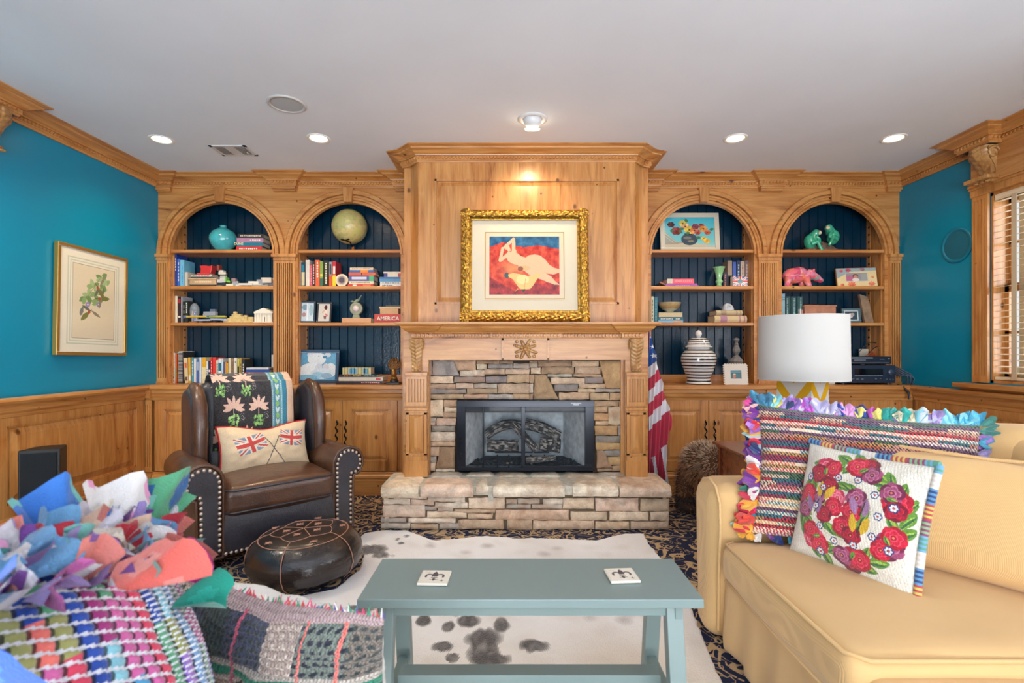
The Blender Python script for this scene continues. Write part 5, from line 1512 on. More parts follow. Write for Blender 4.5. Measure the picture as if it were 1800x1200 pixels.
for (u, v) in ((.52, .60), (.60, .64), (.42, .56), (.66, .70), (.56, .52), (.36, .55), (.62, .76), (.48, .66)):
    for q_ in range(4): cv.leaf(u, v, .085, .05, rq.uniform(0, 6.28), rq.choice([(140, 168, 112), (160, 184, 132), (116, 146, 92)]))
cv.line(.38, .54, .64, .82, .004, (140, 150, 100)); cv.line(.5, .5, .56, .64, .004, (140, 150, 100))
for (u, v) in ((.40, .475), (.57, .487)): cv.ell(u, v, .035, .028, (150, 140, 176)); cv.ell(u, v, .012, .010, (220, 216, 226))
def hummer(u, v, a, flip=1):
    cv.leaf(u, v, .13, .05, a, (120, 122, 70)); cv.leaf(u+.03, v+.02, .13, .03, a+1.9*flip, (140, 130, 110)); cv.leaf(u+.03, v+.01, .12, .03, a-1.2*flip, (110, 112, 100)); cv.ell(u, v, .022, .016, (176, 84, 60)); cv.line(u, v, u-.06*math.cos(a), v-.05*math.sin(a), .003, (90, 70, 60))
hummer(.42, .40, -2.4); hummer(.58, .55, .1, -1); hummer(.55, .66, -.9)
cv.leaf(.33, .45, .10, .04, -1.9, (120, 124, 120)); cv.speck(2, 2)
panel_print('print', cv, PM @ Matrix.Translation((0, -.004, -h_/2+f_)), w_-2*f_, h_-2*f_, mat(.12, coat=.3), wp)
# ================================================================= THINGS ON THE SHELVES
YI = 4.47
M_book = mat(.45, mottle=.12, bscale=80); M_cloth = mat(.75); M_page = mat(.9); M_gloss = mat(.12, coat=.4); M_sat = mat(.4)
def book(M, w_, h_, d_, col, label, group, marks=(), name='book', gap=.003, pg=(226, 216, 196), txt=None):
    """standing book: local x thickness w_, z height h_, y depth d_ (spine at y=0 facing -y)"""
    mb = MB(M=M); t = min(.0035, w_*.18)
    mb.box(-w_/2, -w_/2+t, .0015, d_, 0, h_, col); mb.box(w_/2-t, w_/2, .0015, d_, 0, h_, col); 
    mb.box(-w_/2, w_/2, 0, .003, 0, h_, col)
    for (u0, u1, v0, v1, c) in marks: mb.box(-w_/2+w_*u0, -w_/2+w_*u1, -.0007, .0005, h_*v0, h_*v1, c)
    if txt: text_mesh(mb, txt[0], Matrix.Translation((txt[2]*w_, -.0004, txt[3]*h_)) @ Matrix.Rotation(txt[4], 4, 'Y'), txt[1], txt[5], .0006, bold=.0006)
    o = mb.build(name, M_book, None, origin=tuple(M.translation)); tag(o, label, 'book', group)
    p = MB(pg, M=M); p.box(-w_/2+t, w_/2-t, .003, d_-gap, gap, h_-gap); p.build('pages', M_page, o)
    return o
def ups(z, Y, rows, where, group, depth=.145):
    """rows: (px0, px1, top_px, colour, colour name, marks, lean)"""
    for i, r in enumerate(rows):
        p0, p1, yt_, c, nm = r[:5]; marks = r[5] if len(r) > 5 and r[5] else (); lean = r[6] if len(r) > 6 else 0
        x = PX((p0+p1)/2, Y); w_ = (p1-p0)*Y/F-.0008; h_ = PZ(yt_, Y)-z
        M = TR(x, Y, z+.0008+abs(math.sin(lean))*w_/2, 0, 0, lean)
        book(M, w_, h_, depth, c, '%s %s' % (nm, where), group, marks)
def flats(z, Y, rows, where, group, depth=.14):
    """stack from the bottom up: (px0, px1, thickness, colour, name, marks, yaw)"""
    zz = z+.0006
    for r in rows:
        p0, p1, th, c, nm = r[:5]; marks = r[5] if len(r) > 5 and r[5] else (); yaw = r[6] if len(r) > 6 else 0; txt = r[7] if len(r) > 7 else None
        L = (p1-p0)*Y/F; x = PX((p0+p1)/2, Y)
        # rotate so local z -> world x
        M = TR(x, Y, zz, yaw) @ Matrix.Translation((-L/2, 0, th/2)) @ Matrix.Rotation(PI/2, 4, 'Y')
        book(M, th-.0006, L, depth, c, '%s %s' % (nm, where), group, marks, txt=txt)
        zz += th
    return zz
def stripes(cs, lo=.1, hi=.9, w0=.2, w1=.8):
    n = len(cs); return tuple((w0, w1, lo+(hi-lo)*i/n, lo+(hi-lo)*(i+.8)/n, c) for i, c in enumerate(cs))
def lumps(seed, v0, v1, c, n=7, u0=.3, u1=.7):
    r_ = random.Random(seed); out = []; x = v0
    for i in range(n):
        w_ = (v1-v0)/n; out.append((u0+r_.uniform(0, .08), u1-r_.uniform(0, .1), x, x+w_*r_.uniform(.55, .85), c)); x += w_
    return tuple(out)
W_, K_, RD, BL, CRM, TL_, NV, OR, YE, GN, GY, PK = (228, 226, 218), (30, 30, 34), (196, 44, 44), (58, 100, 170), (220, 206, 176), (38, 130, 150), (26, 42, 78), (222, 92, 40), (228, 184, 60), (110, 150, 70), (140, 142, 146), (226, 96, 124)
Z1, Z2, Z3, Z0c = SH[0]+.0, SH[1], SH[2], CAPZ

# ---- left bookcase, left bay
gx, gz = PX(392, 4.49), Z1
mb = MB((70, 176, 186)); pr = [(.0, 0), (.045, 0), (.062, .012), (.098, .055), (.114, .10), (.112, .135), (.09, .175), (.052, .200), (.028, .212), (.024, .222), (.030, .228), (.026, .233), (.017, .228), (.016, .20)]
mb.lathe(pr, 40, center=(gx, 4.495, gz), sx=1.0, sy=.95)
mb.v = [(p[0]+.003*noise.noise(Vector(p)*14), p[1], p[2]) for p in mb.v]
tag(mb.build('round_vase', mat(.18, coat=.5, mottle=.3, bscale=50), None), 'round turquoise glazed vase with narrow neck on the top shelf', 'vase')
flats(Z1, 4.47, [(415, 460, .040, (206, 44, 52), 'red hardback', lumps(1, .12, .86, W_, 9)), (416, 462, .036, (30, 116, 140), 'teal science fiction hardback', (), .0, ('DUNE', .030, 0.10, .08, -PI/2, (226, 214, 170))),
                 (416, 463, .040, (176, 130, 160), 'pink and blue hardback', lumps(2, .5, .9, W_, 5)), (418, 463, .036, (42, 38, 38), 'black hardback', lumps(3, .1, .9, (220, 206, 190), 12))],
      'lying in the stack beside the turquoise vase', 'books stacked beside the turquoise vase')
where = 'standing left of the tan keepsake box'
ups(Z2, 4.46, [(300.6, 306, 449, (44, 92, 186), 'blue book with yellow lettering', lumps(5, .3, .95, (232, 210, 90), 7)), (306.4, 311, 447, (34, 66, 160), 'dark blue tall book', lumps(6, .5, .9, W_, 5)), (311.6, 316, 455, (60, 110, 196), 'mid blue paperback', lumps(7, .2, .9, W_, 6)),
               (316.6, 324, 457, (112, 186, 220), 'pale blue boxed book', lumps(8, .1, .8, (70, 120, 190), 9, .4, .6)), (324.6, 330, 478, (206, 200, 186), 'low beige book')], where, 'blue books in the far left bay', .15)
bx0, bx1 = PX(333, 4.45), PX(380, 4.45)
rt = thing('keepsake_box', 'tan wooden keepsake box under magazines on the second shelf', 'box', ((bx0+bx1)/2, 4.53, Z2))
mb = MB((196, 164, 126)); mb.box(bx0, bx1, 4.45, 4.60, Z2+.018, Z2+.078); mb.box(bx0-.008, bx1+.006, 4.443, 4.607, Z2+.062, Z2+.078); mb.build('body', mat(.6, mottle=.2), rt, bevel=.003)
mb = MB((66, 58, 46)); mb.box(bx0+.005, bx1-.015, 4.455, 4.59, Z2, Z2+.018); mb.build('base', mat(.7), rt)
mb = MB((226, 202, 168)); 
for i in range(9): mb.box(bx0+.045+i*.017, bx0+.058+i*.017, 4.4485, 4.451, Z2+.036, Z2+.050)
mb.build('inlay', mat(.6), rt)
flats(Z2+.0785, 4.455, [(336, 371, .010, (60, 62, 70), 'dark thin magazine'), (335, 372, .014, (216, 206, 190), 'white magazine', lumps(3, .1, .9, (80, 70, 70), 6)), (346, 368, .020, (206, 66, 64), 'small red book')], 'on top of the tan keepsake box', 'papers on the keepsake box')
rx, rz = PX(362, 4.47), Z2+.123
mb = MB((204, 52, 50), M=TR(rx, 4.50, rz, 0, 0, R(0))); mb.prism([(-.05, 0), (.045, 0), (.052, .03), (.058, .072), (.030, .064), (-.012, .070), (-.055, .068), (-.044, .038)], 1, -.035, .035)
tag(mb.build('snack_packet', mat(.3), None, bevel=.004), 'crumpled red packet on top of the keepsake box stack', 'packet')
def brick(mb, c, s, col, rz=0): 
    sv = mb.M; mb.M = sv @ TR(c[0], c[1], c[2], rz); mb.box(-s[0]/2, s[0]/2, -s[1]/2, s[1]/2, -s[2]/2, s[2]/2, col); mb.M = sv
def at(px, py, Y=4.48): return (PX(px, Y), Y, PZ(py, Y))
LG = [(186, 186, 188), (150, 152, 158), (110, 112, 118), (214, 212, 206)]
def build_bricks(name, label, items, Y, zfloor, cat='model', seed=1):
    mb = MB(); r_ = random.Random(seed)
    for (px, py, wpx, hpx, col) in items:
        s = Y/F; c = at(px, py, Y); col = col or r_.choice(LG); brick(mb, (c[0], c[1]+r_.uniform(-.012, .012), c[2]), (wpx*s, r_.uniform(.02, .05), hpx*s), col, r_.uniform(-.25, .25))
    zmin = min(p[2] for p in mb.v); mb.v = [(p[0], p[1], p[2]-zmin+zfloor+.0005) for p in mb.v]
    return tag(mb.build(name, mat(.35), None, bevel=.0012), label, cat)
rb = random.Random(21)
build_bricks('toy_brick_ship', 'small grey toy brick construction with a red flag and green bar beside the keepsake box', [(391, 499, 16, 7, (60, 62, 68)), (390, 493, 14, 6, None), (392, 487, 10, 8, (214, 208, 196)), (393, 480, 12, 4, (200, 190, 170)), (390, 476, 8, 4, None), (386, 470, 4, 10, (150, 62, 46)), (398, 490, 3, 8, (120, 186, 80)), (403, 494, 6, 3, (120, 186, 80)), (384, 493, 5, 5, (214, 210, 200)), (406, 500, 14, 4, (224, 214, 196)), (394, 502, 26, 2, (200, 196, 186))], 4.47, Z2, seed=2)
build_bricks('toy_brick_spaceship', 'long white toy brick spaceship with red stripes at the right of the second shelf', [(414, 497, 10, 8, None), (412, 491, 7, 5, (150, 120, 120)), (425, 501, 22, 4, (214, 208, 200)), (434, 499, 24, 4, (206, 200, 190)), (430, 500, 7, 2.4, (206, 60, 40)), (442, 498, 6, 3, (206, 60, 40)), (450, 497, 24, 7, (218, 212, 200)), (462, 494, 20, 8, None), (472, 492, 16, 9, (212, 200, 184)), (466, 489, 12, 4, (190, 176, 160)), (474, 498, 14, 7, (120, 116, 120)), (478, 489, 6, 4, None), (460, 501, 30, 2.5, (160, 156, 150))], 4.47, Z2, seed=3)
where = 'standing on the third shelf at the far left'
ups(Z3, 4.46, [(300.4, 302.5, 523, (40, 40, 40), 'thin black book'), (303, 312, 520, (222, 216, 196), 'thick cream book', lumps(4, .15, .8, (130, 120, 100), 8, .4, .55)), (312.6, 318, 521, (56, 34, 40), 'maroon and black book', ((.1, .9, .75, .9, (170, 50, 50)), (.1, .9, .2, .26, W_))), (318.4, 320.3, 521, (176, 180, 190), 'thin silver book'),
               (321.5, 325, 530, K_, 'short black book', lumps(9, .2, .9, (200, 180, 150), 3)), (325.5, 330.5, 529, (44, 52, 48), 'dark green book with white lettering', lumps(11, .45, .95, W_, 5))], where, 'books at the left of the third shelf')
c = at(338, 567, 4.46); rt = thing('glass_trophy', 'clear glass dome ornament with small figures on a wooden foot on the third shelf', 'ornament', (c[0], 4.49, Z3))
mb = MB((150, 100, 60)); mb.box(c[0]-.032, c[0]+.032, 4.46, 4.52, Z3, Z3+.014); mb.build('foot', M_sat, rt, bevel=.002)
mb = MB((150, 168, 186)); mb.lathe([(.022, .014), (.034, .06), (.040, .10), (.036, .145), (.016, .175), (0, .18)], 20, center=(c[0]+.002, 4.49, Z3)); k = NT('clear_glass'); k.set(Roughness=.03); k.b.inputs['Alpha'].default_value = .28; k.b.inputs['Base Color'].default_value = (.6, .7, .8, 1); mb.build('dome', k.m, rt)
mb = MB()
for dx, hh, cc in ((-.018, .11, (200, 160, 130)), (0, .10, (90, 120, 190)), (.018, .075, (214, 206, 190))): mb.lathe([(.007, .014), (.008, hh*.7), (.004, hh*.85), (.006, hh*.95), (0, hh)], 10, cc, center=(c[0]+dx, 4.49, Z3))
mb.sphere((c[0]+.002, 4.49, Z3+.13), (.02, .02, .022), 12, 8, (100, 110, 130)); mb.build('figures', M_sat, rt)
build_bricks('model_aeroplane', 'model aeroplane with yellow and green wings and grey jets on the third shelf', [(345, 556, 42, 3, (206, 172, 60)), (384, 556, 30, 3, (176, 172, 70)), (372, 557, 26, 3.4, (40, 110, 110)), (371, 551, 22, 7, (150, 156, 166)), (376, 547, 10, 8, (90, 104, 130)), (365, 554, 14, 6, (160, 166, 180)), (356, 562, 30, 3, (176, 180, 196)), (385, 561, 26, 3.2, (150, 160, 180)), (352, 565, 5, 4, (60, 60, 70)), (378, 565, 5, 4, (60, 60, 70)), (330, 557, 12, 3, (60, 90, 150)), (395, 562, 10, 2.4, (200, 200, 206))], 4.46, Z3, seed=4)
c = at(420, 567, 4.49); mb = MB((212, 188, 128))
for (x0, x1, z1_, d) in ((395, 447, .022, .07), (401, 436, .045, .06), (405, 431, .062, .05), (408, 424, .082, .04), (410, 416, .104, .024), (436, 446, .055, .05), (428, 434, .072, .03)): mb.box(PX(x0, 4.49), PX(x1, 4.49), 4.50-d/2, 4.50+d/2, Z3, Z3+z1_)
tag(mb.build('hilltop_fort_model', mat(.8, mottle=.3, bscale=140), None, bevel=.004), 'tan model of a stepped hilltop fort on the third shelf', 'model')
x0, x1 = PX(446, 4.47), PX(480.5, 4.47); rt = thing('temple_model', 'white model temple with columns and pediment at the right of the third shelf', 'model', ((x0+x1)/2, 4.51, Z3))
mb = MB((226, 220, 204)); mb.box(x0, x1, 4.46, 4.57, Z3, Z3+.012); mb.box(x0+.012, x1-.012, 4.475, 4.565, Z3+.012, Z3+.085); mb.box(x0+.004, x1-.004, 4.462, 4.572, Z3+.085, Z3+.097); mb.build('cella', mat(.7), rt)
mb = MB((230, 224, 208)); mb.prism([(x0, Z3+.097), (x1, Z3+.097), ((x0+x1)/2, Z3+.135)], 1, 4.462, 4.572); mb.build('pediment', mat(.7), rt)
for i in range(4):
    mb = MB((232, 226, 212)); mb.lathe([(.011, 0), (.009, .006), (.008, .07), (.011, .074)], 12, center=(x0+.016+i*(x1-x0-.032)/3, 4.468, Z3+.012)); mb.build('column', mat(.7), rt)
mb = MB((50, 44, 40)); mb.box((x0+x1)/2+.006, (x0+x1)/2+.022, 4.472, 4.476, Z3+.012, Z3+.055); mb.build('doorway', mat(.8), rt)

g = 'books standing on the worktop in the far left bay'; where = 'in the worktop row of the far left bay'
R1 = [(299.6, 303.4, 619, (60, 58, 58), 'black and grey patterned notebook', lumps(1, .05, .95, (190, 188, 184), 10)), (303.8, 307.8, 620, (200, 198, 192), 'speckled white notebook', lumps(2, .05, .95, K_, 9)), (308.2, 310.8, 622, (220, 100, 40), 'thin orange and green book', ((.1, .9, .2, .5, GN),))]
ups(Z0c, 4.44, R1, 'at the left end of the worktop row', g)
x0, x1 = PX(311.5, 4.43), PX(320, 4.43); hh = PZ(618, 4.43)-Z0c
rt = thing('spiral_binder', 'thick white spiral bound notebook with black cover near the left end of the worktop row', 'notebook', ((x0+x1)/2, 4.5, Z0c))
mb = MB((40, 42, 46)); mb.box(x0+.004, x0+.048, 4.445, 4.60, Z0c, Z0c+hh); mb.build('covers', M_book, rt)
mb = MB((226, 224, 220)); mb.box(x0+.006, x0+.046, 4.443, 4.6, Z0c+hh, Z0c+hh+.004)
for i in range(22): mb.tube([((x0+x1)/2+math.cos(a)*.019, 4.437+math.sin(a)*.006, Z0c+.012+i*(hh-.02)/21) for a in [q*2*PI/12 for q in range(13)]], .0026, 5, (214, 206, 202))
mb.build('wire_binding', M_sat, rt)
R2 = [(325, 331.5, 629, (222, 196, 150), 'tan cookery book leaning left', ((.2, .8, .6, .8, (224, 100, 50)), (.2, .8, .1, .25, (90, 60, 40))), R(-3.5)), (332.2, 336, 628, (226, 172, 50), 'bright yellow book', ((.2, .8, .1, .3, W_),), R(-2)), (336.6, 340.4, 628, (70, 150, 176), 'teal blue paperback', lumps(5, .3, .9, W_, 5)), (340.8, 344.8, 630, (224, 222, 214), 'plain white paperback'), (345, 350, 632, (70, 106, 176), 'blue book with white label', ((.2, .8, .55, .9, (170, 186, 210)),)), (350.4, 354.4, 628, (214, 218, 218), 'pale grey book'),
      (355, 362, 628, (226, 214, 170), 'cream and yellow wide book', ((0, 1, .62, .98, (224, 166, 40)),)), (362.4, 365.8, 635, (228, 224, 214), 'short white book', lumps(7, .2, .7, (90, 90, 100), 5)), (366.2, 369.6, 634, (34, 46, 80), 'navy short book', ((.1, .9, .5, .6, W_),)), (370, 373.6, 628, (200, 50, 48), 'crimson book', lumps(8, .2, .9, W_, 6, .35, .65)), (374, 379.8, 628, (222, 60, 50), 'wide bright red book'),
      (380.2, 383.6, 633, (220, 214, 200), 'small cream book with black lettering', lumps(9, .2, .9, K_, 6)), (384, 389, 630, (226, 228, 226), 'white book with teal band', ((.0, 1, .5, .82, (24, 112, 140)),)), (389.3, 392.2, 630, (206, 214, 220), 'pale blue narrow book'), (392.5, 395.3, 636, (50, 96, 160), 'small blue book'), (395.7, 398.6, 636, (226, 140, 50), 'orange paperback'), (398.9, 401.2, 638, (206, 176, 60), 'mustard paperback'),
      (401.6, 406, 629, (222, 210, 184), 'cream hardback with red foot', ((.1, .9, .1, .2, (160, 50, 40)),)), (406.4, 410.8, 630, (150, 124, 96), 'brown patterned hardback', lumps(3, .1, .9, (90, 70, 50), 7)), (411.2, 416.6, 629, (226, 220, 204), 'ivory hardback', lumps(4, .8, .9, K_, 2)), (417.2, 420.6, 631, (200, 190, 80), 'olive book with black spine label', ((.1, .9, .1, .7, K_),)), (421, 424.6, 629, (176, 150, 80), 'gold and black book', lumps(12, .1, .8, K_, 6)), (425, 430, 632, (44, 44, 46), 'black hardback at the right end', lumps(6, .2, .85, W_, 6))]
ups(Z0c, 4.44, R2, where, g)
flats(Z0c, 4.44, [(431, 475, .032, (196, 130, 90), 'orange brown hardback, lowest'), (431, 475, .020, (226, 206, 200), 'pale pink hardback', lumps(5, .1, .9, (190, 120, 120), 10)), (431, 474, .030, (222, 214, 206), 'white hardback', lumps(6, .1, .9, (190, 130, 120), 10)), (430, 475, .016, (200, 60, 44), 'thin red hardback'), (432, 474, .024, (44, 84, 160), 'bright blue hardback'), (433, 472, .017, (216, 222, 226), 'thin white book, topmost')], 'in the worktop stack beside the centre pilaster', 'books stacked at the right of the far left bay')
mb = MB((206, 200, 192)); x0 = PX(474.3, 4.44); mb.box(x0, x0+.034, 4.47, 4.50, Z0c+.139+.0006, Z0c+.139+.115)
tag(mb.build('white_card_box', M_sat, None, bevel=.002), 'small upright white box on the book stack by the pilaster', 'box')

# ---- left bookcase, right bay
YG = 4.53; gx = PX(614.5, YG); gc = PZ(398.5, YG); gr = .156
def globe_mat():
    k = NT('aged_globe_print'); v = k.pos(); n = k.noise(v, 7, 6, .4); n2 = k.noise(v, 42, 4)
    c = k.ramp(n, [(0.44, lin((196, 188, 116))), (0.5, lin((206, 186, 128))), (0.56, lin((176, 172, 112)))])
    c = k.mix(k.ramp(n2, [(0.56, 0.0), (0.66, .35)]), c, lin((128, 118, 70))); k.col(c); k.set(Roughness=.3); return k.m
rt = thing('desk_globe', 'aged cream desk globe on a wooden foot on the top shelf', 'globe', (gx, YG, Z1))
mb = MB(); mb.sphere((gx, YG, gc), gr, 48, 32); mb.build('sphere', globe_mat(), rt)
mb = MB((150, 90, 50)); mb.lathe([(.062, 0), (.066, .006), (.056, .014), (.02, .02), (.012, .03), (.012, .05)], 30, center=(gx+.03, YG, Z1)); mb.build('foot', M_sat, rt)
mb = MB((30, 26, 24)); mb.tube([(gx-.045+.01*i, YG-.10-.002*i, gc-.135-.012*math.sin(i/8*PI)) for i in range(9)], .006, 6); mb.tube([(gx+.03, YG, Z1+.04), (gx+.02, YG-.05, gc-.150), (gx-.03, YG-.10, gc-.138)], .006, 6); mb.build('bracket', M_iron, rt)
g = 'books standing in the bay with the globe'; where = 'standing below the globe'
ups(Z2, 4.45, [(525.2, 529, 458, W_, 'white tall book', lumps(1, .1, .9, (90, 90, 90), 6)), (529.4, 536.2, 461, (24, 60, 80), 'black and teal book', ((.1, .9, .05, .6, (214, 204, 160)), (.2, .8, .62, .9, (30, 130, 160)))), (537, 544.2, 457, (214, 206, 196), 'tall grey white book'), (544.6, 549, 466, (206, 90, 100), 'rose pink book', lumps(2, .1, .9, (226, 150, 150), 7)), (549.4, 553.8, 459, (40, 34, 40), 'black book with pale lettering', lumps(3, .1, .9, (220, 200, 200), 8)),
               (554.3, 561.6, 457, (224, 96, 50), 'bright orange book', lumps(4, .35, .95, W_, 6)), (562, 567.6, 459, (140, 160, 70), 'green and yellow book', ((.1, .9, .4, .5, (220, 200, 90)), (0, 1, 0, .32, (60, 100, 80)))), (569, 577, 458, (34, 36, 34), 'wide black book with cream lettering', lumps(5, .1, .95, (226, 214, 170), 9)), (578.4, 583.6, 460, (150, 146, 150), 'grey book with orange foot', ((0, 1, 0, .45, (214, 90, 40)), (.2, .8, .5, .9, (60, 56, 66)))),
               (584.2, 590.4, 459, (190, 44, 56), 'red white and blue book', ((0, 1, .0, .44, (230, 200, 40)), (.2, .8, .5, .8, W_)))], where, g)
mb = MB((226, 206, 176)); cx_, cz_ = PX(601, 4.44), Z2+.056
for (r0, r1, y, c) in ((0, .024, -.0035, (96, 80, 84)), (.022, .034, -.003, (150, 130, 126)), (.033, .044, -.0025, (206, 184, 156)), (.043, .055, -.002, (230, 214, 186))):
    n_ = 40; V = []; 
    for q in range(n_):
        a = 2*PI*q/n_; wv = 1+.05*noise.noise(Vector((math.cos(a)*2, math.sin(a)*2, r1*50))); V.append((cx_+r1*wv*math.cos(a), cz_+r1*wv*math.sin(a)))
    mb.prism(V, 1, 4.44+y-.004, 4.452, c)
tag(mb.build('agate_slice', M_gloss, None), 'round cream agate slice with grey centre leaning on the yellow book', 'agate')
flats(Z2, 4.45, [(611, 656, .023, (206, 66, 56), 'red hardback, lowest', ((.2, .8, .2, .35, W_), (.2, .8, .6, .9, (226, 130, 90)))), (613, 657, .026, (222, 208, 178), 'cream hardback', lumps(3, .1, .85, (150, 130, 100), 12)), (613, 658, .050, (92, 88, 140), 'thick purple hardback with green end', ((0, 1, .8, .97, (80, 176, 120)), (.25, .7, .12, .7, (206, 206, 220)))), (613, 660, .026, (222, 96, 60), 'orange hardback', ((0, 1, .47, .5, K_),)), (614, 658, .023, (70, 100, 156), 'blue hardback with orange band', ((0, 1, .45, .75, (226, 140, 50)),)), (615, 656, .022, (226, 200, 170), 'peach hardback, topmost', lumps(8, .1, .9, (150, 110, 90), 12))],
      'in the tall stack below the globe', 'books in the tall stack below the globe')
flats(Z2, 4.45, [(668, 707, .022, (222, 218, 214), 'white hardback, lowest', lumps(1, .1, .6, (60, 60, 70), 7)), (668, 707, .022, (206, 208, 206), 'pale grey hardback', lumps(2, .1, .9, (110, 110, 110), 7)), (667, 707, .042, (90, 146, 190), 'thick light blue book', ((.0, .4, .0, 1, (60, 110, 160)),)), (675, 706, .032, (222, 210, 190), 'white book with red and blue ends', ((0, 1, 0, .2, (80, 70, 130)), (0, 1, .8, 1, (180, 60, 60)))), (674, 706, .014, (226, 216, 200), 'thin cream book, topmost')], 'in the stack nearest the chimney breast', 'books in the stack nearest the breast')
M_photo = mat(.15, coat=.3)
def photo_frame(name, label, M, w_, h_, fw, col, cv, cat='picture frame', m=None, dpt=.018, scallop=False, mat_w=0, mat_c=(230, 228, 220)):
    """local x right, z up from the foot, facing -y"""
    rt = thing(name, label, cat, tuple(M.translation)); mb = MB(col, M=M)
    for (a0, a1, c0, c1) in ((-w_/2, w_/2, h_-fw, h_), (-w_/2, w_/2, 0, fw), (-w_/2, -w_/2+fw, fw, h_-fw), (w_/2-fw, w_/2, fw, h_-fw)): mb.box(a0, a1, -dpt/2, dpt/2, c0, c1)
    mb.box(-w_/2+.003, w_/2-.003, dpt/2-.003, dpt/2+.002, .003, h_-.003)
    if scallop:
        n_ = 9
        for i in range(n_):
            t_ = (i+.5)/n_
            for (x, z) in ((-w_/2+t_*w_, 0.004), (-w_/2+t_*w_, h_), (-w_/2, t_*h_), (w_/2, t_*h_)): mb.sphere((x, 0, z), (w_/n_*.5, dpt/2, w_/n_*.42), 10, 6)
    fr = mb.build('frame', m or M_sat, rt, bevel=.002 if not scallop else 0)
    if mat_w: b2 = MB(mat_c, M=M); b2.box(-w_/2+fw, w_/2-fw, .0, .003, fw, h_-fw); b2.build('mount', M_page, rt)
    iw, ih = w_-2*fw-2*mat_w, h_-2*fw-2*mat_w
    panel_print('photo', cv, M @ Matrix.Translation((0, -.002, fw+mat_w)), iw, ih, M_photo, rt)
    return rt
def lean(x, Y, z, yaw=0, tilt=-8): return TR(x, Y, z+.001, yaw, R(tilt))
cv = Canvas(40, 56, (190, 206, 214)); cv.ell(.3, .75, .25, .16, (120, 150, 170)); cv.rect(.42, .52, 0, 1, (226, 232, 236)); cv.ell(.22, .35, .16, .12, (170, 130, 130)); cv.ell(.78, .6, .16, .3, (150, 176, 190)); cv.speck(10)
photo_frame('photo_frame', 'black upright photo frame with teal edge, left of two on the third shelf', lean(PX(540, 4.46), 4.46, Z3, R(6)), .138, .198, .016, (24, 50, 66), cv)
cv = Canvas(40, 56, (206, 198, 188)); cv.ell(.62, .78, .14, .13, (90, 40, 40)); cv.poly([(.5, .65), (.72, .6), (.66, .3), (.5, .35)], (222, 206, 190)); cv.line(.5, .6, .35, .5, .05, (200, 170, 150)); cv.line(.6, .4, .78, .32, .05, (196, 120, 120)); cv.poly([(.45, .3), (.7, .3), (.66, .12), (.5, .12)], (120, 80, 80)); cv.speck(6)
photo_frame('photo_frame', 'black upright photo frame showing a seated person, right of two on the third shelf', lean(PX(569, 4.47), 4.47, Z3, R(-4)), .136, .190, .015, (26, 28, 40), cv)
cxk = PX(626, 4.48); 
tb0 = flats(Z3, 4.45, [(601, 652, .044, (206, 156, 112), 'tan clothbound book', (), 0)], 'lying under the bird clock', 'book under the clock')
rt = thing('bird_clock', 'small verdigris clock with a bird perched on top standing on a tan book', 'clock', (cxk, 4.49, tb0)); VG = (150, 154, 130)
mb = MB(VG); mb.prism([(cxk-.035, tb0+.001), (cxk+.035, tb0+.001), (cxk+.018, tb0+.05), (cxk-.018, tb0+.05)], 1, 4.475, 4.505); mb.prism([(cxk+.056*math.cos(2*PI*i/30), tb0+.085+.056*math.sin(2*PI*i/30)) for i in range(30)], 1, 4.472, 4.508); mb.build('case', mat(.6, mottle=.3), rt, bevel=.004)
mb = MB((226, 206, 206), M=TR(cxk, 4.4715, tb0+.085, 0, PI/2)); mb.lathe([(.028, 0), (.028, .002), (0, .003)], 24); mb.build('dial', M_gloss, rt)
mb = MB(VG); mb.sphere((cxk+.002, 4.49, tb0+.155), (.030, .014, .016), 12, 8, fn=lambda p: (p[0], p[1], p[2]+(p[0]-cxk)*.45)); mb.sphere((cxk-.036, 4.49, tb0+.152), (.012, .010, .010), 10, 6); mb.tube([(cxk+.02, 4.49, tb0+.165), (cxk+.045, 4.49, tb0+.205)], [.010, .004], 8); mb.tube([(cxk-.046, 4.49, tb0+.152), (cxk-.058, 4.49, tb0+.150)], [.004, .001], 6); mb.build('bird', mat(.6, mottle=.3), rt)
zt_ = flats(Z3, 4.45, [(658, 706, .078, (196, 70, 60), 'thick red hardback titled AMERICA', ((.62, .9, .05, .95, (170, 56, 50)),), 0, ('AMERICA', .047, .20, .5, -PI/2, (238, 228, 210)))], 'lying next to the chimney breast', 'books beside the breast')
flats(zt_, 4.46, [(668, 700, .048, (206, 160, 112), 'tan kraft covered book'), (667, 704, .018, (214, 176, 130), 'frayed tan book'), (678, 703, .014, (60, 70, 60), 'thin dark green book, topmost')], 'on top of the red hardback titled AMERICA', 'books on the red hardback')
cv = Canvas(110, 80, (96, 154, 188), asp=1.35)
for (u, v, ru, rv, c) in ((.45, .78, .26, .24, (206, 214, 220)), (.26, .93, .09, .09, (196, 206, 214)), (.76, .93, .09, .09, (190, 202, 212)), (.68, .85, .065, .055, (70, 120, 160)), (.50, .88, .018, .02, (60, 90, 120)), (.30, .34, .34, .28, (214, 222, 228)), (.86, .36, .16, .26, (206, 214, 220)),
                         (.52, .48, .10, .12, (190, 200, 214)), (.72, .48, .095, .13, (196, 196, 206)), (.62, .24, .32, .20, (196, 210, 222)), (.50, .18, .16, .12, (150, 190, 214)), (.2, .10, .3, .10, (120, 170, 200)), (.75, .16, .16, .10, (140, 170, 196))): cv.ell(u, v, ru, rv, c)
cv.speck(16, 3)
photo_frame('photo_frame', 'wide dark blue frame with a photo of two babies and a white bear', lean(PX(554, 4.39), 4.44, Z0c, R(3), -9), .362, .300, .028, (36, 66, 96), cv)
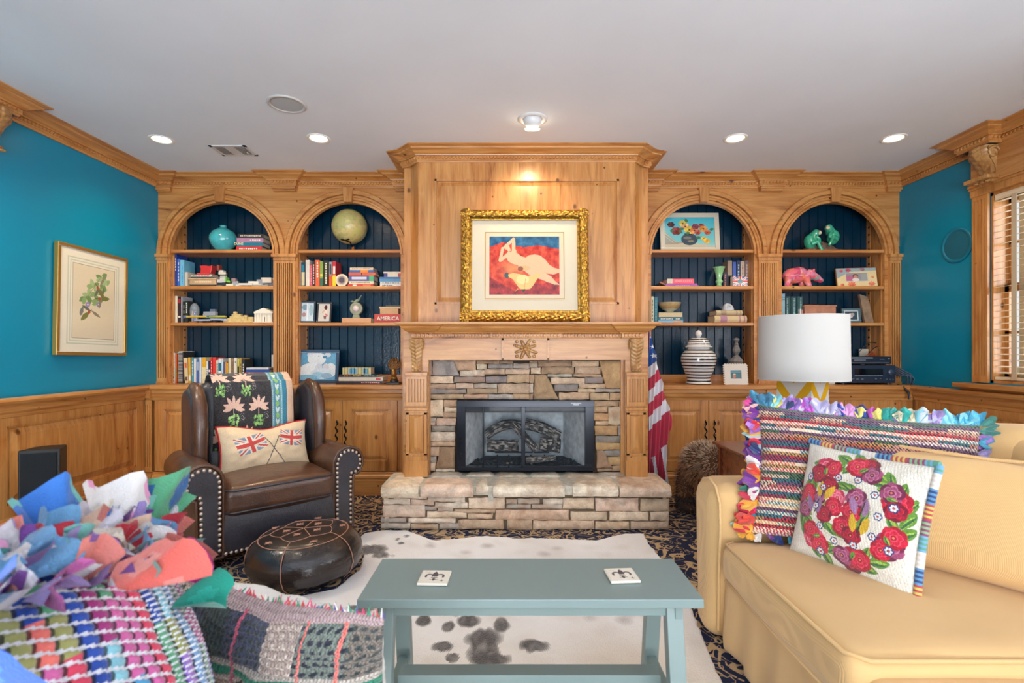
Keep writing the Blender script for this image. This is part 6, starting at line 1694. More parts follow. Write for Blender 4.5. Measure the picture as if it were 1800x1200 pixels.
flats(Z0c, 4.30, [(590, 672, .028, (46, 34, 40), 'dark maroon hardback, lowest', lumps(3, .55, .95, (210, 140, 130), 9)), (595, 673, .033, (206, 196, 180), 'cream hardback', ((.3, .7, .84, .95, (190, 50, 60)),)), (598, 662, .023, (38, 40, 40), 'black hardback with coloured lettering', lumps(4, .1, .3, (200, 90, 70), 3)+lumps(5, .35, .6, (206, 180, 90), 4)+lumps(6, .65, .95, (90, 160, 190), 4))], 'in the worktop stack beside the baby photo', 'books stacked beside the baby photo', .19)
flats(Z0c+.0845, 4.31, [(602, 652, .058, (200, 186, 136), 'thick plaid spined book, topmost', tuple((0, 1, .05+i*.12, .08+i*.12, (150, 140, 90)) for i in range(8))+((.1, .9, .22, .5, (96, 160, 196)), (.1, .9, .72, .9, (96, 150, 170))))], 'on the worktop stack beside the baby photo', 'books stacked beside the baby photo', .12)
cxs = PX(693, 4.30); rt = thing('gilt_bust', 'gilded head ornament with a tall fan headdress on the worktop by the breast', 'ornament', (cxs, 4.30, Z0c))
mb = MB((40, 34, 30)); mb.box(cxs-.058, cxs+.050, 4.25, 4.35, Z0c, Z0c+.018); mb.lathe([(.035, .018), (.040, .03), (.03, .04), (.028, .055)], 16, center=(cxs, 4.30, Z0c)); mb.build('plinth', M_sat, rt)
mb = MB((150, 108, 56)); mb.sphere((cxs, 4.285, Z0c+.095), (.026, .028, .042), 16, 12); mb.sphere((cxs, 4.255, Z0c+.088), (.006, .008, .010), 8, 6); mb.sphere((cxs, 4.29, Z0c+.055), (.030, .024, .02), 12, 8)
mb.build('head', mat(.35, .7), rt)
mb = MB((110, 74, 42))
for i in range(11):
    a = R(-72+i*14.4); mb.tube([(cxs+math.sin(a)*.02, 4.30, Z0c+.12+math.cos(a)*.01), (cxs+math.sin(a)*.045, 4.30, Z0c+.13+math.cos(a)*.055), (cxs+math.sin(a)*.056, 4.30, Z0c+.14+math.cos(a)*.095)], [.006, .009, .005], 8)
for j in range(3):
    for i in range(9): a = R(-64+i*16); mb.sphere((cxs+math.sin(a)*(.025+j*.014), 4.288, Z0c+.13+math.cos(a)*(.03+j*.026)), .005, 6, 4, (170, 120, 60))
mb.build('headdress', mat(.35, .7), rt)

# ---- right bookcase, left bay
x0 = PX(1215.5, 4.50)
cv = Canvas(180, 140, (96, 190, 200), asp=1.36)
cv.a[:] = np.stack([np.interp(cv.V, [0, .2, 1], [180, 120, 70]), np.interp(cv.V, [0, .2, 1], [206, 196, 180]), np.interp(cv.V, [0, .2, 1], [190, 200, 198])], -1)
cv.poly([(0, .12), (.35, .20), (.75, .12), (1, .02), (1, 0), (0, 0)], (196, 186, 160)); cv.poly([(0, .52), (.30, .12), (.0, .10)], (150, 160, 150)); cv.line(0, .48, .26, .14, .006, (206, 196, 170)); cv.line(0, .38, .20, .13, .006, (206, 196, 170))
cv.poly([(0, .14), (.5, .22), (.5, .17), (0, .10)], (170, 150, 130))
cv.ell(.49, .27, .165, .19, (60, 76, 90)); cv.ell(.45, .32, .08, .05, (120, 120, 110)); cv.ell(.52, .22, .07, .03, (150, 140, 110)); cv.ell(.49, .45, .10, .03, (40, 50, 60))
rf = random.Random(4)
for (u, v, r_, c) in ((.13, .76, .07, (90, 40, 60)), (.23, .55, .10, (140, 50, 56)), (.37, .80, .08, (206, 190, 90)), (.42, .70, .08, (220, 170, 120)), (.50, .58, .10, (226, 200, 80)), (.60, .56, .09, (220, 140, 90)), (.62, .70, .07, (120, 50, 70)), (.74, .72, .06, (150, 60, 60)), (.78, .62, .08, (222, 150, 80)), (.86, .50, .06, (196, 90, 60)), (.84, .22, .06, (226, 170, 50)), (.66, .50, .06, (190, 80, 70)), (.78, .30, .05, (226, 190, 60))):
    for q in range(6): a = q*1.05; cv.ell(u+.6*r_*math.cos(a), v+.75*r_*math.sin(a), r_*.5, r_*.62, jit(c, rf, 24))
    cv.ell(u, v, r_*.25, r_*.3, (80, 60, 30))
for (u, v, a) in ((.30, .6, .3), (.36, .48, 2.6), (.42, .45, .5), (.72, .32, 3.0), (.70, .28, 2.4), (.46, .84, 2.0), (.16, .62, -1.9), (.9, .58, .4)): cv.leaf(u, v, .13, .09, a, (70, 120, 80))
cv.line(.56, .44, .74, .60, .005, (80, 110, 80)); cv.line(.60, .42, .82, .32, .005, (80, 110, 80)); cv.speck(7)
photo_frame('flower_painting', 'cream framed painting of pansies in a dark round vase on the top shelf', lean(x0, 4.53, Z1, R(0), -6), PX(1268, 4.5)-PX(1163, 4.5), .366, .042, (206, 198, 178), cv, cat='painting')
flats(Z2, 4.45, [(1170, 1228, .014, (110, 120, 196), 'thin blue book, lowest', lumps(4, .3, .75, W_, 7)), (1171, 1226, .014, (196, 60, 130), 'thin magenta book'), (1173, 1220, .042, (232, 96, 116), 'thick coral pink book, topmost', lumps(5, .3, .95, (240, 150, 150), 9)+((0, 1, 0, .2, (200, 200, 176)),))], 'lying on the second shelf right of the fireplace', 'pink and blue books')
mb = MB((138, 84, 56), M=TR(PX(1165, 4.5), 4.52, Z2+.0295, R(-10), 0, R(26))); mb.box(-.03, .03, -.06, .06, -.008, .008); 
o = tag(mb.build('leather_wallet', M_sat, None, bevel=.003), 'small brown leather wallet leaning on the pink books', 'wallet')
mb = MB((134, 186, 132)); cx_ = PX(1266.5, 4.46); pr = [(0, 0), (.034, 0), (.036, .006), (.022, .014), (.018, .03), (.030, .045), (.030, .055), (.020, .068), (.026, .10), (.034, .14), (.046, .172), (.052, .180), (.046, .178), (.030, .14), (.02, .09)]
mb.lathe(pr, 36, center=(cx_, 4.49, Z2), caps=False); mb.v = [(cx_+(p[0]-cx_)*(1+.05*math.cos(12*math.atan2(p[1]-4.49, p[0]-cx_))), 4.49+(p[1]-4.49)*(1+.05*math.cos(12*math.atan2(p[1]-4.49, p[0]-cx_))), p[2]) for p in mb.v]
tag(mb.build('fluted_vase', mat(.2, coat=.5), None), 'pale green fluted trumpet vase on the second shelf', 'vase')
ups(Z2, 4.51, [(1271.5, 1278.5, 478, (50, 50, 66), 'low dark patterned book', lumps(1, .1, .9, (190, 120, 110), 5)), (1279, 1287, 458, (150, 130, 110), 'tall brown and black book', ((0, 1, 0, .45, (56, 56, 66)), (.2, .8, .1, .4, W_))), (1288, 1294, 460, (60, 90, 170), 'royal blue book with white foot', ((.1, .9, .1, .45, (206, 214, 230)),)), (1295, 1301.4, 458, (44, 60, 96), 'navy book with pale lettering', lumps(4, .1, .9, (190, 200, 206), 7)), (1302, 1309, 459, (196, 176, 156), 'tan hardback book', lumps(5, .5, .9, (150, 120, 100), 4)), (1309.6, 1316, 458, (130, 112, 112), 'mauve grey book', lumps(6, .2, .9, (190, 170, 160), 6)), (1317, 1325, 459, (34, 34, 36), 'black book with orange emblem', ((.2, .8, .8, .95, (226, 140, 50)), (.3, .7, .1, .7, (170, 160, 150))))],
    'standing right of the green fluted vase', 'books right of the green vase', .11)
cv = Canvas(60, 40, (40, 60, 110), asp=1.5); 
def jack(cv):
    X = cv.U-.5; Y = cv.V-.5; d1 = abs(X-Y); d2 = abs(X+Y); cv.a[(d1 < .12) | (d2 < .12)] = (228, 224, 216); cv.a[(d1 < .045) | (d2 < .045)] = (206, 60, 60); cv.a[(abs(X) < .12) | (abs(Y) < .17)] = (228, 224, 216); cv.a[(abs(X) < .07) | (abs(Y) < .10)] = (206, 60, 60)
cv.a[:] = (90, 100, 140); jack(cv); cv.ell(.5, .5, .2, .24, (120, 140, 130)); cv.ell(.5, .52, .10, .12, (80, 130, 160))
rt = thing('flag_tin', 'small tin box with a union flag front on the second shelf', 'tin', (PX(1301, 4.44), 4.46, Z2)); Mt = TR(PX(1301, 4.44), 4.44, Z2+.0008)
mb = MB((206, 200, 190), M=Mt); mb.box(-.066, .066, .001, .05, 0, .088); mb.build('box_body', M_sat, rt, bevel=.002); panel_print('flag_front', cv, Mt @ Matrix.Translation((0, -.0025, .001)), .130, .086, M_photo, rt)
where = 'standing at the left end of the third shelf beside the breast'
ups(Z3, 4.46, [(1141, 1144.6, 519, (60, 110, 110), 'thin green book'), (1145, 1149.5, 521, (196, 196, 170), 'cream and green book', lumps(3, .1, .9, (70, 90, 80), 6)), (1150.4, 1156, 522, (40, 104, 120), 'teal clothbound book', lumps(4, .1, .9, (110, 160, 160), 8))], where, 'green books at the left of the third shelf')
zz = flats(Z3, 4.45, [(1157, 1201, .022, (130, 176, 206), 'pale blue hardback, lowest', ((.1, .9, .6, .95, (190, 160, 140)),)), (1157, 1201, .026, (24, 100, 116), 'teal hardback', lumps(5, .1, .6, W_, 9)+lumps(6, .7, .9, W_, 3))], 'under the painted bowl', 'books under the bowl')
x0, x1 = PX(1157.5, 4.45), PX(1201, 4.45); rt = thing('open_edge_book', 'thick book with cream page edges facing out, directly under the painted bowl', 'book', ((x0+x1)/2, 4.52, zz)); rt['group'] = 'books under the bowl'
mb = MB((206, 186, 146)); mb.box(x0+.004, x1-.006, 4.455, 4.58, zz+.004, zz+.044); mb.build('pages', M_page, rt); mb = MB((24, 90, 110)); mb.box(x0, x1, 4.45, 4.59, zz+.0005, zz+.004); mb.box(x0, x1, 4.45, 4.59, zz+.044, zz+.048); mb.build('covers', M_book, rt)
zb_ = zz+.0485; cx_ = PX(1177, 4.50); mb = MB()
mb.lathe([(.030, 0), (.034, .010), (.070, .030), (.092, .060), (.100, .082), (.103, .086), (.098, .084), (.088, .060), (.064, .034), (0, .02)], 40, center=(cx_, 4.50, zb_), cols=[(206, 196, 160), (206, 196, 160), (176, 146, 100), (186, 160, 114), (206, 196, 160), (70, 60, 50), (60, 54, 46), (60, 54, 46), (60, 54, 46)], sy=.85)
tag(mb.build('painted_bowl', mat(.2, coat=.5, mottle=.4, bscale=70), None), 'tan and olive painted ceramic bowl on stacked books', 'bowl')
zz = Z3
for (a0, a1, th, c, band, lb) in ((1256, 1314, .066, (206, 186, 146), (176, 130, 150), 'lower antique book with mauve bands and brown cover under the shell'), (1259, 1306, .046, (196, 180, 146), (170, 150, 120), 'upper antique cream book directly under the shell')):
    x0, x1 = PX(a0, 4.44), PX(a1, 4.44); xm = (x0+x1)/2; L = x1-x0
    Mb = TR(xm, 4.44, zz+.0008, R(3)); o = MB((150, 84, 50), M=Mb)
    o.box(-L/2, L/2, .01, .16, 0, .004); o.box(-L/2, L/2, .01, .16, th-.005, th-.001)
    o.prism([(.012-.014*math.sin(t*PI/8), th*t/8*.99) for t in range(9)]+[(.02, th*.99), (.02, 0)], 0, -L/2, L/2, c)
    for q in (-.32, .26, .40): o.prism([(.010-.0145*math.sin(t*PI/8), th*t/8*.99) for t in range(9)]+[(.02, th*.99), (.02, 0)], 0, L*q, L*(q+(.20 if q == -.32 else .04)), band)
    bo = o.build('antique_book', M_cloth, None, origin=(xm, 4.52, zz)); tag(bo, lb, 'book', 'antique books under the shell'); p_ = MB((206, 190, 156), M=Mb); p_.box(-L/2+.006, L/2-.004, .02, .155, .004, th-.005); p_.build('pages', M_page, bo); zz += th
cx_ = PX(1279, 4.49); mb = MB((206, 212, 220))
def shellfn(u, v):
    a = u*2*PI; t = v*PI/2; r_ = .052*math.cos(t)**.8; x = r_*math.cos(a)*(1+.25*math.cos(a)); return (cx_+x-.004, 4.50+r_*.7*math.sin(a), zz+.001+.060*math.sin(t)*(1+.10*math.cos(a*3)))
mb.grid(shellfn, 28, 14); mb.tube([(cx_+.02*math.cos(t*.5)*(1-t/16), 4.468+.0, zz+.03+.018*math.sin(t*.5)*(1-t/16)) for t in range(15)], .0035, 6, (190, 196, 206))
tag(mb.build('seashell', mat(.35, mottle=.2), None), 'pale blue grey seashell resting on the antique books', 'shell')
# ginger jar
cx_, cy_ = PX(1228, 4.34), 4.34; rt = thing('ginger_jar', 'black and white striped lidded ginger jar on the worktop', 'jar', (cx_, cy_, Z0c))
body = [(.0, 0), (.104, 0), (.106, .012), (.098, .024), (.094, .036), (.098, .06), (.110, .09), (.124, .125), (.138, .165), (.146, .20), (.147, .225), (.142, .250), (.128, .275), (.108, .292), (.092, .300), (.088, .318)]
def interp(L, n):
    out = []; 
    D = [0]
    for i in range(1, len(L)): D.append(D[-1]+math.hypot(L[i][0]-L[i-1][0], L[i][1]-L[i-1][1]))
    for k_ in range(n+1):
        s_ = D[-1]*k_/n
        for i in range(1, len(L)):
            if s_ <= D[i]+1e-9: t = (s_-D[i-1])/(D[i]-D[i-1]+1e-9); out.append((L[i-1][0]*(1-t)+L[i][0]*t, L[i-1][1]*(1-t)+L[i][1]*t)); break
    return out
bp_ = interp(body, 110); WH = (226, 224, 220); BK = (22, 24, 30)
mb = MB(); mb.lathe(bp_, 56, center=(cx_, cy_, Z0c), cols=[BK if (math.fmod(bp_[i][1]+.004, .0265) < .0105 and bp_[i][0] > .09) else WH for i in range(110)]); mb.build('body', M_gloss, rt)
lid = interp([(.112, .318), (.114, .324), (.100, .330), (.096, .335), (.090, .36), (.076, .385), (.060, .398), (.018, .402)], 50)
mb = MB(); mb.lathe(lid, 56, center=(cx_, cy_, Z0c), cols=[BK if (lid[i][1] > .335 and math.fmod(lid[i][1], .020) < .0085) else WH for i in range(50)]); mb.lathe([(.014, .402), (.016, .408), (.024, .418), (.028, .435), (.024, .452), (.010, .464), (0, .467)], 24, WH, center=(cx_, cy_, Z0c)); mb.build('lid', M_gloss, rt)
cx_ = PX(1294.5, 4.47); mb = MB((136, 132, 130)); k_ = 1.0
mb.lathe([(.03, 0), (.032, .01), (.016, .02), (.014, .125), (.03, .135), (.052, .175), (.058, .195), (.060, .2), (.046, .222), (.026, .245), (.014, .255), (.018, .262), (.032, .285), (.034, .30), (.026, .325), (.016, .345), (.018, .355), (.012, .365), (.014, .375), (.026, .395), (.024, .405), (.008, .412), (0, .414)], 8, center=(cx_, 4.47, Z0c), smooth=False)
mb.v = [(p[0], p[1], Z0c+(p[2]-Z0c)*.98) for p in mb.v]
tag(mb.build('stone_finial', mat(.85, mottle=.4, bscale=80), None), 'tall grey weathered stone finial behind the white photo frame', 'finial')
cv = Canvas(40, 36, (90, 150, 176)); cv.rect(0, 1, 0, .62, (70, 120, 130)); cv.rect(0, 1, .62, .68, (60, 80, 80)); cv.ell(.38, .30, .12, .28, (200, 130, 110)); cv.ell(.38, .52, .14, .08, (226, 206, 170)); cv.speck(8)
photo_frame('photo_frame', 'small square white scalloped photo frame with a beach photo on the worktop', lean(PX(1295, 4.24), 4.25, Z0c, R(-2), -8), .190, .172, .050, (222, 216, 206), cv, scallop=True, m=mat(.6))

# ---- right bookcase, right bay
def blob(mb, parts, col):
    for p in parts:
        c, r_ = p[0], p[1]; rot = p[2] if len(p) > 2 else 0; cc = p[3] if len(p) > 3 else col
        Mx = Matrix.Rotation(rot, 4, 'Y'); mb.sphere((0, 0, 0), r_, 16, 12, cc, fn=lambda q, Mx=Mx, c=c: tuple((Mx @ Vector(q))+Vector(c)))
xm = PX(1444, 4.50)
M_glz = mat(.15, coat=.6, mottle=.45, bscale=60)
mb = MB((120, 96, 84)); 
mb.grid(lambda u, v: (xm-.165+.34*u, 4.44+.13*v, Z1+.001+max(0, (.088*math.sin(min(1, u*1.15)*PI)**.7*math.sin(v*PI)**.6)+.02*noise.noise(Vector((u*14, v*6, 2))))), 40, 18, smooth=True)
mb.box(xm-.16, xm+.165, 4.445, 4.565, Z1+.0005, Z1+.01)
rock = tag(mb.build('rock_base', mat(.5, mottle=.5, bscale=120, bump=.5), None), 'brown twisted rock base carrying the two green monkeys', 'rock')
def monkey(name, lb, M, flip):
    rt = thing(name, lb, 'monkey figurine', tuple(M.translation), 'green ceramic monkeys'); mb = MB((60, 176, 140), M=M); f = flip
    blob(mb, [((0, 0, .055), (.052, .045, .068), R(-12*f)), ((.026*f, 0, .105), (.038, .036, .044), 0), ((.046*f, -.01, .135), (.034, .032, .034), 0), ((.062*f, -.018, .130), (.018, .018, .02), 0)], None)
    mb.tube([(.03*f, -.03, .10), (.055*f, -.045, .075), (.062*f, -.045, .040)], [.016, .014, .010], 10)
    mb.tube([(-.01*f, -.035, .03), (.035*f, -.055, .050), (.055*f, -.055, .0), (.075*f, -.058, -.028)], [.022, .02, .015, .012], 10)
    mb.tube([(-.02*f, .02, .10), (.02*f, -.02, .13), (.0*f, -.03, .09)], [.018, .014, .01], 10)
    mb.build('body', M_glz, rt, remesh=.005)
    mb = MB((222, 206, 176), M=M); mb.sphere((.066*f, -.030, .134), (.017, .016, .019), 14, 10); fc = mb.build('face', M_sat, rt)
    mb = MB((30, 26, 24), M=M)
    for s_ in (-1, 1): mb.sphere((.064*f+s_*.008, -.045, .139), .003, 8, 6)
    mb.build('eye', M_gloss, fc)
monkey('ceramic_monkey', 'green glazed monkey crouching on the left of the rock, facing right', TR(PX(1424, 4.47), 4.47, Z1+.022), 1)
monkey('ceramic_monkey', 'green glazed monkey on the right of the rock with a hand to its head', TR(PX(1465, 4.47), 4.475, Z1+.068), -1)
# hippo
rt = thing('hippo_figurine', 'pink patchwork hippopotamus figurine on the second shelf', 'hippo figurine', (PX(1413, 4.47), 4.49, Z2)); HM = TR(PX(1408, 4.48), 4.495, Z2)
def hcol(c0, seed): return c0
mb = MB((214, 104, 122), M=HM)
blob(mb, [((-.055, 0, .105), (.105, .055, .070), 0), ((-.01, 0, .128), (.075, .05, .055), 0), ((.085, -.005, .112), (.055, .045, .048), R(14)), ((.135, -.008, .088), (.050, .036, .034), R(34)), ((.168, -.008, .066), (.034, .034, .024), R(36)), ((.105, .03, .152), (.010, .008, .013), 0), ((.105, -.035, .152), (.010, .008, .013), 0)], None)
for (x, y, x2, c) in ((-.12, -.03, -.135, 0), (-.10, .03, -.075, 0), (.035, -.03, .062, 0), (.02, .03, .035, 0)): mb.tube([(x, y, .09), ((x+x2)/2, y, .045), (x2, y, .014), (x2+.004, y, .001)], [.036, .027, .022, .022], 12)
ob = mb.build('body', None or mat(.6), rt, remesh=.006)
k = NT('patchwork_paint'); vo = k.n('ShaderNodeTexVoronoi'); k.l(k.pos(obj=True), vo.inputs['Vector']); vo.inputs['Scale'].default_value = 26
hs = k.n('ShaderNodeSeparateColor'); k.l(vo.outputs['Color'], hs.inputs[0]); k.col(k.ramp(hs.outputs[0], [(0, lin((222, 100, 120))), (.25, lin((236, 150, 160))), (.45, lin((196, 70, 110))), (.6, lin((226, 120, 100))), (.75, lin((206, 130, 160))), (.92, lin((130, 150, 140)))], 'CONSTANT')); k.set(Roughness=.5); ob.data.materials[0] = k.m
mb = MB((236, 190, 190), M=HM)
for z_, rr_ in ((0, .0),): mb.tube([(-.02+.058*math.sin(a)*.1, .058*math.cos(a)*.9, .12+.062*math.sin(a)) for a in [q*2*PI/24 for q in range(25)]], .003, 5); mb.tube([(-.14+.011*i, -.056*math.sin(min(1, .35+i/16)*PI*.6), .10+.004*math.sin(i)) for i in range(14)], .003, 5)
mb.build('trim_braid', M_cloth, rt)
mb = MB((90, 170, 176), M=HM); mb.sphere((.188, -.02, .060), (.010, .014, .012), 10, 8); mb.build('muzzle_patch', M_sat, rt)
cv = Canvas(110, 80, (226, 206, 156), asp=1.5); rf = random.Random(9)
cv.poly([(0, 1), (0, .45), (.35, .8), (1, .85), (1, 1)], (150, 170, 176))
for (u, v, r_, c) in ((.12, .86, .06, (196, 90, 110)), (.30, .90, .08, (190, 84, 104)), (.66, .92, .07, (150, 110, 130)), (.12, .10, .06, (226, 120, 90)), (.36, .10, .12, (224, 120, 96)), (.86, .14, .10, (226, 130, 100)), (.90, .5, .05, (228, 150, 110))):
    for q in range(8): a = q*.785; cv.leaf(u, v, r_*1.5, r_*.7, a, jit(c, rf, 18))
cv.rect(.22, .78, .28, .74, (200, 190, 190)); cv.rect(.24, .76, .30, .72, (150, 150, 156)); cv.rect(.24, .42, .30, .60, (190, 110, 140)); cv.ell(.47, .56, .07, .12, (90, 60, 50)); cv.ell(.47, .51, .055, .10, (206, 150, 130)); cv.ell(.47, .36, .09, .09, (226, 216, 214)); cv.rect(.60, .76, .34, .70, (160, 164, 160)); cv.speck(6)
Mf = lean(PX(1509, 4.46), 4.47, Z2, R(-10), -12)
rt = thing('floral_photo_frame', 'cream photo frame painted with pink flowers holding a baby photo on the second shelf', 'picture frame', tuple(Mf.translation)); mb = MB((170, 110, 60), M=Mf); mb.box(-.165, .165, 0, .022, 0, .180); mb.build('frame', M_sat, rt, bevel=.003); panel_print('painted_front', cv, Mf @ Matrix.Translation((0, -.002, .004)), .322, .172, M_photo, rt)
k_ = (104, 146, 150)
ups(Z3, 4.47, [(1372.5, 1380, 516, (150, 186, 196), 'tall pale blue book', ((0, 1, .78, .80, (90, 130, 140)), (0, 1, .86, .88, (90, 130, 140)))), (1381, 1389.6, 521, (40, 78, 82), 'first dark green marbled volume', lumps(1, .04, .96, (150, 190, 190), 12, .2, .5)), (1390.4, 1400, 521, (38, 74, 78), 'second dark green marbled volume', lumps(2, .04, .96, (140, 186, 186), 12, .4, .8)), (1401.5, 1411, 521, (44, 84, 86), 'third dark green marbled volume', lumps(3, .04, .96, (150, 190, 186), 12, .5, .8))], 'at the left of the third shelf above the lamp', 'volumes above the lamp')
ups(Z3, 4.44, [(1406, 1408.5, 543, (214, 222, 224), 'thin white booklet'), (1409, 1412, 544, (190, 130, 120), 'thin pink booklet')], 'beside the wooden box above the lamp', 'booklets beside the wooden box')
x0, x1 = PX(1414, 4.44), PX(1471, 4.44); rt = thing('wooden_box', 'pinkish wooden box with overhanging lid on the third shelf behind the lamp', 'box', ((x0+x1)/2, 4.5, Z3))
mb = MB((190, 130, 104)); mb.box(x0+.004, x1-.006, 4.445, 4.58, Z3, Z3+.146); mb.build('box_body', mat(.5, mottle=.3), rt); mb = MB((206, 142, 106)); mb.box(x0-.003, x1+.001, 4.437, 4.588, Z3+.146, Z3+.156); mb.build('lid', mat(.4, mottle=.2), rt, bevel=.003)
mb = MB((60, 40, 34)); mb.box(x0+.02, x1-.08, 4.48, 4.55, Z3+.1565, Z3+.164)
for i in range(8): mb.sphere((x0+.04+i*.016, 4.50, Z3+.168), (.007, .01, .006), 8, 6)
tag(mb.build('rosary_case', M_sat, None), 'small dark beaded object on top of the wooden box', 'ornament')
cv = Canvas(40, 36, (60, 80, 92)); cv.ell(.45, .5, .22, .28, (196, 186, 186)); cv.ell(.62, .62, .15, .2, (170, 160, 160)); cv.speck(12)
photo_frame('photo_frame', 'small dark slate photo frame with a white inner line behind the lamp', lean(PX(1497, 4.45), 4.45, Z3, R(-6), -8), .158, .130, .018, (70, 96, 108), cv, mat_w=.010, mat_c=(206, 214, 216))
mb = MB((150, 124, 100)); a, c_ = PX(1507, 4.5), PX(1533, 4.5)
mb.prism([(a+.05, Z3+.001), (a+.13, Z3+.001), (a+.075, Z3+.235), (a+.0, Z3+.258)], 1, 4.47, 4.50)
tag(mb.build('driftwood_plank', mat(.85, mottle=.4, bscale=60), None, bevel=.003), 'rough brown wood plank leaning at the right of the third shelf', 'wood plank')

# stereo
x0, x1 = PX(1478, 4.28), PX(1573, 4.28); rt = thing('stereo_receiver', 'black stereo receiver with display and round volume knob on the worktop', 'receiver', ((x0+x1)/2, 4.38, Z0c)); hR = .150
mb = MB((44, 52, 66)); mb.box(x0, x1, 4.285, 4.56, Z0c+.014, Z0c+.014+hR); mb.build('case', mat(.35, .3), rt, bevel=.003)
mb = MB((48, 62, 84)); mb.box(x0-.002, x1+.002, 4.275, 4.287, Z0c+.014, Z0c+.014+hR); fp_ = mb.build('front_panel', mat(.3, .4), rt, bevel=.002)
mb = MB((12, 14, 22)); L = x1-x0; mb.box(x0+L*.25, x0+L*.77, 4.272, 4.276, Z0c+.080, Z0c+.135); mb.build('display', mat(.08), fp_)
mb = MB((150, 164, 180)); 
for i in range(9): mb.box(x0+L*(.25+i*.058), x0+L*(.25+i*.058)+.022, 4.2715, 4.276, Z0c+.074, Z0c+.078)
for i in range(4): mb.box(x0+L*(.10+i*.09), x0+L*(.10+i*.09)+.018, 4.272, 4.276, Z0c+.045, Z0c+.049); mb.lathe([(.008, 0), (.008, .002), (0, .002)], 10, center=(0, 0, 0)) if False else None
mb.build('buttons', M_sat, fp_)
mb = MB((80, 94, 116), M=TR(x0+L*.90, 4.276, Z0c+.105, 0, PI/2)); mb.lathe([(.027, 0), (.026, .018), (.022, .022), (0, .022)], 28); mb.build('volume_knob', mat(.25, .5), fp_)
for fx, fz, r_ in ((.64, .048, .009), (.72, .050, .006), (.84, .045, .007), (.90, .045, .005), (.95, .045, .005), (.22, .048, .007)):
    mb = MB((100, 112, 130), M=TR(x0+L*fx, 4.276, Z0c+fz, 0, PI/2)); mb.lathe([(r_, 0), (r_*.9, .008), (0, .009)], 16); mb.build('knob', mat(.3, .5), fp_)
for s_ in (.08, .92): mb = MB((60, 66, 74)); mb.lathe([(.016, 0), (.016, .014)], 16, center=(x0+L*s_, 4.31, Z0c)); mb.build('foot', M_sat, rt)
zr = Z0c+.014+hR+.0005
a0, a1 = PX(1480, 4.30), PX(1566, 4.30); rt = thing('disc_player', 'slim black disc player stacked on the stereo receiver', 'disc player', ((a0+a1)/2, 4.38, zr))
mb = MB((40, 50, 68)); mb.box(a0, a1, 4.295, 4.54, zr+.010, zr+.075); dc = mb.build('case', mat(.3, .4), rt, bevel=.002)
mb = MB((130, 140, 150)); mb.box(a0+.08, a0+.26, 4.292, 4.296, zr+.058, zr+.068); mb.box(a1-.10, a1-.06, 4.292, 4.296, zr+.048, zr+.052); mb.box(a0+.10, a0+.20, 4.292, 4.296, zr+.040, zr+.047); mb.box(a1-.03, a1-.015, 4.292, 4.296, zr+.05, zr+.06); mb.box(a0+.005, a1-.02, 4.292, 4.296, zr+.024, zr+.026); mb.build('buttons', M_sat, dc)
for q in (a0+.03, a1-.03): mb = MB((40, 44, 50)); mb.lathe([(.010, 0), (.010, .010)], 12, center=(q, 4.33, zr)); mb.build('foot', M_sat, rt)
xw = PX(1548, 4.58)
mb = MB((216, 206, 186)); mb.box(3.185, 3.266, 4.585, 4.60, 1.135, 1.23)
mb.box(3.21, 3.24, 4.59, 4.615, Z0c+.07, 1.15)
tag(mb.build('wall_plate', M_sat, None, bevel=.002), 'cream cable wall plate above the disc player', 'wall plate')
def cable(pts, r_, col, lb, nm='cable', cat='cable', grp=None):
    P_ = [Vector(p) for p in pts]; out = []
    for i in range(len(P_)-1):
        p0 = P_[max(0, i-1)]; p1 = P_[i]; p2 = P_[i+1]; p3 = P_[min(len(P_)-1, i+2)]
        for k2 in range(8):
            t = k2/8; out.append(.5*((2*p1)+(-p0+p2)*t+(2*p0-5*p1+4*p2-p3)*t*t+(-p0+3*p1-3*p2+p3)*t**3))
    out.append(P_[-1]); mb = MB(col); mb.tube(out, r_, 7); return tag(mb.build(nm, M_sat, None), lb, cat, grp)
for i in range(4):
    cable([at(1540+i*3, 622+i, 4.58), at(1532+i*4, 618+i*2, 4.53), at(1524+i*3, 624+i, 4.5), at(1519+i*4, 629, 4.48)], .003, (196, 60, 40), 'thin red speaker wire running from the wall plate into the disc player', 'speaker_wire', 'wire', 'red speaker wires')
cable([at(1509, 620, 4.5), at(1522, 606, 4.5), at(1536, 602, 4.5), at(1551, 607, 4.5)], .003, (26, 30, 40), 'thin black aerial wire arching above the disc player')
cable([at(1526, 622, 4.45), at(1536, 612, 4.46), at(1549, 606, 4.50)], .003, (26, 30, 40), 'short black wire joining the aerial wire tip')
for i in range(5):
    cable([at(1566, 641+i*1.5, 4.40), at(1590-i*3, 652+i*2, 4.30), at(1618-i*6, 668-i*2, 4.24), at(1606-i*3, 676+i*.3, 4.26), at(1580, 678-i*.3, 4.30)], .0055, (66, 84, 108), 'dark grey cable looping out past the right end of the receiver', 'cable', 'cable', 'looping cables beside the receiver')
cable([at(1578, 676, 4.26), at(1589, 682, 4.18), at(1597, 690, 4.155), at(1598, 702, 4.15)], .009, (22, 28, 40), 'thick black cable hanging over the worktop edge')
mb = MB((214, 212, 206)); mb.box(PX(1456, 4.3), PX(1467, 4.3), 4.29, 4.34, Z0c, Z0c+.045); tag(mb.build('power_adapter', M_sat, None, bevel=.004), 'small white power adapter beside the lamp on the worktop', 'adapter')

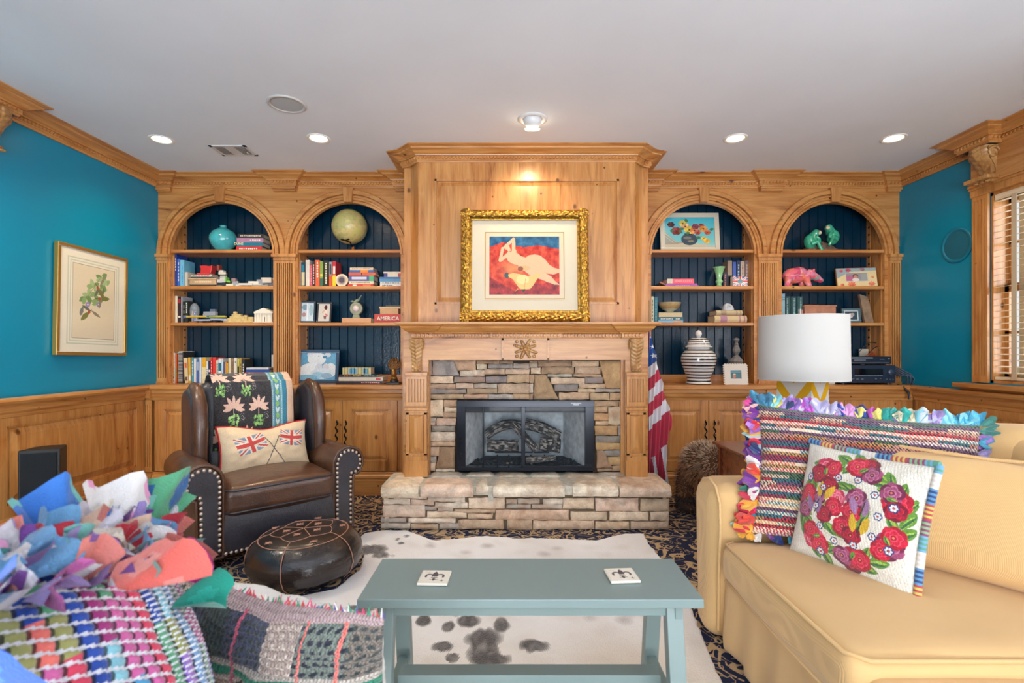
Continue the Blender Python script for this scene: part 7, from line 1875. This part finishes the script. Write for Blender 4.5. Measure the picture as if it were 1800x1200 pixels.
# ---- the flag
cv = Canvas(70, 330, (206, 208, 214)); 
FYt, FYb = 574., 868.
pxs = 1140+cv.U*46; pys = FYb-cv.V*(FYb-FYt); s_ = pys+(pxs-1140)*1.05
cols = [(0, 647, (34, 84, 156)), (647, 667, (222, 222, 228)), (667, 688, (190, 52, 78)), (688, 710, (222, 222, 228)), (710, 733, (190, 52, 78)), (733, 757, (222, 222, 228)), (757, 812, (186, 44, 74))]
for a_, b_, c in cols: cv.a[(s_ >= a_) & (s_ < b_)] = c
low = s_ >= 812; q = (pxs-1140)+ (pys-800)*-.12
for a_, b_, c in ((-50, 6, (176, 30, 62)), (6, 11, (206, 206, 216)), (11, 24, (176, 24, 60)), (24, 37, (214, 216, 224)), (37, 60, (186, 40, 70))): cv.a[low & (q >= a_) & (q < b_)] = c
def star(cx, cy, r_):
    pts = []
    for i in range(10): a = PI/2+i*PI/5+.15; rr_ = r_ if i % 2 == 0 else r_*.4; pts.append(((cx+rr_*math.cos(a)-1140)/46, (FYb-(cy-rr_*math.sin(a)))/(FYb-FYt)))
    cv.poly(pts, (230, 232, 236))
star(1147.5, 609, 4.4); star(1149, 625, 5.2); star(1144.5, 592, 2.6); star(1156.5, 640, 2)
YFL = 3.98
def redge(py): return float(np.interp(py, [574, 600, 640, 700, 738, 750, 775, 800, 868], [1142.5, 1147, 1156, 1170, 1183, 1182, 1171, 1170, 1178]))
xl_ = BSX1+.012; X1140 = PX(1140, YFL)
fl = thing('flag_on_pole', 'furled American flag on a floor pole beside the mantel', 'flag', (1.13, 4.0, 0))
mb = MB(); NU, NV = 70, 330
def flagP(u, v, off=0):
    py = FYb-v*(FYb-FYt); re = redge(py); px_ = 1140+u*46
    t = min(px_, re); x = X1140 + (t-1140)*YFL/F
    fold = .022*math.sin((t-1140)*.42+py*.03)+.010*math.sin((t-1140)*.9+py*.05)
    return (x, YFL+fold+off, PZ(py, YFL))
V = []; Fc = []; cl = []
for j in range(NV):
    for i in range(NU):
        py = FYb-(j+.5)/NV*(FYb-FYt)
        if 1140+i/NU*46 < redge(py): 
            a = [flagP(i/NU, j/NV), flagP((i+1)/NU, j/NV), flagP((i+1)/NU, (j+1)/NV), flagP(i/NU, (j+1)/NV)]; b_ = len(V); V += a; Fc.append((b_, b_+1, b_+2, b_+3)); cl.append(cv.get((i+.5)/NU, (j+.5)/NV))
mb.add(V, Fc, None, True, cl)
back = [flagP(0, j/40, .03) for j in range(41)]+[flagP(1, 1-j/40, .03) for j in range(41)]
mb.grid(lambda u, v: flagP(u, v, .028), 10, 40, (170, 60, 84), flip=True)
fo = mb.build('flag_cloth', mat(.8, sheen=.3), fl); fo.modifiers.new('weld', 'WELD').merge_threshold = .0005
mb = MB((150, 110, 60)); mb.tube([(1.115, 4.06, .02), (1.105, 4.05, 1.62)], .011, 10); mb.build('pole', M_sat, fl)
mb = MB((170, 140, 80)); mb.lathe([(.10, 0), (.10, .02), (.03, .04), (.02, .09)], 24, center=(1.17, 4.06, 0)); mb.lathe([(.02, 0), (.02, .04)], 8, center=(1.115, 4.06, .02)); mb.build('floor_stand', mat(.3, .8), fl)

# ---- the framed picture on the mantel
Ypic = 3.66; xc_ = PX(922.5, Ypic); pw = (1036-809)*Ypic/F; ph = .845
MP = TR(xc_, Ypic, 1.4165, 0, R(-5))
pc = thing('framed_print', 'framed print of a reclining pale figure in an ornate gold frame on the mantel', 'picture', (xc_, Ypic, 1.415))
G_ = (196, 148, 62); fw = .082; mb = MB(G_, M=MP)
def ornate(mb, x0, x1, z0, z1, horiz):
    L = (x1-x0) if horiz else (z1-z0); n_ = int(L/.006)
    def fn(u, v):
        s_ = u*L; t = v
        y = -.012-.030*math.sin(min(1, t*1.1)*PI*.62)
        y -= .010*abs(math.sin(s_*46+math.sin(t*9)*1.6))*math.sin(t*PI)**.5 + .006*abs(math.sin(s_*92+t*7))*math.sin(t*PI)
        y -= .006*noise.noise(Vector((s_*60, t*5, 3)))
        return (s_, y, t)
    def P_(u, v):
        s_, y, t = fn(u, v); return (x0+s_, y, z0+(z1-z0)*t) if horiz else (x0+(x1-x0)*t, y, z0+s_)
    mb.grid(P_, n_, 16, flip=not horiz)
def gold_mat():
    k = NT('antique_gold'); v = k.pos(); n = k.noise(v, 60, 3); g_ = k.n('ShaderNodeNewGeometry')
    c = k.mix(k.ramp(n, [(.42, 0.0), (.6, .75)]), lin((214, 162, 66)), lin((110, 70, 28))); k.col(c); k.set(Roughness=.34, Metallic=.75); return k.m
M_gold = gold_mat()
ornate(mb, -pw/2, pw/2, ph, ph-.06, True); ornate(mb, -pw/2, pw/2, 0, .072, True); ornate(mb, -pw/2, -pw/2+.066, .0, ph, False); ornate(mb, pw/2, pw/2-.066, 0, ph, False)
mb.box(-pw/2+.002, pw/2-.002, -.012, .02, .002, .066); mb.box(-pw/2+.002, pw/2-.002, -.012, .02, ph-.058, ph-.002); mb.box(-pw/2+.002, -pw/2+.06, -.012, .02, 0, ph); mb.box(pw/2-.06, pw/2-.002, -.012, .02, 0, ph)
mb.build('gold_frame', M_gold, pc)
mb = MB((190, 146, 80), M=MP); ix, iz0, iz1 = pw/2-.062, .068, ph-.056
for (a0, a1, c0, c1, d_) in ((-ix, ix, iz0, iz0+.022, 0), (-ix, ix, iz1-.022, iz1, 0), (-ix, -ix+.022, iz0, iz1, 0), (ix-.022, ix, iz0, iz1, 0)): mb.box(a0, a1, -.016, .0, c0, c1)
mb.build('inner_slip', M_gold, pc, bevel=.005)
aw, ah = 2*(ix-.022), (iz1-iz0-.044)
mb = MB((212, 200, 176), M=MP); mb.box(-aw/2, aw/2, -.002, .004, iz0+.022, iz1-.022); mb.build('mount', M_page, pc)
# print: positions read off the sheet, opening 300..985 x 295..890 of the picture crop, sheet 185..1095 x 190..990
def uu(x): return (x-300)/(985-300.)
def vv(y): return (890-y)/(890-295.)
cv = Canvas(240, 210, (214, 196, 166), asp=685/595.)
cv.rect(0, 1, 0, .012, (196, 150, 80)); cv.rect(0, .010, 0, 1, (196, 150, 80)); cv.rect(.99, 1, 0, 1, (170, 130, 70)); cv.rect(0, 1, .99, 1, (150, 116, 66))
r_ = np.random.RandomState(2)
reg = (cv.U > uu(336)) & (cv.U < uu(943)) & (cv.V > vv(850)) & (cv.V < vv(336))
nz = np.array([[noise.noise(Vector((x*.06, y*.06, 1)))+.5*noise.noise(Vector((x*.16, y*.16, 4))) for x in range(240)] for y in range(210)])
edge = np.interp(cv.U, [uu(336), uu(450), uu(560), uu(640), uu(760), uu(850), uu(943)], [vv(430), vv(385), vv(415), vv(430), vv(412), vv(430), vv(448)])
blue = np.stack([40+26*nz, 92+30*nz, 128+26*nz], -1); red = np.stack([196+50*nz, 62+40*nz, 44+22*nz], -1); drk = np.stack([150+60*nz, 44+20*nz, 46+16*nz], -1)
m1 = reg & (cv.V > edge); m2 = reg & (cv.V <= edge); e2 = np.interp(cv.U, [uu(336), uu(450), uu(560), uu(700), uu(943)], [vv(690), vv(760), vv(820), vv(760), vv(740)])
cv.a[m1] = blue[m1]; cv.a[m2] = red[m2]; m3 = m2 & (cv.V < e2); cv.a[m3] = drk[m3]
gl = np.exp(-(((cv.U-uu(540))/.16)**2+((cv.V-vv(615))/.11)**2)); gm = m2[..., None]*gl[..., None]*.8; cv.a = cv.a*(1-gm)+np.array([222, 150, 96])*gm
SK = (216, 178, 140)
def U_(L): return [(uu(x), vv(y)) for x, y in L]
cv.ell(uu(487), vv(680), .03, .04, (60, 90, 90))
cv.poly(U_([(470, 500), (500, 470), (540, 465), (575, 480), (610, 510), (650, 522), (680, 502), (730, 494), (780, 505), (820, 540), (860, 590), (900, 615), (945, 625), (945, 655), (890, 672), (840, 665), (810, 650), (870, 690), (910, 735), (945, 765), (900, 762), (840, 740), (780, 715), (700, 690), (640, 640), (580, 590), (530, 575), (500, 555)]), SK)
cv.poly(U_([(500, 470), (480, 440), (470, 425), (490, 410), (510, 425), (525, 460)]), SK); cv.ell(uu(488), vv(432), .028, .034, (236, 206, 172)); cv.ell(uu(470), vv(420), .03, .035, (150, 50, 40)); cv.ell(uu(488), vv(434), .022, .030, SK)
cv.line(uu(470), vv(430), uu(545), vv(358), .022, SK); cv.line(uu(545), vv(360), uu(548), vv(465), .026, SK)
cv.line(uu(452), vv(440), uu(430), vv(545), .022, SK); cv.line(uu(432), vv(548), uu(500), vv(495), .024, SK)
cv.ell(uu(550), vv(465), .030, .032, SK); cv.ell(uu(508), vv(500), .028, .03, (226, 186, 150)); cv.ell(uu(508), vv(500), .022, .024, SK)
cv.ell(uu(636), vv(615), .082, .038, (206, 168, 120)); cv.ell(uu(606), vv(622), .035, .035, (140, 80, 56))
cv.poly(U_([(498, 672), (540, 660), (600, 668), (650, 690), (700, 680), (770, 660), (780, 682), (745, 720), (715, 770), (690, 800), (640, 806), (600, 800), (570, 760), (540, 715), (505, 695)]), (226, 184, 116))
cv.ell(uu(625), vv(715), .08, .07, (236, 206, 140)); cv.line(uu(650), vv(705), uu(640), vv(800), .003, (190, 130, 80)); cv.poly(U_([(615, 803), (655, 803), (630, 832)]), (60, 60, 50)); cv.poly(U_([(560, 822), (580, 795), (590, 800)]), (206, 150, 80))
cv.speck(5)
sw, shh = 685/910.*aw, 595/800.*ah
panel_print('art_print', cv, MP @ Matrix.Translation((0, -.006, iz0+.022+ah*.125)), sw, shh, mat(.25, coat=.2), pc)
# ================================================================= RAG CUSHIONS
def petal(mb, p, out, nrm, L, wd, col, seed, col2=None):
    out = Vector(out).normalized(); nrm = Vector(nrm); side = out.cross(nrm).normalized(); nrm = side.cross(out)
    r_ = random.Random(seed); a = r_.uniform(0, 6); b_ = r_.uniform(-.5, .5); cv_ = r_.uniform(-.6, .9)
    def fn(u, v):
        s_ = (u-.5)*2; w_ = wd*(.22+.9*v**.8); l_ = L*v*(1-.25*abs(s_)**2+.10*math.sin(s_*5+a))
        h_ = L*(.22*math.sin(s_*3.2+a)*v + cv_*.35*v*v + .08*math.sin(s_*7+a*2)*v)
        return tuple(Vector(p) + side*(s_*w_*.5+b_*L*v*.4) + out*l_ + nrm*h_)
    c2 = col2 or tuple(min(255, x*1.12+8) for x in col)
    mb.grid(fn, 10, 8, colfn=lambda u, v: col if (math.sin(u*9+a)+math.sin(v*7+a)) < .7 else c2)
RAG = [(196, 60, 70), (226, 150, 130), (60, 130, 140), (40, 50, 80), (206, 160, 90), (150, 60, 110), (206, 200, 180), (90, 140, 110), (226, 120, 90), (120, 100, 150), (60, 60, 66), (200, 90, 60)]
M_rag = mat(.95, sheen=.3, bump=.5, bscale=260)

# ---- right: big striped rag cushion on the sofa
def ragcol(nr, seed, nd, pal, axis=1):
    r_ = random.Random(seed); rows = [(r_.choice(pal), r_.choice(pal), r_.random(), r_.choice([(22, 24, 32), (228, 216, 192), (24, 30, 44), (30, 26, 30), (226, 210, 184)])) for _ in range(nr)]
    def f(u, v):
        t = v if axis == 1 else u; s_ = u if axis == 1 else v
        i = min(nr-1, int(t*nr)); fr_ = t*nr-i; a, b_, ph, dk = rows[i]
        seg = math.floor(s_*nd/3.0+ph*7) ; c = a if (hash((seg//3, i)) % 3) else b_
        k_ = (s_*nd + (fr_*.9) + (i % 2)*.5+ph) % 1.0
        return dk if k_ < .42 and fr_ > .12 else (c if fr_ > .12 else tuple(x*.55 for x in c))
    return f
_x = Vector((.80, -.34, -.055)).normalized(); _z = Vector((.29, .26, 1)); _z = (_z-_x*_z.dot(_x)).normalized(); p0 = Vector((.965, 2.015, .475)) + _x*.375 + _z*.27; MRG = frame_M(p0, _x, zdir=_z)
rg = thing('rag_cushion', 'large multicoloured striped rag cushion with ruffled strips on the yellow sofa arm', 'cushion', tuple(p0-Vector((0, 0, .28))))
NRW = 40
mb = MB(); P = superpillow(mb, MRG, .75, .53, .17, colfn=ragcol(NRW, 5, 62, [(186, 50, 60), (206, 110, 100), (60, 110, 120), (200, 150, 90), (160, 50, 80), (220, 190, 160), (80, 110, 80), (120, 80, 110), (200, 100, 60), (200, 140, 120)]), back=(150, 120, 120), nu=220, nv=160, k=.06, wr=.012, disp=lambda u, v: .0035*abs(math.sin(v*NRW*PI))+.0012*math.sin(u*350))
mb.build('woven_cover', M_rag, rg)
mb = MB(); rr = random.Random(12); n3 = MRG.to_3x3(); nf = n3 @ Vector((0, -1, 0))
PAL2 = [(196, 30, 60), (206, 60, 40), (60, 140, 160), (110, 40, 130), (150, 90, 180), (226, 160, 50), (20, 40, 100), (214, 206, 200), (40, 110, 90), (150, 190, 190), (176, 40, 110), (226, 170, 160)]
TOP = [(60, 120, 150), (50, 70, 110), (150, 110, 190), (190, 80, 180), (206, 196, 220), (176, 170, 206), (214, 150, 200), (40, 60, 150), (226, 210, 110), (40, 150, 140), (200, 190, 160), (170, 150, 206), (206, 214, 220), (130, 200, 214), (70, 160, 190)]
for i in range(46):
    v = i/45; p = MRG @ Vector(P(0, v, 1)); petal(mb, p, n3 @ Vector((-1, rr.uniform(-.5, .3), rr.uniform(-.6, .5))), nf, rr.uniform(.045, .085), rr.uniform(.035, .07), rr.choice(PAL2), i)
for i in range(56):
    u = i/55; p = MRG @ Vector(P(u, 1, 1)); petal(mb, p, n3 @ Vector((rr.uniform(-.6, .6), rr.uniform(-.5, .3), 1)), nf, rr.uniform(.035, .062), rr.uniform(.03, .06), TOP[min(len(TOP)-1, int(u*len(TOP)+rr.uniform(-1, 1)))] if rr.random() < .8 else rr.choice(TOP), 100+i)
for i in range(26):
    v = i/25; p = MRG @ Vector(P(1, v, 1)); petal(mb, p, n3 @ Vector((1, rr.uniform(-.5, .3), rr.uniform(-.5, .6))), nf, rr.uniform(.03, .055), rr.uniform(.03, .05), rr.choice([(70, 150, 180), (110, 50, 120), (150, 110, 180), (60, 120, 110), (206, 180, 200), (160, 150, 200)]), 200+i)
for i in range(24):
    u = i/23; p = MRG @ Vector(P(u, 0, 1)); petal(mb, p, n3 @ Vector((rr.uniform(-.5, .5), rr.uniform(-.6, .0), -.5)), nf, rr.uniform(.025, .045), rr.uniform(.03, .05), rr.choice(PAL2), 300+i)
mb.build('ruffled_edge', M_rag, rg)

# ---- embroidered cushion
cv = Canvas(230, 230, (226, 218, 204)); rf = random.Random(31)
def leafy(u, v, L, a): 
    cv.leaf(u, v, L, L*.5, a, (96, 140, 50)); cv.leaf(u+.01, v, L*.8, L*.2, a, (150, 180, 70)); cv.leaf(u, v-.008, L*.9, L*.12, a-.1, (50, 100, 60))
def rose(u, v, r_, pal):
    d, m, l_ = pal
    for q in range(7): a = q*.9+u*9; cv.ell(u+r_*.55*math.cos(a), v+r_*.55*math.sin(a), r_*.52, r_*.52, m if q % 2 else d)
    for q in range(5): a = q*1.26+v*7; cv.ell(u+r_*.42*math.cos(a), v+r_*.42*math.sin(a), r_*.32, r_*.32, l_); cv.ell(u+r_*.36*math.cos(a), v+r_*.36*math.sin(a), r_*.28, r_*.28, m)
    cv.ell(u, v, r_*.34, r_*.34, l_); cv.ell(u, v, r_*.24, r_*.24, d); cv.ell(u, v, r_*.10, r_*.10, (226, 130, 90))
RR = ((170, 10, 40), (206, 24, 56), (230, 70, 96)); DR = ((120, 8, 36), (160, 14, 44), (200, 30, 60)); MV = ((110, 30, 66), (160, 70, 110), (196, 120, 150)); PKR = ((200, 40, 80), (226, 90, 120), (240, 150, 160))
def bluefl(u, v, r_=.030):
    for q in range(6): a = q*PI/3; cv.ell(u+r_*.6*math.cos(a), v+r_*.6*math.sin(a), r_*.5, r_*.5, (40, 60, 120))
    for q in range(6): a = q*PI/3; cv.ell(u+r_*.55*math.cos(a), v+r_*.55*math.sin(a), r_*.28, r_*.28, (228, 226, 224))
    cv.ell(u, v, r_*.25, r_*.25, (206, 60, 60))
for q in range(26):
    a = q*2*PI/26+.2; leafy(.5+.40*math.cos(a), .5+.40*math.sin(a), .16, a+1.5+rf.uniform(-.6, .6)); leafy(.5+.31*math.cos(a+.2), .5+.31*math.sin(a+.2), .14, a-.8)
cir = [RR, MV, DR, RR, PKR, DR, RR, MV, PKR, RR, DR, RR, MV, RR]
for q in range(7):
    a = q*2*PI/7+.45; cu_, cv__ = .5+.385*math.cos(a), .5+.385*math.sin(a)
    rose(cu_, cv__, .098, cir[q*2]); rose(cu_+.075*math.cos(a+1.7), cv__+.075*math.sin(a+1.7), .082, cir[q*2+1]); rose(cu_-.07*math.cos(a+1.2), cv__-.07*math.sin(a+1.2), .074, cir[(q*2+5) % 14]); leafy(cu_, cv__+.01, .07, a+2.6)
for q in range(64): a = q*2*PI/64; cv.ell(.47+.225*math.cos(a), .5+.245*math.sin(a), .007, .006, (196, 184, 150))
for q in range(16): a = q*.4; leafy(.47+.17*math.cos(a), .5+.18*math.sin(a), .14, a+1.6)
for (u, v, r_, p_) in ((.33, .66, .062, DR), (.42, .58, .055, PKR), (.40, .50, .058, RR), (.57, .62, .062, MV), (.55, .50, .060, RR), (.50, .37, .062, RR), (.58, .32, .058, DR), (.33, .42, .055, DR), (.26, .54, .045, MV)): rose(u, v, r_*1.28, p_)
for (u, v, a, c) in ((.28, .60, 1.1, (214, 170, 40)), (.62, .41, 1.4, (214, 170, 40)), (.24, .47, 1.7, (150, 110, 150)), (.62, .55, 1.6, (160, 116, 156))): cv.leaf(u-.03, v-.06, .15, .06, a+.35, c); cv.leaf(u+.03, v-.06, .15, .06, a-.05, c); cv.line(u, v-.05, u+.02, v+.06, .006, (60, 50, 40))
for q in range(10): a = q*.63+.1; bluefl(.5+(.255+.012*(q % 2))*math.cos(a)*.98, .5+.275*math.sin(a))
for (u, v) in ((.12, .70), (.84, .62), (.85, .30), (.33, .10)): bluefl(u, v, .034)
cv.a = cv.a*(1+.10*np.sin(cv.U*230*1.3+cv.V*90)[..., None]*(np.random.RandomState(1).rand(230, 230, 1)))
cv.speck(14, 6); cv.a = np.clip(cv.a, 0, 255)
BLc, BRc, TLc, TRc = Vector((1.06, 1.93, .455)), Vector((1.245, 1.545, .45)), Vector((1.185, 1.97, .865)), Vector((1.335, 1.555, .86))
ME = frame_M((BLc+BRc+TLc+TRc)/4+Vector((-.005, .0, -.012)), (BRc-BLc)+(TRc-TLc), zdir=(TLc-BLc)+(TRc-BRc))
em = thing('embroidered_cushion', 'white cushion embroidered with red and pink roses, striped piping, leaning on the sofa', 'cushion', tuple((BLc+BRc)/2))
mb = MB(); P = superpillow(mb, ME, .425, .425, .12, colfn=cv.get, back=(206, 190, 170), nu=230, nv=230, k=.05, wr=.006); mb.build('embroidered_cover', mat(.9, sheen=.3, bump=.6, bscale=240), em)
mb = MB(); SC = [(90, 140, 180), (206, 180, 90), (140, 70, 100), (90, 150, 130), (222, 214, 204), (50, 70, 120), (176, 70, 76), (130, 170, 130), (110, 160, 196), (210, 200, 190)]
ring = [(i/60, 1) for i in range(61)]+[(1, 1-j/60) for j in range(1, 61)]
pts = [ME @ Vector(P(u, v, 1)) for u, v in ring]; pts = [p + (ME.to_3x3() @ Vector((.008*(u > .99), 0, .006*(v > .99)))) for p, (u, v) in zip(pts, ring)]
for i in range(len(pts)-1):
    mb.tube([pts[i], pts[i+1]], .0115, 8, SC[(i*5+i//7) % len(SC)])
mb.build('striped_piping', mat(.9, sheen=.2), em)

# ---- foreground, left: pale sofa back with two cushions propped on it
fs = thing('cream_sofa', 'cream upholstered seat with its back towards the camera at the lower left', 'sofa', (-.95, .95, 0))
mb = MB(); mb.rbox(-.99, .70, .29, 1.0, .20, .58, .07, n=12, fn=lambda p: wrk(p, .008)); mb.build('backrest', M_yx, fs)
mb = MB(); mb.rbox(-1.0, 1.00, .19, .96, .46, .36, .06, n=12); mb.build('seat', M_yx, fs)
FPAL = [(30, 70, 160), (70, 150, 196), (120, 90, 190), (150, 40, 110), (90, 160, 120), (206, 60, 90), (150, 150, 90), (130, 190, 206), (196, 90, 150), (40, 130, 140), (176, 200, 214), (226, 110, 100)]
TRc, TLc, BRc = Vector((-.745, .985, .835)), Vector((-.85, .42, .93)), Vector((-.50, .93, .40))
MF = frame_M((TLc+BRc)/2+Vector((.0, 0, -.02)), TRc-TLc, zdir=TRc-BRc)
fr_ = thing('rag_cushion', 'foreground rag cushion in blue, purple and green strips with large ruffles, lower left corner', 'cushion', tuple((TLc+BRc)/2-Vector((0, 0, .26))))
def fcol(nr, seed):
    r_ = random.Random(seed); rows = [r_.choice(FPAL) for _ in range(nr)]; 
    def f(u, v):
        i = min(nr-1, int(u*nr)); q = u*nr-i; k_ = (v*(30 if u < .75 else 60)+i*.37+q*.5) % 1.0
        c = rows[i] if u < .80 else (mixc(rows[i], (220, 150, 170), .3)); c = c if (hash((int(v*9+i*3), i)) % 4) else FPAL[(i*7+int(v*9)) % len(FPAL)]
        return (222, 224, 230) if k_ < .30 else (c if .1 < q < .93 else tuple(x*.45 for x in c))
    return f
NF = 24
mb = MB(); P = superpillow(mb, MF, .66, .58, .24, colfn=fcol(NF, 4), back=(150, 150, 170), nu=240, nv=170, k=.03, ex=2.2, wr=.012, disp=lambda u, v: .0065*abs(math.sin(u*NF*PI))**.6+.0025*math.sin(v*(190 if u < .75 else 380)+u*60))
mb.build('woven_cover', M_rag, fr_)
mb = MB(); rr = random.Random(44); n3 = MF.to_3x3(); nf = n3 @ Vector((0, -1, 0))
BIG = [(206, 200, 206), (216, 150, 190), (60, 110, 180), (110, 176, 166), (110, 60, 140), (222, 214, 196), (180, 40, 56), (210, 120, 110), (180, 60, 140), (60, 140, 140), (100, 150, 190), (226, 222, 220), (150, 130, 190), (222, 190, 166), (214, 206, 200), (206, 204, 216)]
for i in range(64):
    u = .30+.70*(i/63); row = i % 3
    p = MF @ Vector(P(u, 1-.02-.07*row, 1)); petal(mb, p, n3 @ Vector((rr.uniform(-.7, .7), -.35-.5*row, 1-.35*row)), nf, rr.uniform(.05, .085), rr.uniform(.05, .085), rr.choice(BIG), 500+i, rr.choice(BIG) if rr.random() < .3 else None)
for i in range(120):
    v = i/119; p = MF @ Vector(P(1, v, 1)); d_ = n3 @ Vector((1, rr.uniform(-.7, .3), rr.uniform(-.4, .4)))
    mb.tube([p, p+d_*rr.uniform(.008, .018)], [.0018, .0006], 4, rr.choice([(226, 90, 110), (230, 140, 150), (214, 60, 90), (220, 200, 210), (200, 90, 190)]))
mb.build('ruffled_edge', M_rag, fr_)
# a few bigger scarf pieces of the ruffle
for (u, v, dx, dy, dz, L, wd, c, c2, nm) in ((.93, .97, .45, -.35, .55, .13, .10, (84, 160, 120), (30, 90, 150), 1), (.80, .98, .2, -.2, 1, .12, .12, (222, 218, 216), (226, 150, 190), 2), (.66, .98, -.1, -.2, 1, .12, .10, (50, 110, 190), (100, 180, 170), 3),
                                      (.70, .80, .1, -1, .2, .11, .15, (222, 106, 96), (226, 140, 130), 4), (.34, .74, -.3, -1, 0, .13, .17, (40, 100, 206), (70, 140, 226), 5), (.88, .82, .3, -1, .1, .09, .09, (206, 40, 140), (214, 90, 170), 6), (.84, .70, .2, -1, -.3, .09, .08, (16, 140, 120), (30, 160, 140), 7), (.50, .58, -.2, -.9, -.4, .08, .10, (206, 190, 100), (214, 200, 130), 8)):
    mb = MB(); p = MF @ Vector(P(u, v, 1)); petal(mb, p, n3 @ Vector((dx, dy, dz)), nf, L, wd, c, 900+nm, c2); mb.build('scarf_strip', M_rag, fr_)

# woven cushion beside it
cv = Canvas(230, 150, (150, 136, 124), asp=1.5); rw = random.Random(77)
bands = [(0, .05, (200, 190, 90)), (.05, .09, (90, 80, 80)), (.09, .13, (150, 50, 90)), (.13, .17, (200, 190, 180)), (.17, .21, (50, 90, 160)), (.21, .26, (190, 184, 180)), (.26, .31, (24, 110, 90)), (.31, .62, None), (.62, .67, (30, 130, 100)), (.67, .70, (180, 170, 160)), (.70, .96, None), (.96, 1, (176, 150, 150))]
for a_, b_, c in bands:
    if c: cv.rect(0, 1, a_, b_, c)
BC = [(196, 176, 170), (60, 66, 90), (150, 110, 130), (40, 60, 60), (170, 150, 140), (196, 140, 50), (120, 110, 100), (206, 180, 160), (110, 120, 110)]
for (a_, b_) in ((.31, .62), (.70, .96)):
    u = 0
    while u < 1:
        w_ = rw.uniform(.06, .13); c = rw.choice(BC); c2 = rw.choice([(30, 34, 50), (206, 190, 176), (50, 60, 60)])
        m = (cv.U >= u) & (cv.U < u+w_) & (cv.V >= a_) & (cv.V < b_); cv.a[m] = c
        zz_ = (np.sin((cv.U-u)*160+np.sin(cv.V*90)*2)+np.sin(cv.V*150)) > .5; cv.a[m & zz_] = c2; u += w_
for q in (.18, .44, .72, .86): cv.rect(q, q+.012, .3, .97, rw.choice([(226, 120, 110), (60, 140, 110), (206, 90, 120)]))
nn_ = (np.sin(cv.U*230*2.1)*np.sin(cv.V*150*2.1)); cv.a = cv.a*(1-.28*(nn_ > .1)[..., None]); cv.speck(18, 8)
cvb = Canvas(120, 80, (226, 222, 216)); rw = random.Random(5)
for q in range(70): cvb.ell(rw.random(), rw.random(), .035, .04, rw.choice([(206, 40, 90), (226, 170, 50), (60, 80, 160), (200, 60, 120), (228, 226, 220), (110, 160, 90), (228, 226, 220), (214, 90, 90)]))
TLc, TRc = Vector((-.805, 1.20, .672)), Vector((-.285, 1.03, .645))
MWv = frame_M((TLc+TRc)/2-Vector((.0, -.045, .178)), TRc-TLc, zdir=(.0, -.20, 1))
wv_ = thing('woven_cushion', 'grey green and pink woven folk cushion seen from behind, right of the foreground rag cushion', 'cushion', tuple((TLc+TRc)/2-Vector((0, 0, .38))))
mb = MB(); sv = mb.M
P = superpillow(mb, MWv, .60, .40, .19, colfn=cv.get, nu=230, nv=150, k=.05, dent=.02, ex=2.3, wr=.020, disp=lambda u, v: .002*math.sin(v*150)+.001*math.sin(u*300))
n_half = 230*150; 
# recolour the far side as the embroidered face
nb_ = (230//3)*(150//3)
for q in range(nb_):
    i = q % (230//3); j = q // (230//3); mb.c[n_half+q] = lin(cvb.get((i+.5)/(230//3), (j+.5)/(150//3)))
mb.build('woven_cover', M_rag, wv_)
mb = MB(); rr = random.Random(3)
for i in range(90):
    u = i/89; p = MWv @ Vector(P(u, 1, 1)); mb.tube([p, p+Vector((rr.uniform(-.01, .01), rr.uniform(0, .012), rr.uniform(.004, .016)))], [.0025, .0008], 4, rr.choice([(220, 50, 110), (206, 60, 60), (230, 226, 220), (90, 80, 150), (60, 140, 110)]))
mb.build('tufted_edge', M_rag, wv_)
